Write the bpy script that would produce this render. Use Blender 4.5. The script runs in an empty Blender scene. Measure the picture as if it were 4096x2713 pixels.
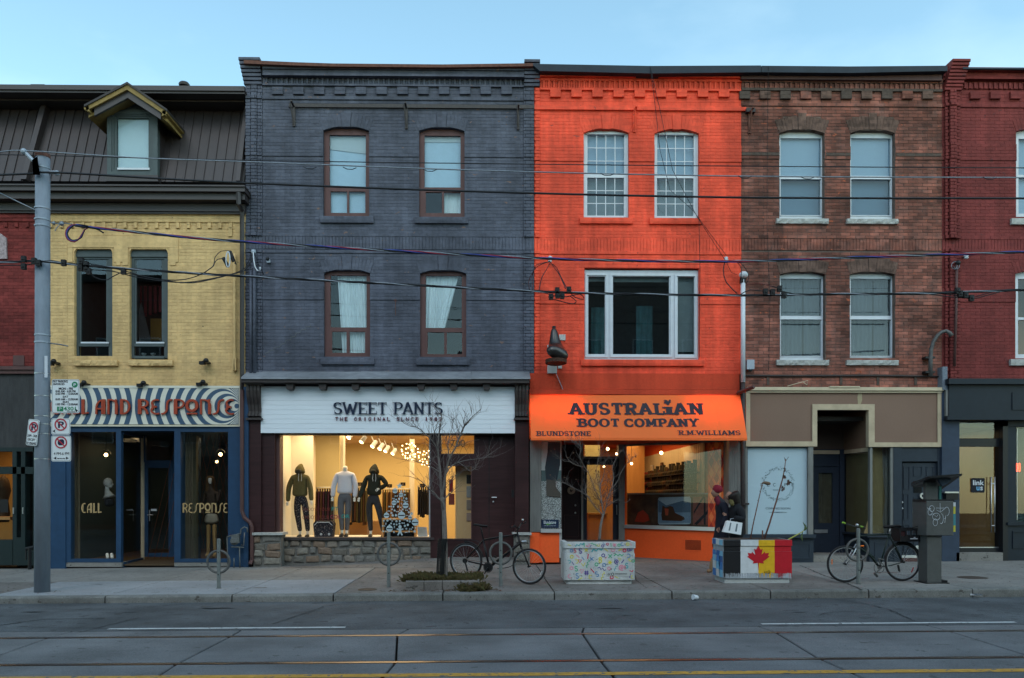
import bpy,math,random
from mathutils import Vector,Matrix
R=math.radians
scene=bpy.context.scene
COL=scene.collection
rnd=random.Random(7)

# ------------------------------------------------------------------ camera, sky, light, exposure
W,H,F,CX,CY,YAW,EYE=4096.0,2713.0,3186.0,1989.5,1985.0,R(0.8),1.67
cam_d=bpy.data.cameras.new('camera');cam=bpy.data.objects.new('camera',cam_d);COL.objects.link(cam)
cam.location=(0,0,EYE);cam.rotation_euler=(R(90),0,-YAW)
cam_d.sensor_fit='HORIZONTAL';cam_d.sensor_width=36.0;cam_d.lens=F/W*36.0
cam_d.shift_x=(W/2-CX)/W;cam_d.shift_y=(CY-H/2)/W
cam_d.clip_start=0.05;cam_d.clip_end=3000
scene.camera=cam
world=bpy.data.worlds.new('World');scene.world=world;world.use_nodes=True
wn=world.node_tree.nodes;wl=world.node_tree.links
for n in list(wn):wn.remove(n)
sky=wn.new('ShaderNodeTexSky');sky.sky_type='NISHITA';sky.sun_disc=False
sky.sun_elevation=R(45);sky.sun_rotation=R(150);sky.air_density=1.0;sky.dust_density=0.5;sky.ozone_density=1.5
tintn=wn.new('ShaderNodeMix');tintn.data_type='RGBA';tintn.blend_type='MULTIPLY';tintn.inputs[0].default_value=1.0
tintn.inputs[7].default_value=(1.10,1.24,.99,1)
bgn=wn.new('ShaderNodeBackground');bgn.inputs[1].default_value=0.15
outn=wn.new('ShaderNodeOutputWorld')
tcn=wn.new('ShaderNodeTexCoord');mpn=wn.new('ShaderNodeMapping');mpn.inputs['Scale'].default_value=(1.2,1.2,3.0);nzn=wn.new('ShaderNodeTexNoise');nzn.inputs['Scale'].default_value=2.2;nzn.inputs['Detail'].default_value=7
mrn=wn.new('ShaderNodeMapRange');mrn.inputs[1].default_value=.5;mrn.inputs[2].default_value=.8;mrn.inputs[3].default_value=0;mrn.inputs[4].default_value=.22
cln=wn.new('ShaderNodeMix');cln.data_type='RGBA';cln.inputs[7].default_value=(4.6,4.9,6.2,1)          # faint high haze
wl.new(tcn.outputs['Generated'],mpn.inputs['Vector']);wl.new(mpn.outputs[0],nzn.inputs['Vector']);wl.new(nzn.outputs['Fac'],mrn.inputs[0]);wl.new(mrn.outputs[0],cln.inputs[0]);wl.new(sky.outputs[0],cln.inputs[6])
wl.new(cln.outputs[2],tintn.inputs[6]);wl.new(tintn.outputs[2],bgn.inputs[0]);wl.new(bgn.outputs[0],outn.inputs[0])
sun_d=bpy.data.lights.new('sun','SUN');sun_d.energy=0.4;sun_d.angle=R(30);sun_d.color=(1.0,0.95,0.92)
sun=bpy.data.objects.new('sun',sun_d);COL.objects.link(sun);sun.rotation_euler=(R(50),0,R(-20));sun.location=(0,-10,30)
vs=scene.view_settings;vs.view_transform='Standard';vs.look='None';vs.exposure=1.05;vs.gamma=1.0;vs.use_curve_mapping=False
scene.cycles.max_bounces=8;scene.cycles.transparent_max_bounces=16
scene.cycles.diffuse_bounces=3;scene.cycles.glossy_bounces=3
scene.cycles.caustics_reflective=False;scene.cycles.caustics_refractive=False
scene.cycles.sample_clamp_indirect=4.0

# ------------------------------------------------------------------ geometry of the place
cy_,sy_=math.cos(YAW),math.sin(YAW)
def P(px,py,Y):# where the line of sight through a photo pixel meets the plane Y
    xc,zc=(px-CX)/F,(CY-py)/F
    t=Y/(cy_-sy_*xc)
    return Vector((t*(cy_*xc+sy_),Y,EYE+t*zc))
def PX(px,Y=18.1):return P(px,CY,Y).x
def PZ(py,Y=18.1,px=2048):return P(px,py,Y).z
YF=18.1
def zs(x):return 0.115+0.007*x      # sidewalk height
def zr(x):return 0.005*x              # road height
def onground(px,py,f):
    h=0.1
    for _ in range(4):
        zc=(CY-py)/F
        t=(h-EYE)/zc
        Y=t*(cy_-sy_*(px-CX)/F)
        p=P(px,py,Y);h=f(p.x)
    return Vector((p.x,Y,h))
def GS(px,py):return onground(px,py,zs)
def GR(px,py):return onground(px,py,zr)

class MB:
    def __init__(s):s.v=[];s.f=[]
    def poly(s,pts,faces):
        b=len(s.v);s.v+= [tuple(p) for p in pts];s.f+= [tuple(b+i for i in f) for f in faces];return s
    def box(s,x0,x1,y0,y1,z0,z1):
        return s.poly([(x0,y0,z0),(x1,y0,z0),(x1,y1,z0),(x0,y1,z0),(x0,y0,z1),(x1,y0,z1),(x1,y1,z1),(x0,y1,z1)],
                      [(0,1,5,4),(1,2,6,5),(2,3,7,6),(3,0,4,7),(4,5,6,7),(3,2,1,0)])
    def bev(s,x0,x1,y0,y1,z0,z1,c=0.004):# box with its front edges chamfered
        return s.poly([(x0,y1,z0),(x1,y1,z0),(x1,y1,z1),(x0,y1,z1),(x0,y0+c,z0),(x1,y0+c,z0),(x1,y0+c,z1),(x0,y0+c,z1),
                       (x0+c,y0,z0+c),(x1-c,y0,z0+c),(x1-c,y0,z1-c),(x0+c,y0,z1-c)],
                      [(8,9,10,11),(4,5,9,8),(5,6,10,9),(6,7,11,10),(7,4,8,11),(0,1,5,4),(1,2,6,5),(2,3,7,6),(3,0,4,7),(3,2,1,0)])
    def hexa(s,p):# 8 points: bottom ring 0-3, top ring 4-7
        return s.poly(p,[(0,1,5,4),(1,2,6,5),(2,3,7,6),(3,0,4,7),(4,5,6,7),(3,2,1,0)])
    def prism(s,pts,y0,y1):# polygon given as (x, z), extruded from y0 to y1
        n=len(pts)
        return s.poly([(x,y0,z) for x,z in pts]+[(x,y1,z) for x,z in pts],
                      [tuple(range(n)),tuple(range(2*n-1,n-1,-1))]+[(i,i+n,(i+1) % n+n,(i+1) % n) for i in range(n)])
    def vprism(s,pts,z0,z1):# polygon given as (x, y) raised from z0 to z1
        n=len(pts)
        return s.poly([(x,y,z0) for x,y in pts]+[(x,y,z1) for x,y in pts],
                      [tuple(range(n-1,-1,-1)),tuple(range(n,2*n))]+[(i,(i+1) % n,(i+1) % n+n,i+n) for i in range(n)])
    def tube(s,pts,r,n=8,cap=True):
        pts=[Vector(p) for p in pts];b=len(s.v);m=len(pts);up=None
        for i,p in enumerate(pts):
            d=(pts[min(i+1,m-1)]-pts[max(i-1,0)]);d=d.normalized() if d.length>1e-9 else Vector((0,0,1))
            if up is None:up=Vector((0,0,1)) if abs(d.z) <.9 else Vector((1,0,0))
            a=d.cross(up)
            if a.length<1e-4:a=d.cross(Vector((1,.3,0)))
            a.normalize();c=a.cross(d).normalized();up=c
            rr=r[i] if isinstance(r,(list,tuple)) else r
            for k in range(n):
                t=2*math.pi*k/n;q=p+a*(math.cos(t)*rr)+c*(math.sin(t)*rr);s.v.append(tuple(q))
        for i in range(m-1):
            for k in range(n):
                s.f.append((b+i*n+k,b+(i+1)*n+k,b+(i+1)*n+(k+1) % n,b+i*n+(k+1) % n))
        if cap:s.f.append(tuple(b+k for k in range(n)));s.f.append(tuple(b+(m-1)*n+n-1-k for k in range(n)))
        return s
    def lathe(s,prof,cx,cy,n=16,z0=0.0):# profile of (radius, z)
        b=len(s.v);m=len(prof)
        for r,z in prof:
            for k in range(n):
                t=2*math.pi*k/n;s.v.append((cx+r*math.cos(t),cy+r*math.sin(t),z0+z))
        for i in range(m-1):
            for k in range(n):s.f.append((b+i*n+k,b+i*n+(k+1) % n,b+(i+1)*n+(k+1) % n,b+(i+1)*n+k))
        s.f.append(tuple(b+n-1-k for k in range(n)));s.f.append(tuple(b+(m-1)*n+k for k in range(n)))
        return s
    def ball(s,c,r,n=10,m=6,rz=None,ry=None):
        rz=rz or r;ry=ry or r;b=len(s.v);s.v.append((c[0],c[1],c[2]-rz))
        for j in range(1,m):
            a=-math.pi/2+math.pi*j/m
            for k in range(n):
                t=2*math.pi*k/n;s.v.append((c[0]+r*math.cos(a)*math.cos(t),c[1]+ry*math.cos(a)*math.sin(t),c[2]+rz*math.sin(a)))
        s.v.append((c[0],c[1],c[2]+rz));e=len(s.v)-1
        for k in range(n):
            s.f.append((b,b+1+(k+1) % n,b+1+k));s.f.append((e,b+1+(m-2)*n+k,b+1+(m-2)*n+(k+1) % n))
            for j in range(m-2):s.f.append((b+1+j*n+k,b+1+j*n+(k+1) % n,b+1+(j+1)*n+(k+1) % n,b+1+(j+1)*n+k))
        return s
    def ring(s,c,r,w,y0,y1,n=28,tilt=0):# flat ring facing the street
        b=len(s.v)
        for k in range(n):
            t=2*math.pi*k/n;ca,sa=math.cos(t),math.sin(t)
            for rr,y in ((r+w,y0),(r-w,y0),(r-w,y1),(r+w,y1)):s.v.append((c[0]+rr*ca,y,c[1]+rr*sa))
        for k in range(n):
            j=(k+1) % n
            for q in range(4):s.f.append((b+k*4+q,b+j*4+q,b+j*4+(q+1) % 4,b+k*4+(q+1) % 4))
        return s
    def mesh(s,name,m,smooth=False):
        me=bpy.data.meshes.new(name);me.from_pydata(s.v,[],s.f);me.update()
        if m:me.materials.append(m)
        if smooth:
            for p in me.polygons:p.use_smooth=True
        return me
def inv_of(parent):
    return Matrix.Translation(-Vector(parent.location)) if (parent.type== 'EMPTY' and parent.parent is None) else Matrix.Identity(4)
def ob(name,mb,m,parent=None,kind=None,smooth=False,label=None):
    o=bpy.data.objects.new(name,mb.mesh(name,m,smooth) if isinstance(mb,MB) else mb);COL.objects.link(o)
    if parent is not None:o.parent=parent;o.matrix_parent_inverse=inv_of(parent)
    if kind:o['kind']=kind
    if label:o['label']=label
    return o
def tag(o,label,cat,group=None):
    o['label']=label;o['category']=cat
    if group:o['group']=group
    return o
def thing(name,label,cat,loc=(0,0,0),group=None):
    o=bpy.data.objects.new(name,None);COL.objects.link(o);o.location=loc;o.empty_display_size=.2
    return tag(o,label,cat,group)
def struct(name,mb,m,parent=None):return ob(name,mb,m,parent,None if parent else 'structure')
def copy_tree(o,loc,label=None):
    c=o.copy();COL.objects.link(c);c.location=loc
    if label:c['label']=label
    for ch in list(o.children):
        d=ch.copy();COL.objects.link(d);d.parent=c
        for g in list(ch.children):
            e=g.copy();COL.objects.link(e);e.parent=d
    return c
def pbox(mb,px0,px1,py0,py1,Y,depth,c=0):# box whose street face sits at Y and spans those photo pixels
    pm=(px0+px1)/2
    a=(PX(px0,Y),PX(px1,Y),Y,Y+depth,PZ(py1,Y,pm),PZ(py0,Y,pm))
    return mb.bev(*a,c=c) if c else mb.box(*a)
def pframe(mb,px0,px1,py0,py1,Y,depth,w,wb=None,wt=None):# rectangular frame; w in photo pixels
    wb=w if wb is None else wb;wt=w if wt is None else wt
    pbox(mb,px0,px0+w,py0,py1,Y,depth);pbox(mb,px1-w,px1,py0,py1,Y,depth)
    pbox(mb,px0+w,px1-w,py0,py0+wt,Y+.001,depth-.002);pbox(mb,px0+w,px1-w,py1-wb,py1,Y+.001,depth-.002)
    return mb

# ------------------------------------------------------------------ materials
def srgb(r,g,b):
    f=lambda c:((c/255+.055)/1.055)**2.4 if c>10 else c/255/12.92
    return (f(r),f(g),f(b))
def mat(name,col,rough=.8,metal=0,var=.18,scale=6.0,bump=0.0,bscale=60.0,col2=None,emit=None,spec=.22,stretch=(1,1,1),var2=0.0,brick=0.0,speck=0.0,streak=0.0,chip=None):
    m=bpy.data.materials.new(name);m.use_nodes=True;nt=m.node_tree;N=nt.nodes;L=nt.links
    b=N['Principled BSDF'];b.inputs['Roughness'].default_value=rough;b.inputs['Metallic'].default_value=metal
    b.inputs['Specular IOR Level'].default_value=spec
    if emit is not None:
        b.inputs['Emission Color'].default_value=(*emit[0],1);b.inputs['Emission Strength'].default_value=emit[1]
    geo=N.new('ShaderNodeNewGeometry');mp=N.new('ShaderNodeMapping');mp.inputs['Scale'].default_value=stretch
    L.new(geo.outputs['Position'],mp.inputs['Vector'])
    tex=N.new('ShaderNodeTexNoise');tex.inputs['Scale'].default_value=scale;tex.inputs['Detail'].default_value=8;tex.inputs['Roughness'].default_value=.65
    L.new(mp.outputs[0],tex.inputs['Vector'])
    rp=N.new('ShaderNodeValToRGB');rp.color_ramp.elements[0].position=.3;rp.color_ramp.elements[1].position=.7
    c2=col2 if col2 else tuple(c*(1-var) for c in col);c1=col if col2 else tuple(min(1,c*(1+var*.6)) for c in col)
    rp.color_ramp.elements[0].color=(*c2,1);rp.color_ramp.elements[1].color=(*c1,1)
    L.new(tex.outputs['Fac'],rp.inputs['Fac']);src=rp.outputs['Color']
    if var2:# large soft weathering
        t2=N.new('ShaderNodeTexNoise');t2.inputs['Scale'].default_value=.9;t2.inputs['Detail'].default_value=5;L.new(geo.outputs['Position'],t2.inputs['Vector'])
        mr=N.new('ShaderNodeMapRange');mr.inputs[1].default_value=.35;mr.inputs[2].default_value=.65;mr.inputs[3].default_value=1-var2;mr.inputs[4].default_value=1+var2*.5
        L.new(t2.outputs['Fac'],mr.inputs[0]);hs=N.new('ShaderNodeHueSaturation');L.new(src,hs.inputs['Color']);L.new(mr.outputs[0],hs.inputs['Value']);src=hs.outputs[0]
    if brick:# one random value per brick of the real bond
        sx=N.new('ShaderNodeSeparateXYZ');L.new(geo.outputs['Position'],sx.inputs[0])
        def mth(op,a,bb=None,c=None):
            q=N.new('ShaderNodeMath');q.operation=op
            for i,x in enumerate((a,bb,c)):
                if x is None:continue
                if isinstance(x,(int,float)):q.inputs[i].default_value=x
                else:L.new(x,q.inputs[i])
            return q.outputs[0]
        row=mth('FLOOR',mth('DIVIDE',sx.outputs['Z'],BH));par=mth('MULTIPLY',mth('FLOORED_MODULO',row,2.0),.5)
        colm=mth('FLOOR',mth('ADD',mth('DIVIDE',sx.outputs['X'],BL),par))
        cb=N.new('ShaderNodeCombineXYZ');L.new(row,cb.inputs[0]);L.new(colm,cb.inputs[1])
        wn_=N.new('ShaderNodeTexWhiteNoise');wn_.noise_dimensions='2D';L.new(cb.outputs[0],wn_.inputs['Vector'])
        mr=N.new('ShaderNodeMapRange');mr.inputs[3].default_value=1-brick;mr.inputs[4].default_value=1+brick;L.new(wn_.outputs['Value'],mr.inputs[0])
        hs=N.new('ShaderNodeHueSaturation');L.new(src,hs.inputs['Color']);L.new(mr.outputs[0],hs.inputs['Value']);src=hs.outputs[0]
    def valmul(fac,lo,hi,a,c):
        nonlocal src
        mr=N.new('ShaderNodeMapRange');mr.inputs[1].default_value=lo;mr.inputs[2].default_value=hi;mr.inputs[3].default_value=a;mr.inputs[4].default_value=c
        L.new(fac,mr.inputs[0]);hs=N.new('ShaderNodeHueSaturation');L.new(src,hs.inputs['Color']);L.new(mr.outputs[0],hs.inputs['Value']);src=hs.outputs[0]
    def noise(sc,st=(1,1,1),det=4):
        mp_=N.new('ShaderNodeMapping');mp_.inputs['Scale'].default_value=st;L.new(geo.outputs['Position'],mp_.inputs['Vector'])
        q=N.new('ShaderNodeTexNoise');q.inputs['Scale'].default_value=sc;q.inputs['Detail'].default_value=det;L.new(mp_.outputs[0],q.inputs['Vector']);return q.outputs['Fac']
    if speck:valmul(noise(75,det=2),.3,.7,1-speck,1+speck)
    if streak:valmul(noise(4.5,(1,1,.10),5),.38,.62,1-streak,1+streak*.6)
    if chip:# small worn places where another colour shows
        cr=N.new('ShaderNodeMapRange');cr.inputs[1].default_value=chip[1];cr.inputs[2].default_value=chip[1]+.02;L.new(noise(chip[2],(1,1,1.6),7),cr.inputs[0])
        mc=N.new('ShaderNodeMix');mc.data_type='RGBA';L.new(cr.outputs[0],mc.inputs[0]);L.new(src,mc.inputs[6]);mc.inputs[7].default_value=(*chip[0],1);src=mc.outputs[2]
    L.new(src,b.inputs['Base Color'])
    if bump:
        t3=N.new('ShaderNodeTexNoise');t3.inputs['Scale'].default_value=bscale;t3.inputs['Detail'].default_value=6;L.new(mp.outputs[0],t3.inputs['Vector'])
        bp=N.new('ShaderNodeBump');bp.inputs['Strength'].default_value=bump;bp.inputs['Distance'].default_value=.01
        L.new(t3.outputs['Fac'],bp.inputs['Height']);L.new(bp.outputs[0],b.inputs['Normal'])
    return m
BH,BL=0.0755,0.222
def glow(name,col,s):
    m=bpy.data.materials.new(name);m.use_nodes=True;N=m.node_tree.nodes;N.remove(N['Principled BSDF'])
    e=N.new('ShaderNodeEmission');e.inputs[0].default_value=(*col,1);e.inputs[1].default_value=s
    m.node_tree.links.new(e.outputs[0],N['Material Output'].inputs[0]);return m
def glass(name,tint=(.9,.94,.93),ior=1.6,wav=.0,rough=0.0):
    m=bpy.data.materials.new(name);m.use_nodes=True;nt=m.node_tree;N=nt.nodes;L=nt.links;N.remove(N['Principled BSDF'])
    t=N.new('ShaderNodeBsdfTransparent');t.inputs[0].default_value=(*tint,1)
    g=N.new('ShaderNodeBsdfGlossy');g.inputs['Roughness'].default_value=rough;g.inputs[0].default_value=(.95,.97,1,1)
    f=N.new('ShaderNodeFresnel');f.inputs[0].default_value=ior;mx=N.new('ShaderNodeMixShader')
    ge=N.new('ShaderNodeNewGeometry');k=N.new('ShaderNodeMath');k.operation='SUBTRACT';k.inputs[0].default_value=1;L.new(ge.outputs['Backfacing'],k.inputs[1]);k2=N.new('ShaderNodeMath');k2.operation='MULTIPLY';L.new(k.outputs[0],k2.inputs[0]);L.new(f.outputs[0],k2.inputs[1])
    L.new(k2.outputs[0],mx.inputs[0]);L.new(t.outputs[0],mx.inputs[1]);L.new(g.outputs[0],mx.inputs[2]);L.new(mx.outputs[0],N['Material Output'].inputs[0])
    if wav:
        n=N.new('ShaderNodeTexNoise');n.inputs['Scale'].default_value=1.6;n.inputs['Detail'].default_value=2
        geo=N.new('ShaderNodeNewGeometry');L.new(geo.outputs['Position'],n.inputs['Vector'])
        bp=N.new('ShaderNodeBump');bp.inputs['Strength'].default_value=wav;bp.inputs['Distance'].default_value=.02
        L.new(n.outputs['Fac'],bp.inputs['Height']);L.new(bp.outputs[0],g.inputs['Normal'])
    return m

M={}
M['grey_paint']=mat('grey_paint',(.080,.086,.116),.75,var=.2,scale=14,bump=.6,bscale=45,var2=.22,brick=.13,streak=.16,chip=((.15,.10,.09),.69,6))
M['orange_paint']=mat('orange_paint',(.76,.080,.038),.7,var=.14,scale=10,bump=.5,bscale=45,var2=.22,brick=.09,streak=.18,chip=((.30,.05,.035),.70,7))
M['orange_stucco']=mat('orange_stucco',(.52,.055,.022),.8,var=.12,scale=30,bump=.6,bscale=120,var2=.15,streak=.12)
M['orange_base']=mat('orange_base',(.78,.10,.02),.6,var=.08,scale=20,bump=.2,bscale=120,var2=.08)
M['yellow_paint']=mat('yellow_paint',(.58,.385,.18),.85,var=.14,scale=12,bump=.5,bscale=45,var2=.12,brick=.08,streak=.10,chip=((.16,.12,.07),.71,9))
M['brown_brick']=mat('brown_brick',(.29,.10,.070),.9,var=.5,scale=5,bump=.5,bscale=60,col2=(.12,.062,.052),var2=.42,brick=.34,streak=.2,chip=((.34,.09,.045),.68,6))
M['dark_brick']=mat('dark_brick',(.135,.082,.066),.9,var=.45,scale=9,bump=.5,bscale=60,var2=.3,brick=.3)
M['mortar']=mat('mortar',(.15,.11,.095),.95,var=.35,scale=9,var2=.3)
M['red_paint']=mat('red_paint',(.165,.032,.030),.8,var=.2,scale=9,bump=.5,bscale=45,var2=.2,brick=.1,streak=.14,chip=((.10,.03,.03),.68,6))
M['old_red']=mat('old_red',(.17,.03,.027),.85,var=.3,scale=7,bump=.5,bscale=50,var2=.3,brick=.2)
M['brown_metal']=mat('brown_metal',(.026,.018,.019),.55,.0,var=.15,scale=5,var2=.15,spec=.6)
M['dark_metal']=mat('dark_metal',(.035,.03,.03),.5,.0,var=.2,scale=5)
M['gold_trim']=mat('gold_trim',(.22,.15,.05),.6,var=.3,scale=8)
M['navy_metal']=mat('navy_metal',(.014,.022,.036),.5,var=.3,scale=3,var2=.2)
M['rust']=mat('rust',(.16,.07,.05),.85,var=.5,scale=14,col2=(.07,.035,.03))
M['rusty_rail']=mat('rusty_rail',(.085,.075,.075),.85,var=.5,scale=22,col2=(.055,.05,.052))
M['maroon_wood']=mat('maroon_wood',(.085,.042,.040),.55,var=.25,scale=9,stretch=(1,1,.15))
M['maroon_panel']=mat('maroon_panel',(.035,.014,.015),.45,var=.4,scale=5,stretch=(.25,1,3),var2=.2)
M['dark_wood']=mat('dark_wood',(.045,.036,.036),.5,var=.25,scale=10)
M['grey_flash']=mat('grey_flash',(.24,.25,.28),.5,.3,var=.25,scale=5,var2=.2)
M['white_board']=mat('white_board',(.60,.64,.70),.55,var=.05,scale=6,stretch=(.3,1,2))
M['white_frame']=mat('white_frame',(.52,.55,.60),.4,var=.08,scale=8)
M['cream']=mat('cream',(.50,.42,.30),.7,var=.15,scale=8,stretch=(.4,1,.4))
M['pine']=mat('pine',(.42,.34,.24),.7,var=.25,scale=6,stretch=(.4,1,.4))
M['mdf']=mat('mdf',(.19,.122,.092),.85,var=.06,scale=30,var2=.06)
M['blue_paint']=mat('blue_paint',(.016,.046,.10),.5,var=.15,scale=6,var2=.15)
M['slate_paint']=mat('slate_paint',(.022,.031,.045),.5,var=.15,scale=6,var2=.1)
M['navy_paint']=mat('navy_paint',(.010,.016,.025),.5,var=.15,scale=6)
M['green_grey']=mat('green_grey',(.065,.082,.086),.55,var=.12,scale=6,var2=.1)
M['stone_sill']=mat('stone_sill',(.36,.36,.35),.9,var=.25,scale=14,bump=.6,bscale=50)
M['black']=mat('black',(.012,.012,.013),.5,var=.2)
M['blackmetal']=mat('blackmetal',(.02,.02,.022),.35,.3,var=.2)
M['steel']=mat('steel',(.45,.46,.48),.35,.9,var=.1)
M['alu']=mat('alu',(.55,.55,.55),.4,.6,var=.1)
M['galv']=mat('galv',(.32,.36,.42),.55,.35,var=.18,scale=7,stretch=(1,1,.35),bump=.2,bscale=80,var2=.1)
M['galv_dark']=mat('galv_dark',(.10,.10,.10),.6,.3,var=.3,scale=20)
M['corrug']=mat('corrug',(.17,.17,.165),.6,.2,var=.3,scale=6,stretch=(1,1,.2))
M['asphalt']=mat('asphalt',(.082,.088,.097),.85,var=.2,scale=2.2,bump=1.0,bscale=90,var2=.32,spec=.3,speck=.35,chip=((.045,.048,.052),.63,5))
M['trackslab']=mat('trackslab',(.142,.143,.150),.85,var=.12,scale=5,bump=.5,bscale=120,var2=.26,stretch=(.35,1,1),speck=.25,chip=((.08,.08,.08),.66,6))
M['walk']=mat('walk',(.205,.195,.185),.9,var=.14,scale=5,bump=.5,bscale=130,var2=.18,speck=.15,chip=((.07,.065,.06),.65,11))
M['walk_new']=mat('walk_new',(.25,.258,.275),.9,var=.10,scale=5,bump=.4,bscale=130,var2=.12,speck=.12,chip=((.13,.125,.12),.655,11))
M['walk_old']=mat('walk_old',(.165,.15,.142),.9,var=.2,scale=6,bump=.7,bscale=120,var2=.25,speck=.2,chip=((.06,.055,.05),.64,10))
M['kerb']=mat('kerb',(.17,.17,.165),.9,var=.25,scale=6,bump=.6,bscale=90,var2=.25,speck=.2,chip=((.07,.065,.06),.66,9))
M['joint']=mat('joint',(.03,.028,.026),.95,var=.3)
M['rail_steel']=mat('rail_steel',(.30,.23,.19),.28,1.0,var=.2,scale=8,stretch=(.3,1,1))
M['rail_rust']=mat('rail_rust',(.05,.034,.028),.7,.2,var=.4)
M['white_line']=mat('white_line',(.50,.52,.53),.8,var=.3,scale=12,chip=((.12,.12,.12),.63,16))
M['yellow_line']=mat('yellow_line',(.50,.26,.045),.8,var=.3,scale=14,chip=((.12,.115,.10),.60,16))
M['glass']=glass('glass')
M['glass_up']=glass('glass_up',(.86,.90,.91),1.5,wav=.035)
M['glass_shop']=glass('glass_shop',(.96,.96,.95),1.55,wav=.006)
M['glass_dark']=glass('glass_dark',(.80,.84,.84),1.7,wav=.03)
M['curtain']=mat('curtain',(.68,.72,.74),.9,var=.12,scale=10,stretch=(3,1,.4))
M['blind']=mat('blind',(.50,.54,.57),.8,var=.04)
M['blind_bright']=mat('blind_bright',(.46,.58,.70),.8,var=.05);M['blind_blue']=mat('blind_blue',(.29,.39,.50),.8,var=.05,scale=30)
M['blind_grey']=mat('blind_grey',(.085,.10,.115),.9,var=.2,scale=30);M['sash_grey']=mat('sash_grey',(.19,.22,.24),.9,var=.12)
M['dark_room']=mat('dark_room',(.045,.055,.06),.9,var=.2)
M['plaster']=mat('plaster',(.60,.55,.45),.9,var=.04)
M['ply']=mat('ply',(.46,.24,.09),.6,var=.15,scale=3,stretch=(4,4,.5))
M['bark']=mat('bark',(.15,.13,.12),.9,var=.35,scale=40,bump=.8,bscale=90,stretch=(1,1,.25))
M['twig']=mat('twig',(.12,.10,.095),.9,var=.3,scale=30)
M['cable']=mat('cable',(.012,.013,.016),.5,var=.2)
M['cable_grey']=mat('cable_grey',(.20,.22,.25),.4,.5,var=.3,scale=30)
M['cable_red']=mat('cable_red',(.22,.02,.04),.5,var=.2)
M['cable_blue']=mat('cable_blue',(.03,.05,.22),.5,var=.2)
M['concrete_planter']=mat('concrete_planter',(.40,.42,.43),.9,var=.2,scale=60,bump=.6,bscale=160)
M['soil']=mat('soil',(.05,.035,.028),.95,var=.4,scale=40,bump=1,bscale=60)
def flat(name,col,rough=.7,metal=0,var=.06):
    if name not in M:M[name]=mat(name,col,rough,metal,var=var,scale=12)
    return M[name]

# ------------------------------------------------------------------ ground: road, track slabs, rails, kerb, sidewalk
XL,XR=-16.0,17.0
def gslab(mb,x0,x1,y0,y1,f,top,th=.12,c=.006,taper=0.0):
    # slab whose top follows the street's gentle rise; joints are real gaps
    p=[(x0,y0,f(x0)+top-th),(x1,y0,f(x1)+top-th),(x1,y1,f(x1)+top-th),(x0,y1,f(x0)+top-th),
         (x0,y0,f(x0)+top-c),(x1,y0,f(x1)+top-c),(x1,y1,f(x1)+top-c),(x0,y1,f(x0)+top-c),
         (x0+c,y0+c,f(x0)+top),(x1-c,y0+c,f(x1)+top),(x1-c,y1-c,f(x1)+top),(x0+c,y1-c,f(x0)+top)]
    mb.poly(p,[(3,2,1,0),(0,1,5,4),(1,2,6,5),(2,3,7,6),(3,0,4,7),(4,5,9,8),(5,6,10,9),(6,7,11,10),(7,4,8,11),(8,9,10,11)])
ground=struct('ground',MB().box(-400,400,-60,700,-1.6,-.45),M['joint'])
YK=12.83;YA=10.05;YR1,YR2,YYL=9.62,8.06,7.44
# asphalt lane (one sheet with the crown's fall to the gutter)
road=MB();nx=60
for i in range(nx):
    a=XL*3+(XR-XL)*3*i/nx;b=XL*3+(XR-XL)*3*(i+1)/nx
    road.hexa([(a,YA+.012,zr(a)-.3),(b,YA+.012,zr(b)-.3),(b,YK-.005,zr(b)-.3),(a,YK-.005,zr(a)-.3),(a,YA+.012,zr(a)),(b,YA+.012,zr(b)),(b,YK-.005,zr(b)-.012),(a,YK-.005,zr(a)-.012)])
road=struct('road',road,M['asphalt'])
# concrete gutter strip kept as asphalt coloured band with dirt; track bed below slabs
bed=struct('track_bed',MB().hexa([(-50,-9,-.7),(50,-9,-.2),(50,YA,-.2),(-50,YA,-.7),(-50,-9,-.345),(50,-9,.155),(50,YA,.155),(-50,YA,-.345)]),M['joint'])
jx=[-15.9,-13.8,-11.6,-9.45,-7.35,-5.19,-3.09,-.985,1.23,3.45,5.6,7.8,9.9,12.1,14.3,16.4]
bands=[(YA,YR1+.075),(YR1-.055,YR2+.075),(YR2-.055,YYL-1.1)]
def crooked(x0,x1,y0,y1,dx0,dx1,top):
    mb=MB();g=.012;c=.010
    q=[(x0+g,y1),(x1-g,y1),(x1-g+dx1,y0),(x0+g+dx0,y0)]
    t=[(x,y,zr(x)+top) for x,y in q];u=[(x,y,zr(x)+top-.18) for x,y in q]
    cx=sum(p[0] for p in q)/4;cyy=(y0+y1)/2
    tt=[(x+(c if x<cx else -c),y+(c if y<cyy else -c),z+.0) for x,y,z in t];tl=[(x,y,z-c) for x,y,z in t]
    mb.poly(u+tl+tt,[(0,1,2,3),(4,5,1,0),(5,6,2,1),(6,7,3,2),(7,4,0,3),(8,9,5,4),(9,10,6,5),(10,11,7,6),(11,8,4,7),(11,10,9,8)])
    return mb
jit=[[(0 if k== 0 else rnd.uniform(-.09,.09)) for k in range(4)] for _ in jx]
for bi,(y1,y0) in enumerate(bands):
    for i in range(len(jx)-1):
        a,b=jit[i],jit[i+1]
        ob('track_slab',crooked(jx[i]+a[bi],jx[i+1]+b[bi],y0,y1,a[bi+1]-a[bi],b[bi+1]-b[bi],0),M['trackslab'],bed)
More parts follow.
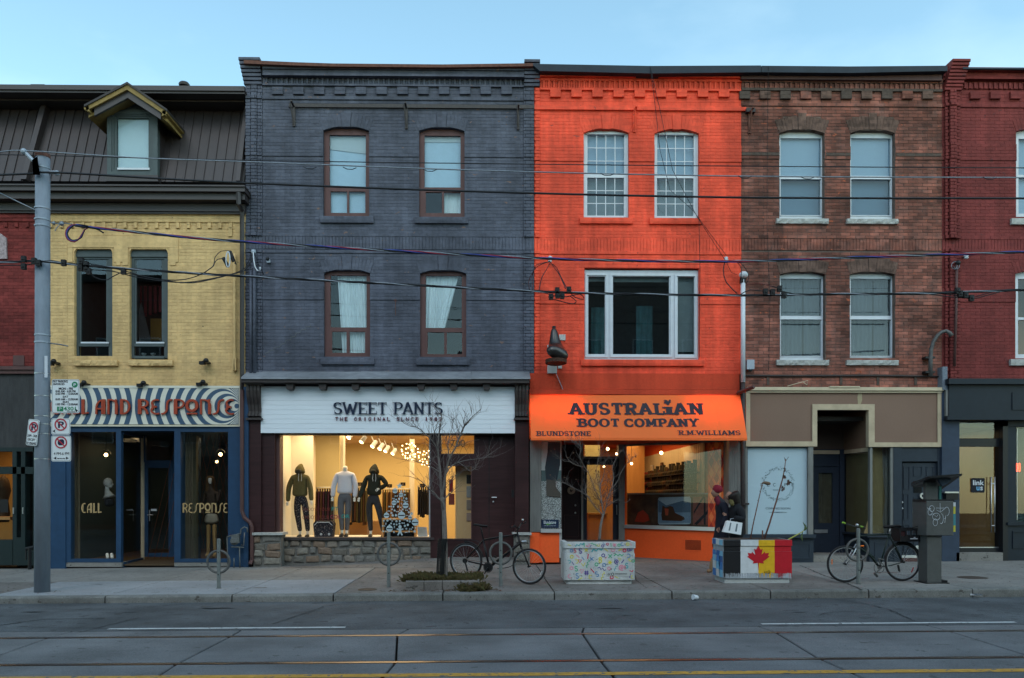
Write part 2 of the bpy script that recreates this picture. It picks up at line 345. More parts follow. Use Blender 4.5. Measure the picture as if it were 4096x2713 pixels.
# other track and far lane on the camera's side of the street, then the near pavement
for i in range(len(jx)-1):
    ob('track_slab',crooked(jx[i],jx[i+1],3.4,YYL-1.11,0,0,0),M['trackslab'],bed)
near=struct('near_lane',MB().hexa([(-50,.4,-.45),(50,.4,.05),(50,3.39,.05),(-50,3.39,-.45),(-50,.4,-.25),(50,.4,.25),(50,3.39,.25),(-50,3.39,-.25)]),M['asphalt'])
struct('near_pavement',MB().hexa([(-50,-3,-.45),(50,-3,.05),(50,.39,.05),(-50,.39,-.45),(-50,-3,-.13),(50,-3,.37),(50,.39,.37),(-50,.39,-.13)]),M['walk'])
for yr in (YR1,YR2):# steel rail with its flangeway, sunk in the slab
    r=MB();r.hexa([(-40,yr-.02,-.35),(40,yr-.02,.05),(40,yr+.055,.05),(-40,yr+.055,-.35),(-40,yr-.015,-.204),(40,yr-.015,.196),(40,yr+.05,.196),(-40,yr+.05,-.204)])
    ro=struct('tram_rail',r,M['rail_steel'])
    g=MB();g.hexa([(-40,yr-.053,-.35),(40,yr-.053,.05),(40,yr-.021,.05),(-40,yr-.021,-.35),(-40,yr-.053,-.222),(40,yr-.053,.178),(40,yr-.021,.178),(-40,yr-.021,-.222)])
    g.hexa([(-40,yr+.056,-.35),(40,yr+.056,.05),(40,yr+.073,.05),(-40,yr+.073,-.35),(-40,yr+.056,-.206),(40,yr+.056,.194),(40,yr+.073,.194),(-40,yr+.073,-.206)])
    ob('flangeway',g,M['rail_rust'],ro)
def strip(px0,px1,y0,y1,name,m,ragged=.004,Z=.004):
    x0=PX(px0,(y0+y1)/2) if px0>-1000 else XL;x1=PX(px1,(y0+y1)/2) if px1<5000 else XR
    n=max(4,int((x1-x0)/.12));v=[];f=[]
    for i in range(n+1):
        x=x0+(x1-x0)*i/n;w=rnd.uniform(-ragged,ragged)
        v+= [(x,y0+w,zr(x)+Z),(x,y1+rnd.uniform(-ragged,ragged),zr(x)+Z)]
    for i in range(n):f.append((2*i,2*i+2,2*i+3,2*i+1))
    return struct(name,MB().poly(v,f),m)
strip(432,1382,10.17,10.25,'lane_marking',M['white_line'])
strip(3046,4064,10.19,10.27,'lane_marking',M['white_line'])
strip(-2000,9000,YYL-.06,YYL+.07,'centre_line',M['yellow_line'])
# asphalt patches and skid marks as thin overlays
M['tar']=mat('tar',(.032,.034,.038),.8,var=.3,scale=8)
M['patch']=mat('patch',(.065,.068,.074),.85,var=.2,scale=5,bump=.6,bscale=90)
def crack(pts,w,name='road_crack',m='tar',f=zr,Z=.004,parent=None):
    v=[];fc=[];P2=[]
    for i in range(len(pts)-1):
        a,b=Vector(pts[i]),Vector(pts[i+1]);n=max(2,int((b-a).length/.07))
        for k in range(n):P2.append(a.lerp(b,k/n)+Vector((rnd.uniform(-.012,.012),rnd.uniform(-.012,.012))))
    P2.append(Vector(pts[-1]))
    for i,p in enumerate(P2):
        d=(P2[min(i+1,len(P2)-1)]-P2[max(i-1,0)]).normalized();nn=Vector((-d.y,d.x));ww=w*rnd.uniform(.5,1.3)*.5
        for s in (-1,1):
            q=p+nn*ww*s;v.append((q.x,q.y,f(q.x)+Z))
    for i in range(len(P2)-1):fc.append((2*i,2*i+1,2*i+3,2*i+2))
    return struct(name,MB().poly(v,fc),M[m],parent)
def g2(px,py,f=GR):p=f(px,py);return (p.x,p.y)
crack([g2(3340,2397),g2(3450,2412),g2(3560,2440),g2(3660,2486)],.022)
crack([g2(1090,2497),g2(1230,2450),g2(1300,2425),g2(1420,2408)],.022)
crack([g2(0,2502),g2(170,2478),g2(420,2473)],.03)
crack([g2(320,2530),g2(440,2500),g2(560,2470)],.018)
for px,py,w in ((860,2432,.16),(140,2447,.10),(2440,2433,.11),(2860,2439,.07),(2250,2424,.05),(3200,2450,.06),(2510,2462,.05),(520,2448,.07)):
    c=GR(px,py);n=14;vv=[(c.x+w*1.6*math.cos(2*math.pi*k/n)*rnd.uniform(.7,1.5),c.y+w*.42*math.sin(2*math.pi*k/n)*rnd.uniform(.6,1.3)) for k in range(n)]
    struct('road_patch',MB().poly([(x,y,zr(x)+.0045) for x,y in vv],[tuple(range(n))]),M['patch'])
rr0=random.Random(31)
for _ in range(16):
    x,y=rr0.uniform(-9,10),rr0.uniform(10.3,12.6);a=rr0.uniform(-.5,.5);p_=[(x,y)]
    for k in range(rr0.randint(3,7)):a+= rr0.uniform(-.5,.5);x+= .28*math.cos(a);y=min(12.7,max(10.1,y+.28*math.sin(a)));p_.append((x,y))
    crack(p_,rr0.uniform(.006,.014))
# kerb stones and pavement slabs
kx=[-15.5,-13.7,-11.8,-9.95,-8.05,-6.1,-4.08,-2.46,-.7,1.1,3.0,4.6,6.2,7.9,9.7,11.6,13.5,15.5]
kerb=struct('kerb',MB().box(XL,XR,YK+.02,YK+.15,-.5,-.08),M['joint'])
for i in range(len(kx)-1):
    x0,x1=kx[i]+.011,kx[i+1]-.011;mb=MB()
    zt0,zt1=zs(x0)-.003,zs(x1)-.003;yf=YK+rnd.uniform(-.008,.008)
    mb.poly([(x0,yf-.01,zr(x0)-.2),(x1,yf-.01,zr(x1)-.2),(x1,YK+.165,zr(x1)-.2),(x0,YK+.165,zr(x0)-.2),
             (x0,yf,zt0-.03),(x1,yf,zt1-.03),(x1,yf+.012,zt1-.008),(x0,yf+.012,zt0-.008),(x0,yf+.035,zt0),(x1,yf+.035,zt1),(x1,YK+.165,zt1),(x0,YK+.165,zt0)],
            [(3,2,1,0),(0,1,5,4),(4,5,6,7),(7,6,9,8),(8,9,10,11),(2,3,11,10),(0,4,7,8,11,3),(1,2,10,9,6,5)])
    ob('kerb_stone',mb,M['kerb'],kerb)
walk=struct('sidewalk',MB().hexa([(XL,YK+.18,-.6),(XR,YK+.18,-.3),(XR,21.5,-.3),(XL,21.5,-.6),(XL,YK+.18,zs(XL)-.05),(XR,YK+.18,zs(XR)-.05),(XR,21.5,zs(XR)-.05),(XL,21.5,zs(XL)-.05)]),M['joint'])
rowsY=[(YK+.18,15.09),(15.112,17.95)]
for ri,(ya,yb) in enumerate(rowsY):
    for i in range(len(kx)-1):
        mm=M['walk_new'] if (ri== 0 and -8.1<kx[i] <-2.6) else (M['walk'] if (ri== 1 and kx[i] <-2.5) or kx[i] >6 else M['walk_old'])
        mb=MB();gslab(mb,kx[i]+.011+(.0 if ri== 0 else .02),kx[i+1]-.011+(.0 if ri== 0 else .02),ya,yb,zs,0)
        ob('paving_slab',mb,mm,walk)
mb=MB();gslab(mb,XL,XR,17.962,21.4,zs,-.002);ob('threshold_paving',mb,M['walk_old'],walk)
crack([g2(2587,2354,GS),g2(2545,2322,GS),g2(2540,2300,GS)],.012,'pavement_crack','joint',zs,.003)
crack([g2(3200,2262,GS),g2(3290,2300,GS),g2(3405,2341,GS),g2(3450,2362,GS)],.03,'pavement_crack','joint',zs,.003)
crack([g2(2795,2252,GS),g2(2870,2275,GS),g2(2990,2290,GS)],.012,'pavement_crack','joint',zs,.003)
for px,py in ((395,2338),(620,2370),(1040,2352),(2600,2320),(3000,2352),(3350,2345),(3960,2300),(700,2300),(1130,2288),(3900,2330)):
    c=GS(px,py);n=12;w=rnd.uniform(.05,.12)
    ob('stain',MB().poly([(c.x+w*1.3*math.cos(2*math.pi*k/n)*rnd.uniform(.7,1.3),c.y+w*.5*math.sin(2*math.pi*k/n),zs(c.x)+.0035) for k in range(n)],[tuple(range(n))]),M['walk_old'] if px<1400 else M['walk'],walk)
def manhole(px,py,r,label):
    c=GS(px,py);mb=MB().lathe([(r,0),(r,.006),(r*.9,.010),(r*.88,.006),(.001,.006)],c.x,c.y,24,zs(c.x)-.001)
    o=ob('utility_cover',mb,flat('cover_iron',(.06,.045,.038)));tag(o,label,'utility cover')
manhole(1470,2359,.16,'rusty round utility cover set in the pavement by the kerb, left of the tree bed')
manhole(3890,2311,.25,'wide dark utility cover in the pavement right of the payphone')

# ------------------------------------------------------------------ brick walls laid brick by brick
def sub(iv,a,b):
    out=[]
    for s,e in iv:
        if b<= s or a>= e:out.append((s,e));continue
        if a>s:out.append((s,a))
        if b<e:out.append((b,e))
    return out
def arch_geo(op):
    xa,xb,za,zb,rise,ring=op
    hw=(xb-xa)/2;cx=(xa+xb)/2
    if rise<= 0:return cx,hw,None,None
    Rr=(hw*hw+rise*rise)/(2*rise);return cx,hw,Rr,zb+rise-Rr
def brick_wall(bld,m,mm,X0,X1,Z0,Z1,Y,ops=(),bands=(),soldiers=(),nparts=300,skip=(),proud=(),mband=None):
    """ops: (xa, xb, zbottom, zspring, rise, ring); bands: (z0, z1, out) courses standing proud; soldiers: (z0, z1, out); proud: x ranges standing out"""
    back=MB();cand=[]
    r0,r1=math.floor(Z0/BH),math.ceil(Z1/BH)
    for r in range(r0,r1):
        za,zb=max(r*BH,Z0),min((r+1)*BH,Z1)
        if zb-za<.01:continue
        zm=(za+zb)/2;off=0
        for b0,b1,o_ in bands:
            if b0<= zm<b1:off=-o_
        bi=[(X0,X1)];li=[(X0,X1)]
        for op in ops:
            cx,hw,Rr,zc=arch_geo(op);xa,xb,oa,ob_,rise,ring=op
            if oa-.001<= zm<ob_:bi=sub(bi,xa,xb);li=sub(li,xa,xb)
            elif rise>0 and ob_<= zm<ob_+rise:
                h=math.sqrt(max(0,Rr*Rr-(za-zc)**2)) if za>ob_ else hw
                bi=sub(bi,cx-min(h,hw),cx+min(h,hw))
            if ring>0 and zm>= ob_:
                q=(Rr+ring)**2-(zm-zc)**2
                if q>0:
                    lim=hw+(zm-ob_)*(hw/(ob_-zc)) if rise>0 else hw
                    h=min(math.sqrt(q),lim)
                    if zm<zc+Rr+ring:li=sub(li,cx-h,cx+h)
        for a,b in bi:back.box(a,b,Y+(.0055 if m is mm else .009)+off,Y+.30,za,zb)
        if any(s0<= zm<s1 for s0,s1,_ in soldiers):continue
        if any(s0<= zm<s1 for s0,s1 in skip):continue
        par=.5 if r % 2 else 0
        for pr_ in proud:
            for e_ in pr_[:2]:li=[w_ for a,b in li for w_ in (((a,e_),(e_,b)) if a+.03<e_<b-.03 else ((a,b),))]
        for a,b in li:
            c=math.floor(a/BL+par)
            while (c-par)*BL<b:
                x0,x1=max(a,(c-par)*BL),min(b,(c+1-par)*BL);c+= 1
                if x1-x0<.02:continue
                po=sum(p[2] for p in proud if p[0] <= (x0+x1)/2<p[1])
                j=rnd.uniform(-.0012,.0012)
                cand.append((x0+.0045,x1-.0045,Y+off-po+j,za+.0045,zb-.0045))
    for s0,s1,o_ in soldiers:
        x=X0;iv=[(X0,X1)]
        for op in ops:
            if op[2] <(s0+s1)/2<op[3]:iv=sub(iv,op[0],op[1])
        for a,b in iv:
            x=a
            while x<b-.03:
                x1=min(b,x+.0755);cand.append((x+.003,x1-.003,Y-o_+rnd.uniform(-.0015,.0015),s0+.003,s1-.003));x=x1
    wall=ob('wall',back,mm,bld)
    full=[c for c in cand if abs((c[1]-c[0])-(BL-.009)) <.002 and abs((c[4]-c[3])-(BH-.009)) <.002]
    full.sort(key=lambda c:(c[0]+.1)**2+(c[2])**2+(c[3]-EYE)**2)
    keep=set(full[:nparts]);bm_=MB().bev(0,BL-.009,0,.10,0,BH-.009,.003).mesh('brick',m)
    for c in full[:nparts]:
        o=bpy.data.objects.new('brick',bm_);COL.objects.link(o);o.parent=wall;o.location=(c[0],c[2],c[3])
    rest=MB()
    for c in cand:
        if c not in keep:rest.bev(c[0],c[1],c[2],c[2]+.10,c[3],c[4],.003)
    ob('brickwork',rest,m,wall,kind='stuff')
    return wall
def voussoirs(wall,op,Y,m,n=15,key=.0,proudk=.02,keym=None):
    cx,hw,Rr,zc=arch_geo(op);ring=op[5]
    a0=math.asin(min(1,hw/Rr));span=2*a0
    for k in range(n):
        t0,t1=-a0+span*k/n+.002/Rr,-a0+span*(k+1)/n-.002/Rr
        mid=(t0+t1)/2;isk=key and abs(mid*Rr) <key
        if isk:continue
        r1=Rr+ring+rnd.uniform(-.004,.004);y=Y-.004+rnd.uniform(-.002,.002)
        pts=[(cx+Rr*math.sin(t0),zc+Rr*math.cos(t0)),(cx+Rr*math.sin(t1),zc+Rr*math.cos(t1)),(cx+r1*math.sin(t1),zc+r1*math.cos(t1)),(cx+r1*math.sin(t0),zc+r1*math.cos(t0))]
        ob('arch_brick',MB().prism(pts,y,y+.2),m,wall)
    if key:
        zt=zc+Rr;kw=key*.92
        ob('keystone',MB().prism([(cx-kw*.85,zt-.02),(cx+kw*.85,zt-.02),(cx+kw*1.05,zt+ring+.06),(cx-kw*1.05,zt+ring+.06)],Y-proudk,Y+.2),keym or m,wall)
def opn(px0,px1,py0,py1,crown=0,ring=.27,Y=YF):# opening from photo pixels: bottom py1, springing py0, crown py
    pm=(px0+px1)/2;zb=PZ(py0,Y,pm)
    return (PX(px0,Y),PX(px1,Y),PZ(py1,Y,pm),zb,(PZ(crown,Y,pm)-zb) if crown else 0,ring if crown else 0)
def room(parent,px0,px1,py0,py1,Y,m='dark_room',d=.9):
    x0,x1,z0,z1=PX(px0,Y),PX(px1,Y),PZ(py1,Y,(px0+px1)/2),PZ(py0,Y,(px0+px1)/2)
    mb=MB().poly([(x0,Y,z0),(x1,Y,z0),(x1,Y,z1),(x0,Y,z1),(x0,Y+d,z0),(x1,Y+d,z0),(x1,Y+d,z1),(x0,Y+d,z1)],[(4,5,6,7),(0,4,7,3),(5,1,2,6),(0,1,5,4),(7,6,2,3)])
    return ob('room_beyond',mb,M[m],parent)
def panebox(parent,px0,px1,py0,py1,Y,m='glass_up',name='pane'):
    return ob(name,pbox(MB(),px0,px1,py0,py1,Y,.006),M[m],parent)
def sill(parent,px0,px1,py0,py1,m,Y=YF,out=.07,rough=False):
    mb=MB();x0,x1=PX(px0,Y-out),PX(px1,Y-out);z0,z1=PZ(py1,Y-out,(px0+px1)/2),PZ(py0,Y-out,(px0+px1)/2)
    n=22;v=[];f=[]
    for i in range(n+1):# worn stone: the front edge wanders a little
        x=x0+(x1-x0)*i/n;k=.016 if rough else .003
        a,b=rnd.uniform(-k,k),rnd.uniform(-k,k)
        v+= [(x,Y+.12,z0),(x,Y-out+.01,z0+abs(a)*.5),(x,Y-out+b,z0+.4*(z1-z0)),(x,Y-out+a*.5,z1-.012),(x,Y-out+.012,z1-abs(b)*.3),(x,Y+.12,z1+.01)]
    for i in range(n):
        for k in range(6):f.append((i*6+k,(i+1)*6+k,(i+1)*6+(k+1) % 6,i*6+(k+1) % 6))
    f+= [(0,1,2,3,4,5),tuple(n*6+5-k for k in range(6))]
    return ob('sill',mb.poly(v,f),m,parent)
def curtain_mesh(px0,px1,py0,py1,Y,lean0=0,lean1=0,folds=14,amp=.02):
    # hanging cloth with real folds; lean = pixels the hem is drawn aside
    v=[];f=[];n=folds*6;m=8
    for j in range(m+1):
        t=j/m
        for i in range(n+1):
            s=i/n;a=px0+lean0*t;b=px1+lean1*t;px=a+(b-a)*s
            y=Y+amp*math.sin(s*folds*2*math.pi+t*1.1)*(.5+.5*t)+amp*.4*math.sin(s*folds*4.7+3*t)
            q=P(px,py0+(py1-py0)*t,Y);v.append((q.x,y,q.z))
    for j in range(m):
        for i in range(n):f.append((j*(n+1)+i,j*(n+1)+i+1,(j+1)*(n+1)+i+1,(j+1)*(n+1)+i))
    return MB().poly(v,f)
def window(bld,op,wall,m,fr,glassr,extra=(),frame_y=.10,w=0,Y=YF,panem='glass_up'):
    """frame filling the arched opening, set back; glassr: list of pane rects in pixels"""
    Yw=Y+frame_y;xa,xb,za,zb,rise,ring=op;fm=MB()
    zt=zb+rise
    # frame as a plate with rectangular holes: built from the pane rectangles' surroundings
    rects=sorted(glassr,key=lambda r:r[2])
    X=lambda p:PX(p,Yw);Zq=lambda p,pm:PZ(p,Yw,pm)
    rows={}
    for r in rects:rows.setdefault((round(r[2]/12),round(r[3]/12)),[]).append(r)
    rows=sorted(rows.values(),key=lambda a:a[0][2]);pm=(rects[0][0]+rects[0][1])/2
    z=zt+.0
    xl,xr=X(min(r[0] for r in rects)),X(max(r[1] for r in rects))
    fm.box(xa-.02,xl,Yw,Yw+.07,za,zt);fm.box(xr,xb+.02,Yw,Yw+.07,za,zt)
    prev=zt
    for row in rows:
        ztop,zbot=Zq(row[0][2],pm),Zq(row[0][3],pm)
        fm.box(xl,xr,Yw+.002,Yw+.068,ztop,prev);row.sort();px=xl
        for r in row:
            a,b=X(r[0]),X(r[1])
            if a-px>.004:fm.box(px,a,Yw+.001,Yw+.069,zbot,ztop)
            px=b
        if xr-px>.004:fm.box(px,xr,Yw+.001,Yw+.069,zbot,ztop)
        prev=zbot
    fm.box(xl,xr,Yw+.002,Yw+.068,za,prev)
    win=ob('window',fm,m,bld)
    for r in rects:panebox(win,r[0],r[1],r[2],r[3],Yw+.03,panem)
    return win

# ------------------------------------------------------------------ upper storeys
def pxr(a,b):return (PX(a),PX(b))
def zz(py,pm=2048):return PZ(py,YF,pm)
def bead(m,px0,px1,py0,py1,Y=YF+.085):# thin outer bead round a pane group
    return pframe(MB(),px0,px1,py0,py1,Y,.02,5)

# ---- dark grey house -------------------------------------------------------
grey=thing('brick_house','three-storey dark grey painted brick house with brown sash windows over the clothing shop','house',(PX(1560),YF,zs(-2)))
GW=[opn(1293,1476,522,862,505),opn(1676,1858,524,865,507),opn(1295,1480,1092,1430,1076),opn(1680,1865,1094,1432,1078)]
gx0,gx1=PX(982),PX(2136)
ZT=zz(262,1600)
gb=[(zz(625),zz(567),.022),(zz(1208),zz(1152),.022),(zz(1012),zz(1003),.022),(zz(945),zz(936),.022),(zz(424),zz(414),.02),(zz(402),zz(394),.03),(zz(315),zz(303),.05),(zz(303),ZT,.055)]
gs=[(zz(1001),zz(947),.012)]
gwall=brick_wall(grey,M['grey_paint'],M['grey_paint'],gx0,gx1,zz(1500),ZT,YF,GW,gb,gs,skip=[(zz(345),zz(315))],
                   proud=[(PX(982),PX(1050),.03),(PX(1005),PX(1030),.02),(PX(2094),PX(2137),.03)])
for op in GW:voussoirs(gwall,op,YF,M['grey_paint'],15,key=.12)
def dentils(wall,x0,x1,z0,z1,m,pitch=.0575,Y=YF):
    mb=MB();x=x0;i=0
    while x<x1-pitch:
        o=(.045 if i % 2 else .02)+rnd.uniform(-.004,.004);mb.bev(x+.003,x+pitch-.003,Y-o,Y+.1,z0,z1+rnd.uniform(-.004,.002),.005);x+= pitch;i+= 1
    ob('dentil_course',mb,m,wall,kind='stuff')
def blocks(wall,pxs,w,py0,py1,m,Y=YF,out=.055,mats=None,bands=True):
    for i,px in enumerate(pxs):
        pm=px+w/2;z0,z1=PZ(py1,Y,pm),PZ(py0,Y,pm);x0,x1=PX(px,Y),PX(px+w,Y);h=(z1-z0)/2;xm=(x0+x1)/2
        mb=MB();
        for k in range(2):mb.bev(x0,x1,Y-out-(.008 if k== 0 else 0),Y+.08,z0+h*k+.002,z0+h*(k+1)-.002,.004)
        ob('corbel_block',mb,(mats[i % len(mats)] if mats else m),wall)
dentils(gwall,PX(1052),PX(2094),zz(345),zz(318),M['grey_paint'])
blocks(gwall,[1091+83.1*i for i in range(12)],42,352,382,M['grey_paint'])
ob('corbel_course',MB().box(PX(1052),PX(2094),YF-.05,YF+.05,zz(352),zz(345)),M['grey_paint'],gwall)
for i in range(7):# stepped brick corbels of the two end piers
    for a,b,n in ((978,1049,0),(2096,2158,1)):
        zt_=zz(256+13.5*i);o=.22-.026*i
        ob('corbel_brick',MB().bev(PX(a)-(.012*(6-i) if n== 0 else 0),PX(b),YF-o,YF+.1,zt_-.07,zt_-.006,.006),M['grey_paint'],gwall)
ob('parapet_backing',MB().box(gx0,PX(2158),YF+.06,YF+.5,zz(440),zz(256)),M['grey_paint'],gwall)
cap=MB()
pts=[(975,240,14),(1180,249,13),(1330,254,12),(1770,258,12),(1990,255,12),(2132,253,12)]
for (a,ya,h),(b,yb,h2) in zip(pts,pts[1:]):
    xa,xb=PX(a,YF-.25),PX(b,YF-.25)
    cap.hexa([(xa,YF-.25,PZ(ya+h,YF-.25,a)),(xb,YF-.25,PZ(yb+h2,YF-.25,b)),(xb,YF+.5,PZ(yb+h2,YF-.25,b)),(xa,YF+.5,PZ(ya+h,YF-.25,a)),
              (xa,YF-.25,PZ(ya,YF-.25,a)),(xb,YF-.25,PZ(yb,YF-.25,b)),(xb,YF+.5,PZ(yb,YF-.25,b)),(xa,YF+.5,PZ(ya,YF-.25,a))])
ob('roof_flashing',cap,M['rust'],grey,label='rusty brown metal flashing along the roof edge')
cv=MB()
for py0,py1,o in ((262,278,.17),(278,296,.13),(296,304,.16)):pbox(cv,1050,2096,py0,py1,YF-o,.3)
ob('cornice',cv,M['grey_paint'],grey)
ob('roof',MB().box(gx0,PX(2158),YF+.5,YF+12,zz(300)-.2,zz(300)),M['dark_metal'],grey)
def rail_bracket(bld,m1,px,py0,py1,mrail=None):
    x=PX(px);z1,z0=zz(py0),zz(py1);br=MB()
    br.box(x-.03,x+.03,YF-.045,YF,z0,z1);br.tube([(x,YF-.04,z0+.03),(x-.03,YF-.26,z1-.04)],.016,6);br.box(x-.02,x+.02,YF-.30,YF,z1-.03,z1)
    return ob('sign_bracket',br,m1,bld)
ob('sign_rail',pbox(MB(),1155,2138,417,431,YF-.05,.06),M['rusty_rail'],grey,label='rusty old sign rail fixed across the facade')
for px,a,b in ((1177,432,514),(1626,436,520),(2072,440,521)):rail_bracket(grey,M['rusty_rail'],px,a,b)
M['frame_brown']=mat('frame_brown',(.095,.044,.042),.5,var=.2,scale=8,stretch=(1,1,.3))
gp=[[(1318,1463,540,747),(1322,1388,766,852),(1396,1461,766,852)],[(1698,1842,543,750),(1703,1768,769,853),(1776,1842,769,853)],
      [(1322,1466,1102,1310),(1328,1386,1327,1412),(1398,1460,1327,1412)],[(1703,1847,1103,1312),(1710,1777,1329,1417),(1787,1848,1329,1417)]]
for k,(op,ps) in enumerate(zip(GW,gp)):
    win=window(grey,op,gwall,M['frame_brown'],0,ps)
    x0,x1,y0,y1=ps[0][0],ps[0][1],ps[0][2],ps[-1][3]
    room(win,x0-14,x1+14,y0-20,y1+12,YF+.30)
    if k== 0:
        ob('blind',pbox(MB(),x0-4,x1+6,y0-8,y1+4,YF+.20,.004),M['blind_bright'],win)
        b2=MB().prism([(PX(1316,YF+.2),zz(538)),(PX(1316,YF+.2),zz(588)),(PX(1466,YF+.2),zz(606)),(PX(1466,YF+.2),zz(538))],YF+.185,YF+.191)
        ob('blind_slats',b2,M['blind'],win)
    if k== 1:
        ob('blind',pbox(MB(),x0-4,x1+6,y0-8,770,YF+.20,.004),M['blind_bright'],win)
        ob('blind_slats',pbox(MB(),x0-2,x1+2,y0-4,570,YF+.185,.006),M['blind'],win)
        ob('curtain',curtain_mesh(1768,1850,765,858,YF+.24,folds=4,amp=.01),M['curtain'],win)
    if k== 2:
        ob('curtain',curtain_mesh(1350,1475,1098,1420,YF+.22,lean0=20,lean1=10,folds=9),M['curtain'],win)
    if k== 3:
        ob('curtain',curtain_mesh(1696,1836,1098,1330,YF+.22,lean0=4,lean1=-60,folds=9),M['curtain'],win)
    sill(win,ps[0][0]-39,ps[0][1]+31,(864,867,1432,1434)[k],(890,892,1457,1459)[k],M['grey_paint'])
ck_=[(1243,1296),(1243,1306),(1224,1308),(1224,1318),(1205,1320),(1203,1330),(1185,1334),(1180,1346),(1164,1350),(1163,1360),(1143,1362),(1140,1374),(1124,1378),(1120,1388),(1098,1390),(1096,1400),(1078,1402),(1074,1410),(1060,1414)]
ob('settlement_crack',MB().tube([P(a,b,YF-.002) for a,b in ck_],.006,4),flat('crack_grey',(.16,.165,.17)),gwall)

# ---- orange house ------------------------------------------------------------
orange=thing('brick_house','bright orange painted three-storey brick house with white windows over the boot shop','house',(PX(2550),YF,zs(3)))
OW=[opn(2335,2515,532,870,513),opn(2618,2796,534,872,515),opn(2338,2797,1077,1437)]
ox0,ox1=PX(2137),PX(2965)
ZTo=zz(286,2550)
obands=[(zz(640),zz(580),.022),(zz(1211),zz(1156),.022),(zz(1014),zz(1006),.022),(zz(953),zz(944),.022),(zz(428),zz(418),.02),(zz(412),zz(404),.03),(zz(323),zz(308),.05),(zz(308),ZTo,.055)]
owall=brick_wall(orange,M['orange_paint'],M['orange_paint'],ox0,ox1,zz(1495),ZTo,YF,OW,obands,[(zz(1005),zz(954),.012)],skip=[(zz(355),zz(323))],
                   proud=[(PX(2137),PX(2160),.03)])
for op in OW[:2]:voussoirs(owall,op,YF,M['orange_paint'],15,key=.11,proudk=.012)
dentils(owall,PX(2160),PX(2960),zz(354),zz(325),M['orange_paint'])
blocks(owall,[2200+84.1*i for i in range(9)],42,362,393,M['orange_paint'])
ob('corbel_course',MB().box(PX(2160),PX(2962),YF-.05,YF+.05,zz(362),zz(354)),M['orange_paint'],owall)
cv=MB();pbox(cv,2160,2962,284,308,YF-.12,.3);ob('cornice',cv,M['orange_paint'],orange)
cap=MB()
def flash(mb,pts,Y=YF-.28,d=.8):
    for (a,ya,yb),(b,yc,yd) in zip(pts,pts[1:]):
        xa,xb=PX(a,Y),PX(b,Y)
        mb.hexa([(xa,Y,PZ(yb,Y,a)),(xb,Y,PZ(yd,Y,b)),(xb,Y+d,PZ(yd,Y,b)),(xa,Y+d,PZ(yb,Y,a)),(xa,Y,PZ(ya,Y,a)),(xb,Y,PZ(yc,Y,b)),(xb,Y+d,PZ(yc,Y,b)),(xa,Y+d,PZ(ya,Y,a))])
    return mb
ob('roof_flashing',flash(cap,[(2134,255,262),(2159,256,284),(2600,264,294),(3044,262,289)]),M['navy_metal'],orange,label='dark navy metal flashing along the roof edge')
ob('roof',MB().box(ox0,ox1,YF+.5,YF+12,zz(300)-.2,zz(300)),M['dark_metal'],orange)
ob('sign_rail',pbox(MB(),2138,2985,426,440,YF-.05,.06),M['orange_paint'],orange)
rail_bracket(orange,M['orange_paint'],2537,444,528)
M['frame_upvc']=M['white_frame']
def sashgrid(win,x0,x1,y0,y1,Y):
    g=MB()
    for i in range(1,4):pbox(g,x0+(x1-x0)*i/4-1.6,x0+(x1-x0)*i/4+1.6,y0,y1,Y,.01)
    for i in range(1,3):pbox(g,x0,x1,y0+(y1-y0)*i/3-1.6,y0+(y1-y0)*i/3+1.6,Y+.001,.01)
    ob('glazing_bars',g,M['white_frame'],win)
for k,(op,x0,x1) in enumerate(((OW[0],2350,2497),(OW[1],2629,2775))):
    d=2*k
    ps=[(x0,x1,540+d,697+d),(x0-1,x1-1,711+d,866+d)]
    win=window(orange,op,owall,M['white_frame'],0,ps,frame_y=.11)
    ob('sash',pframe(MB(),x0-16,x1+17,530+d,870+d,YF+.085,.03,7),M['white_frame'],win)
    for p in ps:sashgrid(win,*p,YF+.122)
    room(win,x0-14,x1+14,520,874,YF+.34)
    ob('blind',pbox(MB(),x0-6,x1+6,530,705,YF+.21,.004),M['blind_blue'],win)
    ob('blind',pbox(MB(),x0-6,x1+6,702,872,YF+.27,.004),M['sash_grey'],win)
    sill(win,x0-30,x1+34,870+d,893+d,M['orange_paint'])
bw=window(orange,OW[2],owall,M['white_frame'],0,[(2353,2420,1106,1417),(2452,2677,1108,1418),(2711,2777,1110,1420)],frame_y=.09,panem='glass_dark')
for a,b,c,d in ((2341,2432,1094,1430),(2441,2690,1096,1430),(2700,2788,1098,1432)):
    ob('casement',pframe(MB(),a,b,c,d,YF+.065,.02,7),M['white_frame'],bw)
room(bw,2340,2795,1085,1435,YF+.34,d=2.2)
ob('blind',pbox(MB(),2350,2425,1104,1127,YF+.2,.01),M['sash_grey'],bw);ob('blind',pbox(MB(),2450,2680,1106,1129,YF+.2,.01),M['sash_grey'],bw)
ob('blind',pbox(MB(),2706,2782,1106,1408,YF+.2,.01),M['sash_grey'],bw)
M['teal_cloth']=mat('teal_cloth',(.05,.13,.15),.9,var=.3)
ob('curtain',curtain_mesh(2365,2440,1230,1420,YF+.8,folds=3),M['teal_cloth'],bw)
ob('curtain',curtain_mesh(2545,2610,1225,1420,YF+.8,folds=3),M['teal_cloth'],bw)
sill(bw,2325,2819,1438,1463,M['orange_paint'])
st=MB();pbox(st,2120,2958,1494,1558,YF-.05,.35);ob('stucco_band',st,M['orange_stucco'],orange)
st=MB();pbox(st,2118,2488,1558,1577,YF-.10,.3);pbox(st,2488,2958,1559,1579,YF-.07,.3);ob('trim_board',st,M['orange_stucco'],orange)

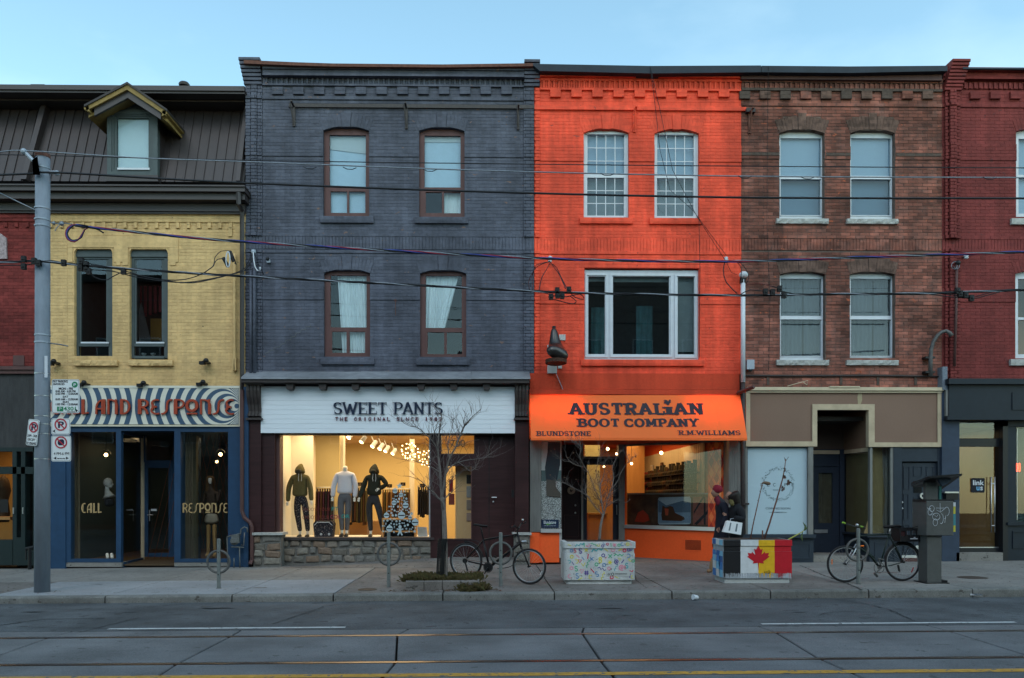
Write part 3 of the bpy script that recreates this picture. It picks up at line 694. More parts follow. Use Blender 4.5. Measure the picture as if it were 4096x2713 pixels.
# ---- unpainted brick house -----------------------------------------------------
brown=thing('brick_house','unpainted weathered brown brick house with white sash windows above the boarded shopfront','house',(PX(3370),YF,zs(8)))
BW=[opn(3118,3298,533,872,516,.30),opn(3402,3580,533,872,516,.30),opn(3120,3302,1098,1438,1085,.28),opn(3400,3580,1098,1438,1085,.28)]
bx0,bx1=PX(2965),PX(3768)
ZTb=zz(318,3370)
bbands=[(zz(640,3370),zz(583,3370),.022),(zz(1012,3370),zz(1004,3370),.02),(zz(955,3370),zz(946,3370),.02),(zz(1215,3370),zz(1152,3370),.02),(zz(434,3370),zz(416,3370),.025),(zz(336,3370),ZTb,.05)]
bwall=brick_wall(brown,M['brown_brick'],M['mortar'],bx0,bx1,zz(1560,3370),ZTb,YF,BW,bbands,[(zz(1003,3370),zz(957,3370),.012)],skip=[(zz(366,3370),zz(336,3370))])
for op in BW:voussoirs(bwall,op,YF,M['dark_brick'],17,key=.10,proudk=.012)
dentils(bwall,PX(2966),PX(3766),zz(358,3370),zz(337,3370),M['brown_brick'])
M['sooty']=mat('sooty',(.085,.064,.055),.95,var=.4,scale=12,bump=.6)
blocks(bwall,[2956+81.1*i for i in range(10)],42,368,400,M['brown_brick'],mats=[M['sooty'],M['dark_brick'],M['sooty'],M['brown_brick'],M['dark_brick']])
ob('corbel_course',MB().box(PX(2966),PX(3766),YF-.05,YF+.05,zz(368,3370),zz(358,3370)),M['sooty'],bwall)
for a,b,c,d in ((3302,3402,592,600),(3302,3402,612,636),(3582,3764,588,597),(3582,3764,610,637),(2966,3116,612,636),(3302,3402,1150,1160),(3302,3402,1203,1213),(3582,3764,1150,1160),(3582,3764,1203,1213)):
    z0,z1=zz(d,3370),zz(c,3370);r=math.ceil(z0/BH)
    while (r+1)*BH<= z1+.02:
        x=PX(a);
        while x<PX(b)-.05:
            x1=min(PX(b),x+BL);ob('dark_brick',MB().bev(x+.004,x1-.004,YF-.0275,YF,r*BH+.004,(r+1)*BH-.004,.003),M['sooty'],bwall);x=x1
        r+= 1
cv=MB();pbox(cv,2966,3768,288,319,YF-.13,.3);ob('fascia',cv,M['maroon_wood'],brown)
ob('roof_flashing',flash(MB(),[(3046,263,289),(3400,266,292),(3790,263,284)]),M['navy_metal'],brown,label='grey metal flashing along the roof edge')
ob('roof',MB().box(bx0,bx1,YF+.5,YF+12,zz(320)-.2,zz(320)),M['dark_metal'],brown)
rail_bracket(brown,M['rust'],2997,446,530);ob('rail_end',pbox(MB(),2986,3022,432,447,YF-.12,.14),M['dark_metal'],brown)
for k,op in enumerate(BW):
    x0=(3122,3404,3123,3403)[k];x1=(3284,3563,3286,3565)[k]
    if k<2:ps=[(x0,x1,553,704),(x0,x1-2,718,861)]
    else:ps=[(x0,x1,1115,1264),(x0,x1-2,1279,1424)]
    win=window(brown,op,bwall,M['white_frame'],0,ps,frame_y=.13)
    # brown jamb to the right where the opening is wider than the sash
    ob('jamb',pbox(MB(),x1+8,x1+20,ps[0][2]-14,ps[1][3]+8,YF+.10,.05),M['brown_metal'],win)
    ob('screen_frame',pframe(MB(),x0-2,x1+4,ps[1][2]-4,ps[1][3]+3,YF+.115,.02,3),M['white_frame'],win)
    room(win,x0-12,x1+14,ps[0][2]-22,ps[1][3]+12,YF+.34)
    if k<2:
        ob('blind',pbox(MB(),x0-6,x1+6,ps[0][2]-8,712,YF+.21,.004),M['blind_blue'],win)
        ob('insect_screen',pbox(MB(),x0-1,x1,712,866,YF+.27,.004),flat('screen_blue',(.10,.17,.24)),win)
    else:
        ob('curtain',curtain_mesh(x0-4,x0+86,1108,1432,YF+.26,folds=5,amp=.012),M['blind_grey'],win)
        ob('curtain',curtain_mesh(x0+92,x1+6,1108,1432,YF+.26,folds=4,amp=.012),M['blind_grey'],win)
    sill(win,x0-15,x1+31,(873,874,1439,1440)[k],(894,895,1461,1461)[k],M['stone_sill'],rough=True)

# ---- red painted house at the right ------------------------------------------
redr=thing('brick_house','dull red painted brick house at the right with a corbelled corner pier','house',(PX(4000),YF,zs(12)))
RW=[opn(4065,4245,527,868,512),opn(4062,4242,1096,1432,1080)]
rx0,rx1=PX(3768),PX(4760)
rb=[(zz(640,3950),zz(583,3950),.02),(zz(1010,3950),zz(1001,3950),.02),(zz(955,3950),zz(946,3950),.02),(zz(1215,3950),zz(1156,3950),.02),(zz(433,3950),zz(415,3950),.03),(zz(330,3950),zz(318,3950),.05),(zz(315,3950),zz(278,3950),.07)]
rwall=brick_wall(redr,M['red_paint'],M['red_paint'],rx0,rx1,zz(1520,3950),zz(278,3950),YF,RW,rb,[(zz(1000,3950),zz(957,3950),.01)],skip=[(zz(360,3950),zz(332,3950))],
                   proud=[(PX(3775),PX(3836),.06),(PX(3790),PX(3816),.05)],nparts=280)
for op in RW:voussoirs(rwall,op,YF,M['red_paint'],15,key=.11)
dentils(rwall,PX(3842),PX(4740),zz(358,3950),zz(334,3950),M['red_paint'])
blocks(rwall,[3876+80.5*i for i in range(8)],41,370,400,M['red_paint'])
for i in range(9):
    zt_=zz(262+12*i,3820);o=.30-.024*i
    ob('corbel_brick',MB().bev(PX(3782-i*1.5),PX(3852-i*1.8),YF-o,YF+.1,zt_-.066,zt_-.006,.008),M['red_paint'],rwall)
cv=MB();pbox(cv,3852,4760,272,286,YF-.2,.4);pbox(cv,3852,4760,286,318,YF-.12,.3);ob('cornice',cv,M['old_red'],redr)
ob('roof_flashing',flash(MB(),[(3852,268,276),(3900,270,276),(4200,272,278),(4760,272,278)],YF-.26),M['navy_metal'],redr,label='dark metal flashing along the roof edge')
ob('roof',MB().box(rx0,rx1,YF+.5,YF+12,zz(320)-.2,zz(320)),M['dark_metal'],redr)
for k,op in enumerate(RW):
    ps=[[(4074,4225,556,700),(4074,4225,712,855)],[(4072,4225,1116,1270),(4072,4225,1280,1418)]][k]
    win=window(redr,op,rwall,M['white_frame'],0,ps)
    room(win,4062,4240,ps[0][2]-20,ps[1][3]+12,YF+.30,'dark_room' if k== 0 else 'ply')  # lower room has no lamp; the ply colour stands in for its warm light
    if k== 0:ob('blind',pbox(MB(),4066,4230,540,864,YF+.21,.004),M['blind_blue'],win)
    sill(win,(4048,4044)[k],4250,(873,1437)[k],(897,1462)[k],M['stone_sill'])

# ---- yellow house and the old red house under one mansard ---------------------
yellow=thing('brick_house','yellow painted brick house with a brown metal mansard, dormer and tall narrow windows','house',(PX(560),YF,zs(-8)))
yx0,yx1=PX(172),PX(985)
YW=[(PX(297),PX(449),zz(1430,370),zz(1004,370),.085,.0),(PX(518),PX(671),zz(1432,590),zz(1006,590),.085,.0)]
YW=[(a,b,c,d+.07,0,0) for a,b,c,d,e,f in YW]
ywall=brick_wall(yellow,M['yellow_paint'],M['yellow_paint'],yx0,yx1,zz(1552,560),zz(850,560),YF,YW,
                   [(zz(892,560),zz(868,560),.03),(zz(868,560),zz(850,560),.045)],[],proud=[(PX(270),PX(712),0)])
for i in range(21):# small corbels under the eaves
    px=200+42.2*i
    if px>950:break
    ob('corbel_brick',MB().bev(PX(px),PX(px+13),YF-.04,YF+.05,zz(914,560),zz(892,560),.004),M['yellow_paint'],ywall)
hm=MB()                                # raised hood round the windows with stepped ends
for a,b,c,d in ((270,713,945,990),(270,290,990,1048),(456,512,990,1048),(678,713,990,1048),(463,481,1048,1061),(490,512,1048,1061),(680,702,1048,1061)):pbox(hm,a,b,c,d,YF-.016,.05)
pbox(hm,908,930,910,916,YF-.04,.06);pbox(hm,912,928,916,945,YF-.035,.05)
ob('window_hood',hm,M['yellow_paint'],yellow)
for k,(a,b) in enumerate(((297,449),(518,671))):
    Yw=YF+.10;fm=MB();g0=(332,542)[k];g1=(433,650)[k]
    # rounded-top painted surround
    x0,x1,zt_,zb_=PX(a),PX(b),zz(989,370),zz(1432,370);r=.14
    out=[(x0,zb_),(x1,zb_)]+[(x1-r+r*math.cos(t),zt_-r+r*math.sin(t)) for t in [math.pi/2*i/6 for i in range(7)]]+[(x0+r-r*math.sin(t),zt_-r+r*math.cos(t)) for t in [math.pi/2*i/6 for i in range(7)]]
    xl,xr=PX(a+28,Yw),PX(b-15,Yw);zgt,zgb=PZ(1032,Yw,a),PZ(1360,Yw,a)
    pbox(fm,a-2,a+18,1020,1432,Yw,.06);pbox(fm,b-14,b+2,1020,1432,Yw,.06);pbox(fm,a+18,b-14,1030,1037,Yw,.06)
    pbox(fm,a+18,b-14,1374,1386,Yw-.02,.08);pbox(fm,a+18,b-14,1424,1434,Yw-.02,.08)
    pbox(fm,a+18,a+28,1037,1374,Yw+.02,.05);pbox(fm,b-24,b-14,1037,1374,Yw+.02,.05)
    win=ob('window',fm,M['green_grey'],yellow)
    z1=PZ(1029,Yw,a);hd=[(p[0],p[1]) for p in out if p[1] >z1];hd=[(x0,z1),(x1,z1)]+hd
    ob('head_panel',MB().prism(hd,Yw-.03,Yw+.05),M['green_grey'],win)
    # brick spandrels filling the square opening's corners
    for sgn,xx in ((1,x0),(-1,x1)):
        top=zz(1004,370)+.07
        pts_=[(xx,zt_-r)]+[(xx+sgn*(r-r*math.cos(t)),zt_-r+r*math.sin(t)) for t in [math.pi/2*i/6 for i in range(1,7)]]
        pts_+= [(xx+sgn*r,top+.01),(xx,top+.01)]
        if sgn<0:pts_=pts_[::-1]
        ob('spandrel',MB().prism(pts_,YF+.001,YF+.2),M['yellow_paint'],win)
    ob('spandrel',MB().box(x0+r,x1-r,YF+.001,YF+.2,zt_,zz(1004,370)+.08),M['yellow_paint'],win)
    ob('drip_rail',pbox(MB(),a+26,b-15,1368,1374,Yw-.03,.03),M['white_frame'],win)
    panebox(win,a+28,b-24,1037,1368,Yw+.03,'glass_dark');panebox(win,a+18,b-14,1386,1424,Yw+.03,'glass_dark')
    rm=room(win,a-4,b+6,1010,1440,YF+.30,d=2.0)
    if k== 1:
        fl=MB();
        for i in range(5):pbox(fl,555+i*20,566+i*20,1145,1272-6*i,YF+.9,.02)
        ob('striped_cloth',fl,flat('red_cloth',(.16,.012,.02)),win)
        ob('orange_cloth',pbox(MB(),602,655,1275,1362,YF+.85,.02),flat('ochre_cloth',(.20,.09,.012)),win)
        ob('pale_cloth',MB().prism([(PX(548,YF+.86),PZ(1370,YF+.86,560)),(PX(606,YF+.86),PZ(1370,YF+.86,560)),(PX(566,YF+.86),PZ(1210,YF+.86,560)),(PX(552,YF+.86),PZ(1260,YF+.86,560))],YF+.84,YF+.86),flat('grey_cloth',(.12,.11,.12)),win)
        for px in (575,612):ob('bowl',MB().lathe([(.02,0),(.05,.03),(.06,.06)],PX(px,YF+.35),YF+.35,12,PZ(1424,YF+.35,590)),M['white_frame'],win)
    sill(win,a-5,b+18,1440,1463,M['yellow_paint'],out=.09,rough=True)
# mansard
manz0,manz1=zz(735,560),zz(372,560)
Yb,Yt=YF-.12,YF+.60
man=MB();man.hexa([(PX(-600),Yb+.03,manz0),(PX(980),Yb+.03,manz0),(PX(980),Yb+2,manz0),(PX(-600),Yb+2,manz0),(PX(-600),Yt+.03,manz1),(PX(980),Yt+.03,manz1),(PX(980),Yt+1,manz1),(PX(-600),Yt+1,manz1)])
roof=ob('roof',man,M['brown_metal'],yellow,label='brown standing seam metal mansard')
x=PX(-590);w=.213
while x<PX(970):
    x1=min(x+w,PX(975))
    pan=MB();pan.hexa([(x+.004,Yb,manz0),(x1-.004,Yb,manz0),(x1-.004,Yb+.028,manz0),(x+.004,Yb+.028,manz0),(x+.004,Yt,manz1),(x1-.004,Yt,manz1),(x1-.004,Yt+.028,manz1),(x+.004,Yt+.028,manz1)])
    pan.hexa([(x-.006,Yb-.028,manz0),(x+.006,Yb-.028,manz0),(x+.006,Yb+.01,manz0),(x-.006,Yb+.01,manz0),(x-.006,Yt-.028,manz1),(x+.006,Yt-.028,manz1),(x+.006,Yt+.01,manz1),(x-.006,Yt+.01,manz1)])
    ob('roof_panel',pan,M['brown_metal'],roof);x+= w
def fin(pxa,pxb,pya,pyb):
    f_=MB();xa,xb=PX(pxa),PX(pxb)
    f_.hexa([(xa-.1,Yb-.16,manz0-.02),(xb-.1,Yb-.16,manz0-.02),(xb-.1,Yb+.1,manz0-.02),(xa-.1,Yb+.1,manz0-.02),(xa,Yt-.2,manz1+.03),(xb,Yt-.2,manz1+.03),(xb,Yt+.1,manz1+.03),(xa,Yt+.1,manz1+.03)])
    return f_
ob('party_wall_cap',fin(128,150,0,0),M['brown_metal'],roof);ob('party_wall_cap',MB().hexa([(PX(957),Yb-.14,manz0-.02),(PX(973),Yb-.14,manz0-.02),(PX(973),Yb+.1,manz0-.02),(PX(957),Yb+.1,manz0-.02),(PX(957),Yt-.2,manz1+.03),(PX(973),Yt-.2,manz1+.03),(PX(973),Yt+.1,manz1+.03),(PX(957),Yt+.1,manz1+.03)]),M['brown_metal'],roof)
g=MB()
for a,b,o,d in ((339,351,-.05,.9),(351,358,.32,.5),(358,370,.28,.5),(372,385,.02,.5),(385,403,-.02,.5)):pbox(g,-600,978,a,b,YF-o+.12,d)
ob('upper_gutter',g,M['brown_metal'],yellow)
g=MB()
for a,b,o in ((736,742,.50),(742,762,.46),(765,795,.36),(812,842,.14),(842,852,.10)):pbox(g,-600,979,a,b,YF-o,o+.2)
pbox(g,-600,979,795,812,YF-.02,.2);ob('eaves',g,M['brown_metal'],yellow)
ob('ridge_vent',MB().lathe([(.12,0),(.13,.04),(.1,.08),(.02,.1)],PX(737,YF+1),YF+1.0,16,PZ(345,YF+1,737)),M['brown_metal'],yellow)
ob('ridge_patch',pbox(MB(),122,178,337,345,YF+.5,.5),M['dark_metal'],yellow)
# dormer
Yd=YF-.22
dm=thing  # (the dormer is a part of the house)
cheek=MB();cheek.box(PX(436,Yd),PX(627,Yd),Yd+.1,YF+1.0,PZ(720,Yd,530),PZ(445,Yd,530));dorm=ob('dormer',cheek,M['brown_metal'],yellow)
f_=MB();pframe(f_,428,630,440,700,Yd-.02,.12,18,14,16);pframe(f_,446,612,455,688,Yd+.0,.1,9);pframe(f_,455,606,461,683,Yd+.02,.1,12)
ob('dormer_frame',f_,M['green_grey'],dorm)
ob('pane',pbox(MB(),470,594,466,672,Yd+.06,.006),M['glass_up'],dorm)
ob('blind',pbox(MB(),468,596,466,684,Yd+.085,.004),mat('frost',(.58,.66,.70),.8,var=.03),dorm)
ob('drip_rail',pbox(MB(),469,598,671,679,Yd-.03,.04),M['white_frame'],dorm)
f_=MB();pbox(f_,422,632,700,725,Yd-.05,.3);ob('dormer_sill',f_,M['brown_metal'],dorm)
def gable(pk,le,ri,th,y0,y1,m,name,drop=0):
    mb=MB();c=[P(q[0],q[1],y0) for q in (pk,le,ri)]
    for a,b in ((c[1],c[0]),(c[0],c[2])):
        mb.hexa([(a.x,y0,a.z-th),(b.x,y0,b.z-th),(b.x,y1,b.z-th),(a.x,y1,a.z-th),(a.x,y0,a.z),(b.x,y0,b.z),(b.x,y1,b.z),(a.x,y1,a.z)])
    return ob(name,mb,m,dorm)
Yg=Yd-.42
gable((508,327),(336,418),(668,436),.05,Yg-.03,YF+1.0,M['dark_metal'],'dormer_roof')
gable((508,335),(343,420),(663,438),.13,Yg,Yg+.05,M['gold_trim'],'barge_board')
gable((510,362),(377,434),(643,448),.16,Yg+.06,Yg+.12,M['brown_metal'],'barge_board')
s_=MB();a=P(508,335,Yg);b=P(343,420,Yg);c_=P(663,438,Yg)
for p,q in ((b,a),(a,c_)):s_.hexa([(p.x,Yg+.12,p.z-.22),(q.x,Yg+.12,q.z-.22),(q.x,YF+.6,q.z-.22),(p.x,YF+.6,p.z-.22),(p.x,Yg+.12,p.z-.16),(q.x,Yg+.12,q.z-.16),(q.x,YF+.6,q.z-.16),(p.x,YF+.6,p.z-.16)])
ob('soffit',s_,M['gold_trim'],dorm)
tr=[P(508,372,Yd),P(425,442,Yd),P(635,448,Yd)]
ob('gable_panel',MB().prism([(tr[1].x,tr[1].z),(tr[2].x,tr[2].z),(tr[0].x,tr[0].z)],Yd+.02,YF+.6),M['green_grey'],dorm)
# gold returned eave at the right of the dormer
a,b=P(668,436,Yg),P(724,487,YF+.3)
ob('eave_return',MB().hexa([(a.x-.12,Yg,a.z-.16),(a.x,Yg,a.z-.10),(a.x,YF+.35,a.z-.10),(a.x-.12,YF+.35,a.z-.16),(a.x-.10,Yg,a.z-.04),(a.x,Yg,a.z-.02),(a.x,YF+.35,a.z-.02),(a.x-.10,YF+.35,a.z-.04)]),M['gold_trim'],dorm)
a=P(336,418,Yg)
ob('eave_return',MB().hexa([(a.x,Yg,a.z-.10),(a.x+.12,Yg,a.z-.16),(a.x+.12,YF+.35,a.z-.16),(a.x,YF+.35,a.z-.10),(a.x,Yg,a.z-.02),(a.x+.10,Yg,a.z-.04),(a.x+.10,YF+.35,a.z-.04),(a.x,YF+.35,a.z-.02)]),M['gold_trim'],dorm)
# old red house, left edge
redl=thing('brick_house','old dark red brick house at the left edge, behind the utility pole','house',(PX(60),YF,zs(-11)))
lwall=brick_wall(redl,M['old_red'],M['old_red'],PX(-600),PX(172),zz(1470,60),zz(850,60),YF,[],[(zz(892,60),zz(868,60),.03),(zz(868,60),zz(850,60),.045)],[])
for i in range(18):
    px=-540+43*i
    if px<160:ob('corbel_brick',MB().bev(PX(px),PX(px+13),YF-.04,YF+.05,zz(910,60),zz(892,60),.004),M['old_red'],lwall)
ob('stone_plaque',MB().prism([(PX(-40),zz(1048)),(PX(31),zz(1045)),(PX(28),zz(962)),(PX(5),zz(945)),(PX(-40),zz(945))],YF-.04,YF+.02),mat('weathered_stone',(.33,.26,.27),.9,var=.5,scale=25),redl)
ob('steel_plate',pbox(MB(),52,96,1422,1463,YF-.02,.03),M['maroon_wood'],redl)
g=MB();pbox(g,-600,160,1464,1478,YF-.16,.3);pbox(g,-600,160,1478,1494,YF-.12,.3);ob('ledge',g,M['maroon_wood'],redl)
M['stucco_dark']=mat('stucco_dark',(.045,.045,.047),.9,var=.3,scale=5,bump=.8,bscale=70,stretch=(2,1,.4))
ob('stucco_panel',pbox(MB(),-600,152,1494,1790,YF-.05,.3),M['stucco_dark'],redl)

# ------------------------------------------------------------------ lettering
def arc(cx,cy,rx,ry,a0,a1,n=9):return [(cx+rx*math.cos(R(a0+(a1-a0)*i/n)),cy+ry*math.sin(R(a0+(a1-a0)*i/n))) for i in range(n+1)]
GL={  # width, strokes, serif points
 'A':(.9,[[(.1,0),(.42,.98)],[(.42,1),(.8,0)],[(.22,.33),(.68,.33)]],[(.1,0),(.8,0)]),
 'B':(.82,[[(.2,0),(.2,1)],[(.2,.96)]+arc(.45,.755,.24,.205,90,-90)+[(.2,.55)],[(.2,.53)]+arc(.47,.285,.28,.245,90,-90)+[(.2,.04)]],[(.12,0),(.12,1)]),
 'C':(.86,[arc(.47,.5,.37,.45,48,312,16)],[(.76,.80,'v'),(.76,.2,'v')]),
 'D':(.9,[[(.2,0),(.2,1)],[(.2,.96)]+arc(.42,.5,.38,.46,90,-90,14)+[(.2,.04)]],[(.12,0),(.12,1)]),
 'E':(.78,[[(.2,0),(.2,1)],[(.2,.95),(.68,.95)],[(.2,.5),(.56,.5)],[(.2,.05),(.7,.05)]],[(.12,0),(.12,1),(.69,.86,'v'),(.71,.14,'v')]),
 'F':(.74,[[(.2,0),(.2,1)],[(.2,.95),(.66,.95)],[(.2,.5),(.54,.5)]],[(.2,0)]),
 'I':(.42,[[(.21,0),(.21,1)]],[(.21,0),(.21,1)]),
 'i':(.42,[[(.21,0),(.21,.68)]],[(.21,0),(.14,.68)]),
 'L':(.74,[[(.2,0),(.2,1)],[(.2,.05),(.66,.05)]],[(.2,0),(.2,1),(.67,.16,'v')]),
 'M':(1.08,[[(.2,0),(.2,1)],[(.2,1),(.54,.2)],[(.54,.2),(.88,1)],[(.88,0),(.88,1)]],[(.2,0),(.88,0),(.14,1),(.94,1)]),
 'N':(.92,[[(.18,0),(.18,1)],[(.18,.98),(.74,.02)],[(.74,0),(.74,1)]],[(.18,0),(.12,1),(.74,1)]),
 'O':(.92,[arc(.46,.5,.36,.46,90,450,22)],[]),
 'P':(.78,[[(.2,0),(.2,1)],[(.2,.96)]+arc(.44,.71,.27,.25,90,-90)+[(.2,.46)]],[(.2,0),(.12,1)]),
 'R':(.86,[[(.2,0),(.2,1)],[(.2,.96)]+arc(.44,.74,.26,.22,90,-90)+[(.2,.52)],[(.44,.52),(.72,0)]],[(.2,0),(.12,1),(.76,0)]),
 'S':(.72,[arc(.36,.735,.25,.225,35,270,12)+arc(.36,.265,.26,.225,90,-145,12)[1:]],[(.585,.83,'v'),(.13,.17,'v')]),
 'T':(.8,[[(.4,0),(.4,1)],[(.08,.95),(.72,.95)]],[(.4,0),(.09,.86,'v'),(.71,.86,'v')]),
 'U':(.9,[[(.18,1),(.18,.36)]+arc(.45,.36,.27,.32,180,360,10)+[(.72,1)]],[(.18,1),(.72,1)]),
 'W':(1.2,[[(.1,1),(.38,.0)],[(.38,0),(.6,.85)],[(.6,.85),(.84,0)],[(.84,0),(1.1,1)]],[(.1,1),(1.1,1)]),
 'Y':(.86,[[(.1,1),(.43,.48)],[(.76,1),(.43,.48)],[(.43,.5),(.43,0)]],[(.1,1),(.76,1),(.43,0)]),
 '.':(.26,[[(.13,0),(.13,.16)]],[]),' ':(.34,[],[]),
}
DECO={
 'C':(.80,[arc(.52,.5,.40,.46,70,290,16),[(.30,.15),(.30,.85)]]),'A':(.84,[[(.14,0),(.14,.4)]+arc(.68,.4,.54,.56,180,92,10),[(.70,0),(.70,1)],[(.2,.36),(.70,.36)],[(.56,0),(.56,.9)]]),
 'L':(.64,[[(.14,0),(.14,1)],[(.24,0),(.24,1)],[(.14,.04),(.6,.1)]]),'N':(.86,[[(.14,0),(.14,1)],[(.14,.96),(.42,.96)]+arc(.40,.5,.34,.44,80,10,8)+[(.72,0)],[(.66,.0),(.66,1)]]),
 'D':(.84,[[(.16,0),(.16,1)],[(.24,0),(.24,1)],[(.16,.96)]+arc(.32,.5,.42,.46,90,-90,14)+[(.16,.04)]]),
 'R':(.82,[[(.14,0),(.14,1)],[(.24,.0),(.24,1)],[(.14,.96)]+arc(.40,.72,.30,.24,90,-90)+[(.3,.48)],[(.34,.5)]+arc(.30,.0,.38,.44,80,0,8)]),
 'E':(.72,[arc(.46,.72,.30,.24,60,270,10),arc(.46,.26,.34,.24,90,300,10),[(.2,.3),(.2,.7)]]),'S':(.78,[[(.04,.03)]+arc(.1,.35,.30,.33,270,350,6)+[(.42,.62)]+arc(.68,.66,.26,.30,180,90,7)+[(.76,.96)]]),
 'P':(.80,[[(.14,0),(.14,1)],[(.24,0),(.24,1)],[(.14,.96)]+arc(.42,.70,.30,.26,90,-90)+[(.3,.44)]]),'O':(.90,[arc(.45,.58,.36,.38,90,450,22),arc(.45,.58,.30,.32,90,450,22),[(.12,.04),(.80,.04)]]),
 ' ':(.42,[]),
}
def ribbon(mb,pts,wx,wy,y0,y1,mp):
    n=len(pts);closed=n>3 and abs(pts[0][0]-pts[-1][0]) <1e-6 and abs(pts[0][1]-pts[-1][1]) <1e-6
    L_=[];R_=[]
    for i in range(n):
        a=pts[i-1] if i>0 else (pts[-2] if closed else pts[0]);b=pts[i+1] if i<n-1 else (pts[1] if closed else pts[-1])
        dx,dy=b[0]-a[0],b[1]-a[1];l=math.hypot(dx,dy) or 1;nx_,ny_=-dy/l,dx/l
        t=.5*math.sqrt((nx_*wx)**2+(ny_*wy)**2);L_.append((pts[i][0]+nx_*t,pts[i][1]+ny_*t));R_.append((pts[i][0]-nx_*t,pts[i][1]-ny_*t))
    v=[];
    for l,r in zip(L_,R_):v+= [mp(l[0],l[1],y0),mp(r[0],r[1],y0),mp(r[0],r[1],y1),mp(l[0],l[1],y1)]
    f=[]
    for i in range(n-1):
        for k in range(4):f.append((i*4+k,(i+1)*4+k,(i+1)*4+(k+1) % 4,i*4+(k+1) % 4))
    f+= [(0,1,2,3),(n*4-1,n*4-2,n*4-3,n*4-4)]
    mb.poly(v,f)
def word(text,px0,px1,py0,py1,Y,m,parent,wx=.2,wy=.12,serif=.1,hs=.09,deco=False,depth=.03,mp=None,track=.0,name='letter'):
    G=DECO if deco else GL;tot=sum(G[c][0]+track for c in text)-track
    pm=(px0+px1)/2;X0,X1,Z0,Z1=PX(px0,Y),PX(px1,Y),PZ(py1,Y,pm),PZ(py0,Y,pm)
    sx,sz=(X1-X0)/tot,(Z1-Z0);x=0
    base=mp or (lambda X,Z,d:(X,Y+d,Z))
    out=[]
    for c in text:
        g=G[c];mb=MB();k=0;ar=sz/sx
        for st in g[1]:
            e=-.0006*k;k+= 1
            ribbon(mb,st,wx*(ar if 0 else 1),wy,e,depth,lambda u,v,d,x=x:base(X0+(x+u)*sx,Z0+v*sz,d))
        if not deco and serif:
            for s in g[2]:
                e=-.0006*k;k+= 1
                if len(s) == 3:st=[(s[0]-.0,s[1]-.14),(s[0],s[1]+.14)];
                else:
                    yy=s[1]+(hs/2 if s[1] == 0 else -hs/2);st=[(s[0]-wx*.5-serif,yy),(s[0]+wx*.5+serif,yy)]
                if len(s) == 3:ribbon(mb,st,hs*.9,hs,e,depth,lambda u,v,d,x=x:base(X0+(x+u)*sx,Z0+v*sz,d))
                else:ribbon(mb,st,hs,hs,e,depth,lambda u,v,d,x=x:base(X0+(x+u)*sx,Z0+v*sz,d))
        if g[1]:out.append(ob(name,mb,m,parent))
        x+= g[0]+track
    return out
def text(s,px0,px1,py0,py1,Y,m,parent,name='lettering',ext=.001,rot=0,mir=False,off=.0,y_lift=0):
    cu=bpy.data.curves.new(name,'FONT');cu.body=s;cu.extrude=ext;cu.offset=off;cu.align_x='LEFT';cu.resolution_u=3
    o=bpy.data.objects.new(name,cu);COL.objects.link(o);cu.materials.append(m)
    bpy.context.view_layer.update()
    bb=[Vector(b) for b in o.bound_box];bx=max(b.x for b in bb)-min(b.x for b in bb);bz=max(b.y for b in bb)-min(b.y for b in bb);mx,my=min(b.x for b in bb),min(b.y for b in bb)
    pm=(px0+px1)/2;X0,X1,Z0,Z1=PX(px0,Y),PX(px1,Y),PZ(py1,Y,pm),PZ(py0,Y,pm)
    sx,sz=(X1-X0)/max(bx,1e-4),(Z1-Z0)/max(bz,1e-4)
    if mir:mtx=Matrix.Translation((X1,Y,Z0)) @ Matrix(((-sx,0,0,0),(0,0,-1,0),(0,sz,0,0),(0,0,0,1))) @ Matrix.Translation((-mx,-my,0))
    else:mtx=Matrix.Translation((X0,Y,Z0)) @ Matrix(((sx,0,0,0),(0,0,-1,0),(0,sz,0,0),(0,0,0,1))) @ Matrix.Translation((-mx,-my,0))
    if rot:c=Vector(((X0+X1)/2,Y,(Z0+Z1)/2));mtx=Matrix.Translation(c) @ Matrix.Rotation(R(rot),4,'Y') @ Matrix.Translation(-c) @ mtx
    me=bpy.data.meshes.new_from_object(o);me.transform(mtx);bpy.data.objects.remove(o)
    me.materials.clear();me.materials.append(m)
    return ob(name,me,m,parent)

def area(name,loc,rot,sx,sy,e,col):
    d=bpy.data.lights.new(name,'AREA');d.shape='RECTANGLE';d.size=sx;d.size_y=sy;d.energy=e;d.color=col
    o=bpy.data.objects.new(name,d);COL.objects.link(o);o.location=loc;o.rotation_euler=rot;return o
WARM=(1.0,.72,.36);WARM2=(1.0,.60,.24)
M['bulb']=glow('bulb',(1.0,.66,.28),8);M['bulb_soft']=glow('bulb_soft',(1.0,.60,.25),5)

# ------------------------------------------------------------------ clothing shop (ground floor of the grey house)
YS=18.35
sh=MB()                                # lead-grey sloping shelf over the shopfront
for a,b in ((963,1431),(1431,1884),(1884,2122)):
    xa,xb=PX(a,17.62)+.002,PX(b,17.62)-.002;za=PZ(1516,17.62,a);zb=PZ(1488,YF,a)
    sh.hexa([(xa,17.62,za),(xb,17.62,za),(xb,YF+.02,za),(xa,YF+.02,za),(xa,17.62,za+.03),(xb,17.62,za+.03),(xb,YF+.02,zb+.02),(xa,YF+.02,zb+.02)])
ob('shop_cornice',sh,M['grey_flash'],grey,label='weathered grey sloping shelf over the shop sign')
f_=MB();pbox(f_,966,2118,1516,1531,17.66,.4);ob('cornice_board',f_,M['dark_wood'],grey)
f_=MB();pbox(f_,985,2116,1531,1560,17.98,.3);pbox(f_,985,2134,1500,1740,YF+.01,.28);ob('frieze',f_,M['dark_wood'],grey)
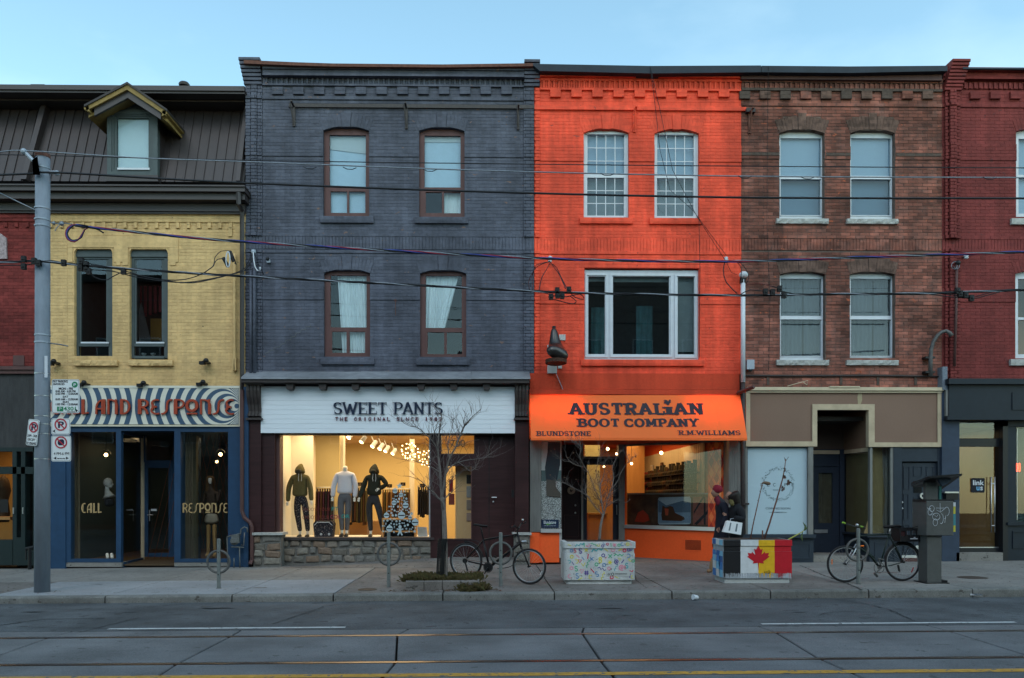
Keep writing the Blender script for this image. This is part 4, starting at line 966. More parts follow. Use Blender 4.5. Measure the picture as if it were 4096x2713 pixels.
for i in range(7):
    px=1143+131.3*i;a,b=PX(px,17.74),PX(px+30,17.74);zt_=PZ(1531,17.74,px)
    ob('bracket_block',MB().prism([(a,zt_),(b,zt_),(b-.01,zt_-.11),(b-.03,zt_-.15),(a+.03,zt_-.15),(a+.01,zt_-.11)][::-1],17.74,17.97),M['dark_wood'],grey)
for a,b in ((984,1041),(2060,2113)):# fluted consoles
    cm=MB();zt_,zb_=PZ(1536,17.8,a),PZ(1668,17.8,a)
    cm.box(PX(a-3,17.72),PX(b+3,17.72),17.72,18.0,zt_-.02,zt_+.09)
    n=4
    for i in range(n):
        x0=PX(a,17.8)+(PX(b,17.8)-PX(a,17.8))*i/n+.006;x1=PX(a,17.8)+(PX(b,17.8)-PX(a,17.8))*(i+1)/n-.006
        pr=[(17.78,zt_-.02),(17.76,zt_-.15),(17.80,zt_-.30),(17.88,zt_-.45),(17.90,zt_-.6),(17.86,zb_+.03),(17.92,zb_)]
        v=[];f=[]
        for y,z in pr:v+= [(x0,y+.02,z),((x0+x1)/2,y,z),(x1,y+.02,z)]
        for k in range(len(pr)-1):
            for q in range(2):f.append((k*3+q,(k+1)*3+q,(k+1)*3+q+1,k*3+q+1))
        cm.poly(v,f)
    cm.box(PX(a-1,17.9),PX(b+1,17.9),17.93,18.2,zb_-.02,zt_)
    cm.box(PX(a-4,17.8),PX(b+4,17.8),17.84,18.2,zb_-.06,zb_-.015)
    ob('console',cm,M['dark_wood'],grey)
sgn=thing('shop_sign','long pale clapboard shop sign reading SWEET PANTS above the clothing shop window','shop sign',(PX(1550),17.95,PZ(1733,17.95,1550)))
for i in range(10):
    y0=1547+18.6*i;a,b=PX(1043,17.94),PX(2060,17.94);z1,z0=PZ(y0,17.94,1550),PZ(y0+18.4,17.94,1550)
    ob('plank',MB().poly([(a,17.940,z0),(b,17.940,z0),(b,17.9435,z1),(a,17.9435,z1),(a,17.975,z0),(b,17.975,z0),(b,17.975,z1),(a,17.975,z1)],[(0,1,2,3),(4,7,6,5),(0,4,5,1),(1,5,6,2),(2,6,7,3),(3,7,4,0)]),M['white_board'],sgn)
navy=flat('navy_letter',(.012,.02,.045),.4);wine=flat('wine_letter',(.10,.012,.03),.5)
word('SWEET',1332,1550,1609,1657,17.90,navy,sgn,wx=.17,wy=.055,serif=.09,hs=.035,depth=.02,track=-.02)
word('PANTS',1572,1772,1609,1657,17.90,navy,sgn,wx=.17,wy=.055,serif=.09,hs=.035,depth=.02,track=-.02)
def spaced(s,px0,px1,py0,py1,Y,m,parent,w=.55,**k):
    n=len(s);st=(px1-px0)/(n-1+w)
    for i,c in enumerate(s):
        if c== ' ':continue
        ww=st*w*(.35 if c in 'I1' else 1);x=px0+st*i+(st*w-ww)/2
        text(c,x,x+ww,py0,py1,Y,m,parent,'letter',**k)
spaced('THE ORIGINAL SLNCE 1982',1341,1768,1669,1684,17.92,wine,sgn,w=.62,ext=.006,off=.01)
# piers, stone stall riser, frames
f_=MB()
pbox(f_,990,1044,1672,2134,17.95,.5);pbox(f_,1044,1100,1733,2134,18.02,.4);ob('timber_pier',f_,M['maroon_panel'],grey)
f_=MB();pbox(f_,1100,1119,1733,2150,18.12,.3);ob('timber_jamb',f_,M['maroon_wood'],grey)
f_=MB();pbox(f_,2060,2115,1672,2134,17.95,.5);ob('timber_pier',f_,M['maroon_panel'],grey)
ob('pier_cap',pbox(MB(),1008,1130,2131,2141,17.80,.5),M['stone_sill'],grey);ob('pier_cap',pbox(MB(),2050,2126,2131,2141,17.80,.5),M['stone_sill'],grey)
def rubble(px0,px1,py0,py1,Y,seed,name='stone_base'):
    """irregular fieldstones in mortar, each one its own piece"""
    rr=random.Random(seed);x0,x1=PX(px0,Y),PX(px1,Y);z1,z0=PZ(py0,Y,(px0+px1)/2),PZ(py1,Y,(px0+px1)/2)
    base=ob(name,MB().box(x0,x1,Y+.015,Y+.4,z0-.1,z1),mat('stone_mortar',(.13,.125,.118),.95,var=.2,scale=30) if 'sm' not in M else M['sm'],grey)
    M['sm']=base.data.materials[0]
    cols=[(.17,.14,.115),(.14,.13,.115),(.19,.16,.135),(.13,.115,.10),(.17,.12,.09),(.15,.14,.13),(.20,.18,.155)]
    rows=max(1,round((z1-z0)/.19));hrow=(z1-z0)/rows
    grid=[]
    for r in range(rows+1):
        xs=[x0];
        while xs[-1] <x1-.22:xs.append(xs[-1]+rr.uniform(.17,.36))
        xs[-1]=x1;grid.append(xs)
    for r in range(rows):
        xs=grid[r]
        for i in range(len(xs)-1):
            a,b=xs[i]+.009,xs[i+1]-.009;c,d=z0+r*hrow+.008,z0+(r+1)*hrow-.008
            j=lambda s=.028:rr.uniform(-s,s)
            wob=lambda x:.022*math.sin(x*5+r*2.1)
            pts=[(a+abs(j()),c+wob(a)),((a+b)/2+j(),c+wob((a+b)/2)-.004),(b-abs(j()),c+wob(b)),(b-abs(j(.012)),(c+d)/2),(b-abs(j(.035)),d+wob(b)-.002),((a+b)/2+j(),d+wob((a+b)/2)),(a+abs(j(.035)),d+wob(a)-.002),(a+abs(j(.012)),(c+d)/2)]
            pts=[(x,min(max(z,z0),z1)) for x,z in pts]
            cxx=sum(p[0] for p in pts)/8;cz=sum(p[1] for p in pts)/8;out=rr.uniform(.012,.035)
            v=[(x,Y+.018,z) for x,z in pts]+[(cxx+(x-cxx)*.86,Y-out*.7,cz+(z-cz)*.84) for x,z in pts]+[(cxx+(x-cxx)*.5,Y-out-rr.uniform(0,.01),cz+(z-cz)*.5) for x,z in pts]
            f=[(k,(k+1) % 8,8+(k+1) % 8,8+k) for k in range(8)]+[(8+k,8+(k+1) % 8,16+(k+1) % 8,16+k) for k in range(8)]+[tuple(range(16,24))]
            cc=rr.choice(cols);key='fs%d' % cols.index(cc)
            if key not in M:M[key]=mat('fieldstone',cc,.9,var=.3,scale=14,bump=.8,bscale=40)
            ob('stone',MB().poly(v,f),M[key],base)
    return base
rubble(1012,1124,2141,2262,17.88,3);rubble(1126,1732,2160,2250,18.18,11);rubble(2056,2120,2141,2246,17.88,5)
ob('window_ledge',pbox(MB(),1119,1736,2151,2161,18.12,.35),M['dark_wood'],grey)
# ramp of paving that climbs to the shop door
za=zs(-3)
rm=MB();xa,xb,xc=PX(1130,18.1),PX(2056,18.1),PX(1735,18.3)
zd=1.67-(2213-1985)/3186*18.5
n=14
for i in range(n):
    a=xa+(xb-xa)*i/n;b=xa+(xb-xa)*(i+1)/n
    fa=zs(a)+(zd-zs(a))*min(1,max(0,(a-xa)/(xc-xa)))**1.3;fb=zs(b)+(zd-zs(b))*min(1,max(0,(b-xa)/(xc-xa)))**1.3
    ya,yb2=17.62-(.25*i/n),17.62-(.25*(i+1)/n)
    rm.hexa([(a,ya,-.1),(b,yb2,-.1),(b,18.6,-.1),(a,18.6,-.1),(a,ya,zs(a)+.006),(b,yb2,zs(b)+.006),(b,18.6,fb),(a,18.6,fa)])
struct('ramp',rm,M['walk_old'])
# glazing and door
f_=MB();pbox(f_,1722,1764,1733,2232,18.15,.4);pbox(f_,1764,1900,1816,1864,18.22,.2);pbox(f_,1764,1783,1864,2232,18.24,.12);pbox(f_,1884,1902,1864,2232,18.24,.12)
pbox(f_,1783,1884,2155,2232,18.25,.10);pbox(f_,1898,1903,1733,1816,18.2,.2);ob('door_frame',f_,M['maroon_panel'],grey)
dr=ob('door',pbox(MB(),1900.5,2060,1733,2230,18.223,.3),M['maroon_panel'],grey,label='dark maroon flush door right of the glazed shop door')
ob('door_joint',pbox(MB(),1955,1958,1733,2214,18.216,.01),M['black'],dr)
hb=MB();x=PX(1973,18.2);hb.tube([(x-.03,18.2,zz(1990)),(x-.03,18.15,zz(1990)),(x+.08,18.15,zz(1990))],.012,6);hb.ball((x,18.19,zz(2008)),.02);ob('handle',hb,M['steel'],dr)
ob('intercom',pbox(MB(),2046,2056,1960,1990,17.93,.02),M['blackmetal'],grey)
win=ob('shop_window',pframe(MB(),1117,1724,1730,2153,YS-.02,.05,4),M['maroon_wood'],grey);panebox(win,1121,1720,1734,2150,YS,'glass_shop')
ob('edge_strip',pbox(MB(),1716,1721,1735,2150,YS-.03,.02),M['alu'],win)
tr_=ob('transom',pframe(MB(),1762,1899,1733,1818,18.21,.03,3),M['maroon_wood'],grey);panebox(tr_,1765,1896,1736,1815,18.22,'glass_shop')
dg=ob('shop_door',pframe(MB(),1781,1887,1862,2158,18.23,.03,3),M['maroon_wood'],grey);panebox(dg,1784,1884,1865,2155,18.245,'glass_shop')
text('700',1802,1860,1760,1788,18.205,flat('gold_num',(.16,.10,.03)),tr_,ext=.001)
# interior
M['shopwall']=mat('shopwall',(.70,.58,.32),.9,var=.03,scale=4);M['shopwhite']=mat('shopwhite',(.80,.76,.68),.9,var=.02)
M['shopceil']=mat('shopceil',(.55,.42,.28),.9,var=.03);M['shopfloor']=mat('shopfloor',(.42,.24,.10),.5,var=.12,scale=5,stretch=(.3,3,1))
IX0,IX1=PX(1119,18.4)-.03,PX(2052,18.4)+.1;IZ=3.32;zf=PZ(2152,YS,1400);YB=25.2
inn=ob('shop_interior',MB().box(IX0-.12,IX0,18.4,YB,-.1,IZ+.3),M['shopwhite'],grey)
ob('interior_wall',MB().box(IX0-.12,IX1,YB,YB+.1,-.1,IZ+.3),M['shopwall'],inn);ob('interior_wall',MB().box(IX1,IX1+.1,18.4,YB,-.1,IZ+.3),M['shopwall'],inn)
ob('ceiling',MB().box(IX0-.1,IX1+.1,18.4,YB,IZ,IZ+.1),M['shopceil'],inn);ob('shop_floor',MB().box(IX0-.1,IX1+.1,18.38,YB,.2,.32),M['shopfloor'],inn)
ob('display_floor',MB().box(IX0,PX(1718,18.4),YS+.03,19.7,.32,zf),M['shopwhite'],inn)
ob('display_panel',MB().box(IX0,PX(1255,19.7),19.62,19.70,zf,3.3),M['shopwhite'],inn)
ob('display_panel',MB().box(PX(1262,20.4),PX(1358,20.4),20.4,20.5,.3,3.3),M['shopwall'],inn)
ob('interior_column',MB().box(PX(1359,20.6),PX(1373,20.6),20.6,20.9,.3,3.3),M['shopwhite'],inn)
ob('interior_column',MB().lathe([(.07,0),(.07,3)],PX(1648,22.5),22.5,12,.3),M['shopwhite'],inn)
ob('door_panel',MB().box(PX(1822,18.7),PX(1884,18.7),18.62,18.66,.3,2.5),mat('tan_panel',(.62,.42,.22),.8,var=.03),inn)
for x0,y0,y1,c in ((1838,1900,1935,(.03,.03,.03)),(1836,1945,1990,(.25,.25,.24)),(1838,2000,2040,(.22,.18,.15)),(1838,2052,2085,(.3,.22,.18))):
    ob('picture',pbox(MB(),1866,1884,y0,y1,18.60,.015),flat('pic%d' % y0,c),inn)
ob('picture',pbox(MB(),1796,1812,1918,1968,19.5,.02),flat('picred',(.2,.02,.05)),inn);ob('picture',pbox(MB(),1795,1818,1975,2020,19.5,.02),flat('picmag',(.18,.07,.09)),inn)
area('shop_light',((IX0+PX(1720,18.4))/2,19.1,IZ-.05),(0,0,0),3.0,.8,38,WARM)
area('shop_light',((IX0+IX1)/2,22.4,IZ-.05),(0,0,0),4.0,4.0,100,WARM)
def spot(px,py,Y,i):
    p=P(px,py,Y);t=thing('spotlight',('nearest','second','third','fourth','fifth','farthest')[i]+' white track spotlight from the left on the clothing shop ceiling','spotlight',p,'spotlights on the clothing shop ceiling track')
    d=Vector((-.45,-.5,-.75)).normalized();ob('housing',MB().tube([p-d*.20,p-d*.02,p],[.055,.06,.068],12),M['white_frame'],t,smooth=False)
    ob('lamp_face',MB().tube([p+d*.002,p+d*.006],[.055,.05],12),M['bulb'],t);ob('stem',MB().tube([p-d*.12,(p.x-d.x*-.12,p.y+.06,IZ)],.012,6),M['steel'],t)
for i,(a,b,c) in enumerate(((1394,1752,19.6),(1445,1769,20.4),(1489,1787,21.3),(1518,1797,22.1),(1541,1806,22.9),(1570,1816,24.0))):spot(a,b,c,i)
def burst(px,py,Y,r,label):
    c=P(px,py,Y);t=thing('chandelier',label,'chandelier',c,'starburst chandeliers in the clothing shop')
    rr=random.Random(px);rods=MB();bl=MB();n=26
    for k in range(n):
        z=1-2*(k+.5)/n;a=k*2.399;q=math.sqrt(1-z*z);d=Vector((q*math.cos(a),q*math.sin(a),z));L_=r*rr.uniform(.7,1.05)
        rods.tube([c,c+d*L_],.004,4);bl.ball(c+d*L_,.0155,6,4)
    rods.tube([c,(c.x,c.y,IZ)],.006,5);ob('rods',rods,M['gold_trim'],t);ob('bulbs',bl,M['bulb'],t)
burst(1638,1808,21.0,.25,'nearer starburst chandelier of small warm bulbs in the clothing shop');burst(1706,1833,22.6,.25,'farther starburst chandelier, partly behind the window mullion of the clothing shop')
# stock: rails of clothes
M['g0']=flat('cloth_black',(.012,.012,.016),.9);M['g1']=flat('cloth_brown',(.06,.028,.014),.9);M['g2']=flat('cloth_plum',(.045,.012,.03),.9);M['g3']=flat('cloth_olive',(.06,.05,.02),.9);M['g4']=flat('cloth_tan',(.25,.14,.05),.9);M['g5']=flat('cloth_cream',(.5,.42,.3),.9)
ORD='first second third fourth fifth sixth seventh eighth ninth tenth eleventh twelfth thirteenth fourteenth fifteenth sixteenth seventeenth eighteenth nineteenth twentieth twenty-first twenty-second twenty-third twenty-fourth twenty-fifth twenty-sixth'.split()
def rack(px0,px1,py,pyb,Y,label,cols,hang):
    a,b=P(px0,py,Y),P(px1,py,Y);t=thing('clothes_rack',label,'clothes rack',(a.x,Y,.32),'clothes racks in the clothing shop')
    mb=MB();mb.tube([a,b],.012,6)
    for q in (a,b):mb.tube([q,(q.x,q.y,.32)],.012,6)
    ob('rail',mb,M['steel'],t);n=max(3,int((b.x-a.x)/.055));zb_=P(px0,pyb,Y).z
    for i in range(n):
        x=a.x+(b.x-a.x)*(i+.5)/n;g=MB();dz=rnd.uniform(-.05,.08)
        g.hexa([(x-.022,Y-.25,zb_+dz),(x+.018,Y-.24,zb_+dz),(x+.02,Y+.22,zb_+dz),(x-.02,Y+.22,zb_+dz),(x-.016,Y-.17,a.z-.10),(x+.012,Y-.17,a.z-.10),(x+.012,Y+.17,a.z-.10),(x-.016,Y+.17,a.z-.10)])
        g.tube([(x,Y,a.z-.1),(x,Y,a.z-.03)],.02,5)
        tag(ob('garment',g,M[rnd.choice(cols)]),ORD[i]+' hanging garment from the left '+hang,'garment','garments '+hang)
rack(1266,1334,1950,2092,20.0,'clothes rack between the first and second mannequins',['g0','g1','g2','g0'],'on the rack between the first and second mannequins')
rack(1396,1472,1948,2095,21.0,'clothes rack between the second and third mannequins',['g0','g3','g1','g4','g0'],'on the rack between the second and third mannequins')
rack(1530,1640,1955,2085,22.0,'clothes rack behind the sticker tree',['g0','g1','g4','g3'],'on the rack behind the sticker tree')
rack(1672,1716,1944,2068,20.6,'clothes rack at the right end of the clothing shop window',['g0','g0','g1'],'on the rack at the right end of the window')
for i,(px,py) in enumerate(((1440,1937),(1558,1944),(1612,1937),(1690,1942))):
    t=thing('price_sign',('small black price card above the rack left of the third mannequin','small black price card right of the third mannequin','small black price card above the sticker tree','small black price card above the rightmost clothes rack')[i],'price card',P(px,py+12,20.2),'black price cards in the clothing shop')
    ob('card',pbox(MB(),px-10,px+10,py-7,py+7,20.2,.01),M['black'],t);ob('emblem',MB().ring((PX(px,20.19),PZ(py,20.19,px)),.016,.004,20.188,20.199,12),M['g4'],t)
    ob('rod',MB().tube([P(px,py+7,20.2),P(px,py+24,20.2)],.006,5),M['steel'],t)
ob('counter',MB().box(PX(1390,21.5),PX(1560,21.5),21.5,22.2,.32,1.0),mat('tan_counter',(.40,.25,.12),.6,var=.06),inn)

# ------------------------------------------------------------------ figures grown from a skeleton
def skin(name,nodes,edges,m,parent,Y,root=0,sub=2,scale=1.0,smooth=True):
    """nodes: (px, py, dy, radius) in photo pixels at plane Y"""
    k=Y/F;me=bpy.data.meshes.new(name);me.from_pydata([tuple(P(n[0],n[1],Y)+Vector((0,n[2],0))) for n in nodes],edges,[]);me.materials.append(m)
    o=ob(name,me,m,parent)
    md=o.modifiers.new('skin','SKIN');md.use_smooth_shade=smooth;md.branch_smoothing=.6
    sv=me.skin_vertices[0].data
    for i,n in enumerate(nodes):
        r=n[3];rx,ry=(r if isinstance(r,tuple) else (r,r));sv[i].radius=(rx*k*scale,ry*k*scale);sv[i].use_root=(i== root)
    md2=o.modifiers.new('sub','SUBSURF');md2.levels=sub;md2.render_levels=sub
    return o
def chain(*idx):return [(idx[i],idx[i+1]) for i in range(len(idx)-1)]
M['camo']=mat('olive_hoodie',(.10,.085,.035),.9,var=.15,scale=20);M['lavender']=mat('lavender_sweater',(.56,.56,.64),.9,var=.05,scale=40,bump=.4)
M['floral']=mat('floral_cloth',(.36,.28,.25),.9,scale=34,col2=(.012,.012,.02));M['floral'].node_tree.nodes['Color Ramp'].color_ramp.elements[0].position=.55;M['floral'].node_tree.nodes['Color Ramp'].color_ramp.elements[1].position=.66
M['mannequin']=flat('mannequin_white',(.72,.68,.62),.5)
def mann(label,x,Y,sh,arms,legs,hem,hw,top,pants,hood,shoes=True,hands=True):
    zfoot=PZ(2150,Y,x);t=thing('mannequin',label,'mannequin',(PX(x,Y),Y,zfoot),'mannequins in the clothing shop window')
    sy=sh[1];lx,rx=sh[0],sh[2];cx=(lx+rx)/2
    nd=[(cx,hem-4,0,(hw*1.22,hw*.76)),(cx,hem-26,0,(hw*1.14,hw*.72)),(cx,(sy+hem)/2,0,(hw*1.08,hw*.68)),(cx,sy+24,0,(hw*1.2,hw*.72)),(cx,sy+9,0,(hw*.95,hw*.6)),(cx,sy-7,0,(9,8.5))]
    ed=chain(0,1,2,3,4,5)
    for a in arms:
        b=len(nd);nd+= [(a[0][0]+(5 if a[0][0] <cx else -5),a[0][1]+7,0,13)]+[(q[0],q[1],-.03*(i+1),11-1.5*i) for i,q in enumerate(a[1:])];ed+= [(4,b)]+chain(*range(b,b+len(a)))
    ob_=skin('sweater',nd,ed,top,t,Y)
    nd=[(cx,hem-18,0,(hw*.85,hw*.6)),(cx,hem,0,(hw*.8,hw*.6))];ed=[(0,1)]
    for l in legs:
        b=len(nd);nd+= [(l[0][0],l[0][1]+8,0,17),(l[1][0],l[1][1],-.02,13),(l[2][0],l[2][1],.02,9)];ed+= [(1,b)]+chain(b,b+1,b+2)
    skin('trousers',nd,ed,pants,t,Y)
    nd=[(cx,sy+8,0,9),(cx,sy-12,0,11),(cx,sy-27,0,11.5)]
    if hood:
        hx,hy=cx-1,sy-17
        skin('hood',[(hx,hy+15,.0,22),(hx,hy+2,.02,23),(hx,hy-10,.05,18),(hx+2,hy-20,.08,10),(hx+4,hy-27,.11,4)],chain(0,1,2,3,4),top,t,Y)
        skin('hood_opening',[(hx-1,hy+14,-.085,13),(hx-1,hy+4,-.11,15),(hx-1,hy-5,-.10,11)],chain(0,1,2),flat('hood_shade',(.02,.02,.016)),t,Y)  # dark solid standing in for the shade inside the hood
        for s in (-5,5):ob('drawstring',MB().tube([P(cx+s,sy-4,Y-.17),P(cx+s*1.3,sy+14,Y-.16),P(cx+s,sy+26,Y-.16)],.006,5),M['white_frame'],t)
    else:skin('neck',nd,chain(0,1,2),M['mannequin'],t,Y,sub=1)
    for i,a in enumerate(arms):
        e=a[-1];pv=a[-2];dx,dy=e[0]-pv[0],e[1]-pv[1];l=math.hypot(dx,dy);dx /= l;dy /= l
        if not hands:continue
        nd=[(e[0]-dx*4,e[1]-dy*4,-.07,5),(e[0]+dx*5,e[1]+dy*5,-.08,(5.5,3.5))];ed=[(0,1)]
        for k in range(4):
            o_=(k-1.5)*2.4;b=len(nd);nd+= [(e[0]+dx*10-dy*o_,e[1]+dy*10+dx*o_,-.085,1.7),(e[0]+dx*(15+(k in (1,2)))-dy*o_,e[1]+dy*(15+(k in (1,2)))+dx*o_,-.10,1.3)];ed+= [(1,b),(b,b+1)]
        b=len(nd);nd+= [(e[0]+dx*6-dy*6,e[1]+dy*6+dx*6,-.10,1.7)];ed+= [(1,b)]
        skin('hand',nd,ed,M['mannequin'],t,Y,sub=1)
    for l in legs:
        x_,y_=l[2];ob('ankle',MB().tube([P(x_,y_-6,Y+.02),P(x_,y_+16,Y+.02)],[.035,.032],10),M['mannequin'],t,smooth=True)
        skin('shoe',[(x_,y_+17,.03,8),(x_,y_+17,-.08,(9,8)),(x_,y_+20,-.19,(8,5))],chain(0,1,2),M['black'],t,Y,sub=2)
    return t
mann('mannequin in an olive zipped hoodie and dark floral leggings, leftmost in the clothing shop window',1199,18.95,(1162,1899,1238),[[(1166,1902),(1156,1952),(1154,2008)],[(1234,1902),(1243,1952),(1248,2004)]],[[(1187,1998),(1191,2057),(1200,2128)],[(1219,1998),(1226,2057),(1231,2128)]],1994,29,M['camo'],M['floral'],True)
mann('headless mannequin in a pale lavender sweater and grey trousers, middle of the clothing shop window',1379,18.95,(1340,1889,1421),[[(1344,1892),(1335,1945),(1333,1990)],[(1417,1892),(1424,1945),(1421,1991)]],[[(1361,1990),(1365,2057),(1368,2124)],[(1396,1990),(1392,2057),(1387,2124)]],1984,30,M['lavender'],flat('grey_trouser',(.10,.10,.115),.9),False)
mann('mannequin in a black hoodie and dark trousers with one hand on its hip',1495,18.95,(1462,1900,1532),[[(1463,1903),(1452,1955),(1440,1992)],[(1530,1903),(1549,1938),(1518,1956)]],[[(1474,1998),(1479,2060),(1483,2126)],[(1510,1998),(1521,2060),(1533,2128)]],1990,27,flat('black_hoodie',(.02,.022,.016),.9),flat('charcoal_trouser',(.03,.03,.036),.9),True)
# suitcase
t=thing('suitcase','dark floral suitcase standing on the clothing shop display floor','suitcase',P(1295,2150,18.8))
cs=MB();x0,x1=PX(1255,18.75),PX(1336,18.75);z0,z1=PZ(2148,18.75,1295),PZ(2084,18.75,1295);r=.09
pl=[(x1-r+r*math.cos(a),z1-r+r*math.sin(a)) for a in [math.pi/2*i/5 for i in range(6)]]+[(x0+r-r*math.sin(a),z1-r+r*math.cos(a)) for a in [math.pi/2*i/5 for i in range(6)]]+[(x0+.03,z0),(x1-.03,z0)]
ob('case',cs.prism(pl[::-1],18.68,18.98),M['floral'],t);ob('piping',MB().tube([(x0+.03,18.675,z1-.1),(x0+.1,18.675,z1-.03),(x1-.1,18.675,z1-.03),(x1-.03,18.675,z1-.1)],.008,5),M['white_frame'],t)
for px in (1284,1316):ob('badge',MB().ring((PX(px,18.67),PZ(2137,18.67,px)),.02,.006,18.672,18.68,12),M['white_frame'],t)
ob('handle',MB().tube([(x0+.16,18.8,z1),(x0+.16,18.8,z1+.05),(x1-.16,18.8,z1+.05),(x1-.16,18.8,z1)],.012,6),M['black'],t)
# bench behind the stickers and the framed card
t=thing('display_bench','low wooden bench behind the sticker tree in the clothing shop window','bench',P(1594,2150,18.85))
f_=MB();pbox(f_,1528,1663,2074,2081,18.7,.35);ob('seat',f_,M['ply'],t);f_=MB();pbox(f_,1528,1663,2124,2129,18.72,.3);ob('shelf',f_,M['ply'],t)
for px in (1528,1657):ob('leg',pbox(MB(),px,px+6,2081,2150,18.7,.3),M['ply'],t)
ob('back',pbox(MB(),1534,1657,2081,2148,18.98,.01),M['black'],t)
t=thing('counter_card','white framed card leaning by the right end of the clothing shop window','card',P(1690,2147,18.6))
ob('card',MB().prism([(PX(1673,18.6),PZ(2147,18.6,1690)),(PX(1711,18.6),PZ(2147,18.6,1690)),(PX(1706,18.6),PZ(2109,18.6,1690)),(PX(1669,18.6),PZ(2108,18.6,1690))],18.6,18.62),M['white_frame'],t)
ob('print',pbox(MB(),1677,1702,2113,2141,18.597,.002),flat('card_grey',(.5,.5,.48)),t)
# sticker tree on the glass
t=thing('window_sticker','pale sticker Christmas tree of baubles, stars and gingerbread men on the shop window','window sticker',P(1598,2140,YS-.01))
M['sticker']=flat('sticker_blue',(.34,.42,.46),.7);rr=random.Random(5);placed=[]
def sticker(px,py,r,kind):
    Y=YS-.012;c=(PX(px,Y),PZ(py,Y,px));k=Y/F;r=r*k;mb=MB()
    if kind== 0:
        mb.prism([(c[0]+r*math.cos(2*math.pi*i/14),c[1]+r*math.sin(2*math.pi*i/14)) for i in range(14)],Y,Y+.002);mb.box(c[0]-r*.22,c[0]+r*.22,Y-.0004,Y+.002,c[1]+r*.95,c[1]+r*1.3)
    elif kind== 1:mb.prism([(c[0]+r*(1.2 if i % 2== 0 else .5)*math.sin(2*math.pi*i/10),c[1]+r*(1.2 if i % 2== 0 else .5)*math.cos(2*math.pi*i/10)) for i in range(10)][::-1],Y,Y+.002)
    elif kind== 2:
        mb.prism([(c[0]-r*1.1,c[1]+r*.6),(c[0]-r*1.1,c[1]-r*.6),(c[0],c[1]-r*.12),(c[0]+r*1.1,c[1]-r*.6),(c[0]+r*1.1,c[1]+r*.6),(c[0],c[1]+r*.12)],Y,Y+.002)
    elif kind== 3:mb.ring(c,r*.7,r*.26,Y,Y+.002,12);mb.ring(c,r*.22,r*.12,Y,Y+.002,8)
    else:
        for dx,dy,ax,ay in ((0,.75,.36,.36),(0,-.02,.3,.5)):mb.prism([(c[0]+r*(dx+ax*math.cos(2*math.pi*i/10)),c[1]+r*(dy+ay*math.sin(2*math.pi*i/10))) for i in range(10)],Y-.0003*(dy>0),Y+.002)
        for s in (-1,1):
            ribbon(mb,[(0,0.2),(s*.7,.3)],.26,.26,-.0004,.002,lambda u,v,d:(c[0]+r*u,Y+d,c[1]+r*v));ribbon(mb,[(s*.1,-.3),(s*.45,-1.05)],.3,.3,-.0005,.002,lambda u,v,d:(c[0]+r*u,Y+d,c[1]+r*v))
    ob('sticker',mb,M['sticker'],t)
def stripe(px,py,r):ob('band',pbox(MB(),px-r*.85,px+r*.85,py-r*.14,py+r*.14,YS-.014,.001),M['g0'],t)
for px,py,r,k in ((1598,2095,5,1),(1606,2062,15,0),(1558,2115,13,0),(1600,2122,19,4),(1661,2090,14,0),(1576,2012,10,0),(1622,2022,12,0),(1546,2062,11,0),(1640,2070,8,0),(1604,1980,9,0),(1580,1964,10,0),(1598,1944,11,1)):
    sticker(px,py,r,k);placed.append((px,py,r))
    if r>= 8 and k== 0:stripe(px,py,r)
for _ in range(2600):
    py=rr.uniform(1965,2130);hw_=18+(py-1960)/170*56 if py<2070 else 66;px=1598+rr.uniform(-hw_,hw_);r=rr.choice([4,5,5,6,7])
    if len(placed) <112 and all((px-a)**2+(py-b)**2>(r+c+1.2)**2 for a,b,c in placed):sticker(px,py,r*.9,rr.randint(0,4));placed.append((px,py,r))
dk=flat('red_print',(.16,.03,.02));te=flat('teal_print',(.02,.22,.20))
t=thing('window_print','thin printed window lettering CHOOSE YOUR FIT, CHOOSE YOUR COLOR low on the glass','window lettering',P(1300,2075,YS-.01))
text('CHOOSE YOUR',1208,1320,2031,2044,YS-.01,dk,t,off=-.012);text('FIT',1327,1352,2028,2043,YS-.01,te,t,off=.01)
text('CHOOSE YOUR',1210,1316,2062,2077,YS-.01,dk,t,off=-.012);text('COL',1321,1362,2060,2075,YS-.01,flat('wine_print',(.2,.02,.06)),t,off=.015);text('OR',1366,1398,2058,2073,YS-.01,te,t,off=.015)

# ------------------------------------------------------------------ boot shop (ground floor of the orange house)
YA0,YA1=18.02,17.52                  # awning hung from the wall, dropping outwards
zt_,zb_=PZ(1581,YA0,2540),PZ(1752,YA1,2540)
ax0,ax1=PX(2119,YA0),PX(2960,YA0)
M['awning']=bpy.data.materials.new('awning_cloth');M['awning'].use_nodes=True
nt=M['awning'].node_tree;b_=nt.nodes['Principled BSDF'];b_.inputs['Base Color'].default_value=(.88,.17,.03,1);b_.inputs['Roughness'].default_value=.75
tl=nt.nodes.new('ShaderNodeBsdfTranslucent');tl.inputs[0].default_value=(1.0,.28,.03,1);mx=nt.nodes.new('ShaderNodeMixShader');mx.inputs[0].default_value=.28
nt.links.new(b_.outputs[0],mx.inputs[1]);nt.links.new(tl.outputs[0],mx.inputs[2]);nt.links.new(mx.outputs[0],nt.nodes['Material Output'].inputs[0])
aw=thing('awning','bright orange shop awning reading AUSTRALIAN BOOT COMPANY, lit from inside at both ends','awning',(0.5*(ax0+ax1),YA0,zt_))
cl=MB();n=16;v=[];f=[]
for j in range(5):
    for i in range(n+1):
        s=j/4;v.append((ax0+(ax1-ax0)*i/n,YA0+(YA1-YA0)*s+.012*math.sin(i*1.9)*math.sin(math.pi*s),zt_+(zb_-zt_)*s))
for j in range(4):
    for i in range(n):f.append((j*(n+1)+i,j*(n+1)+i+1,(j+1)*(n+1)+i+1,(j+1)*(n+1)+i))
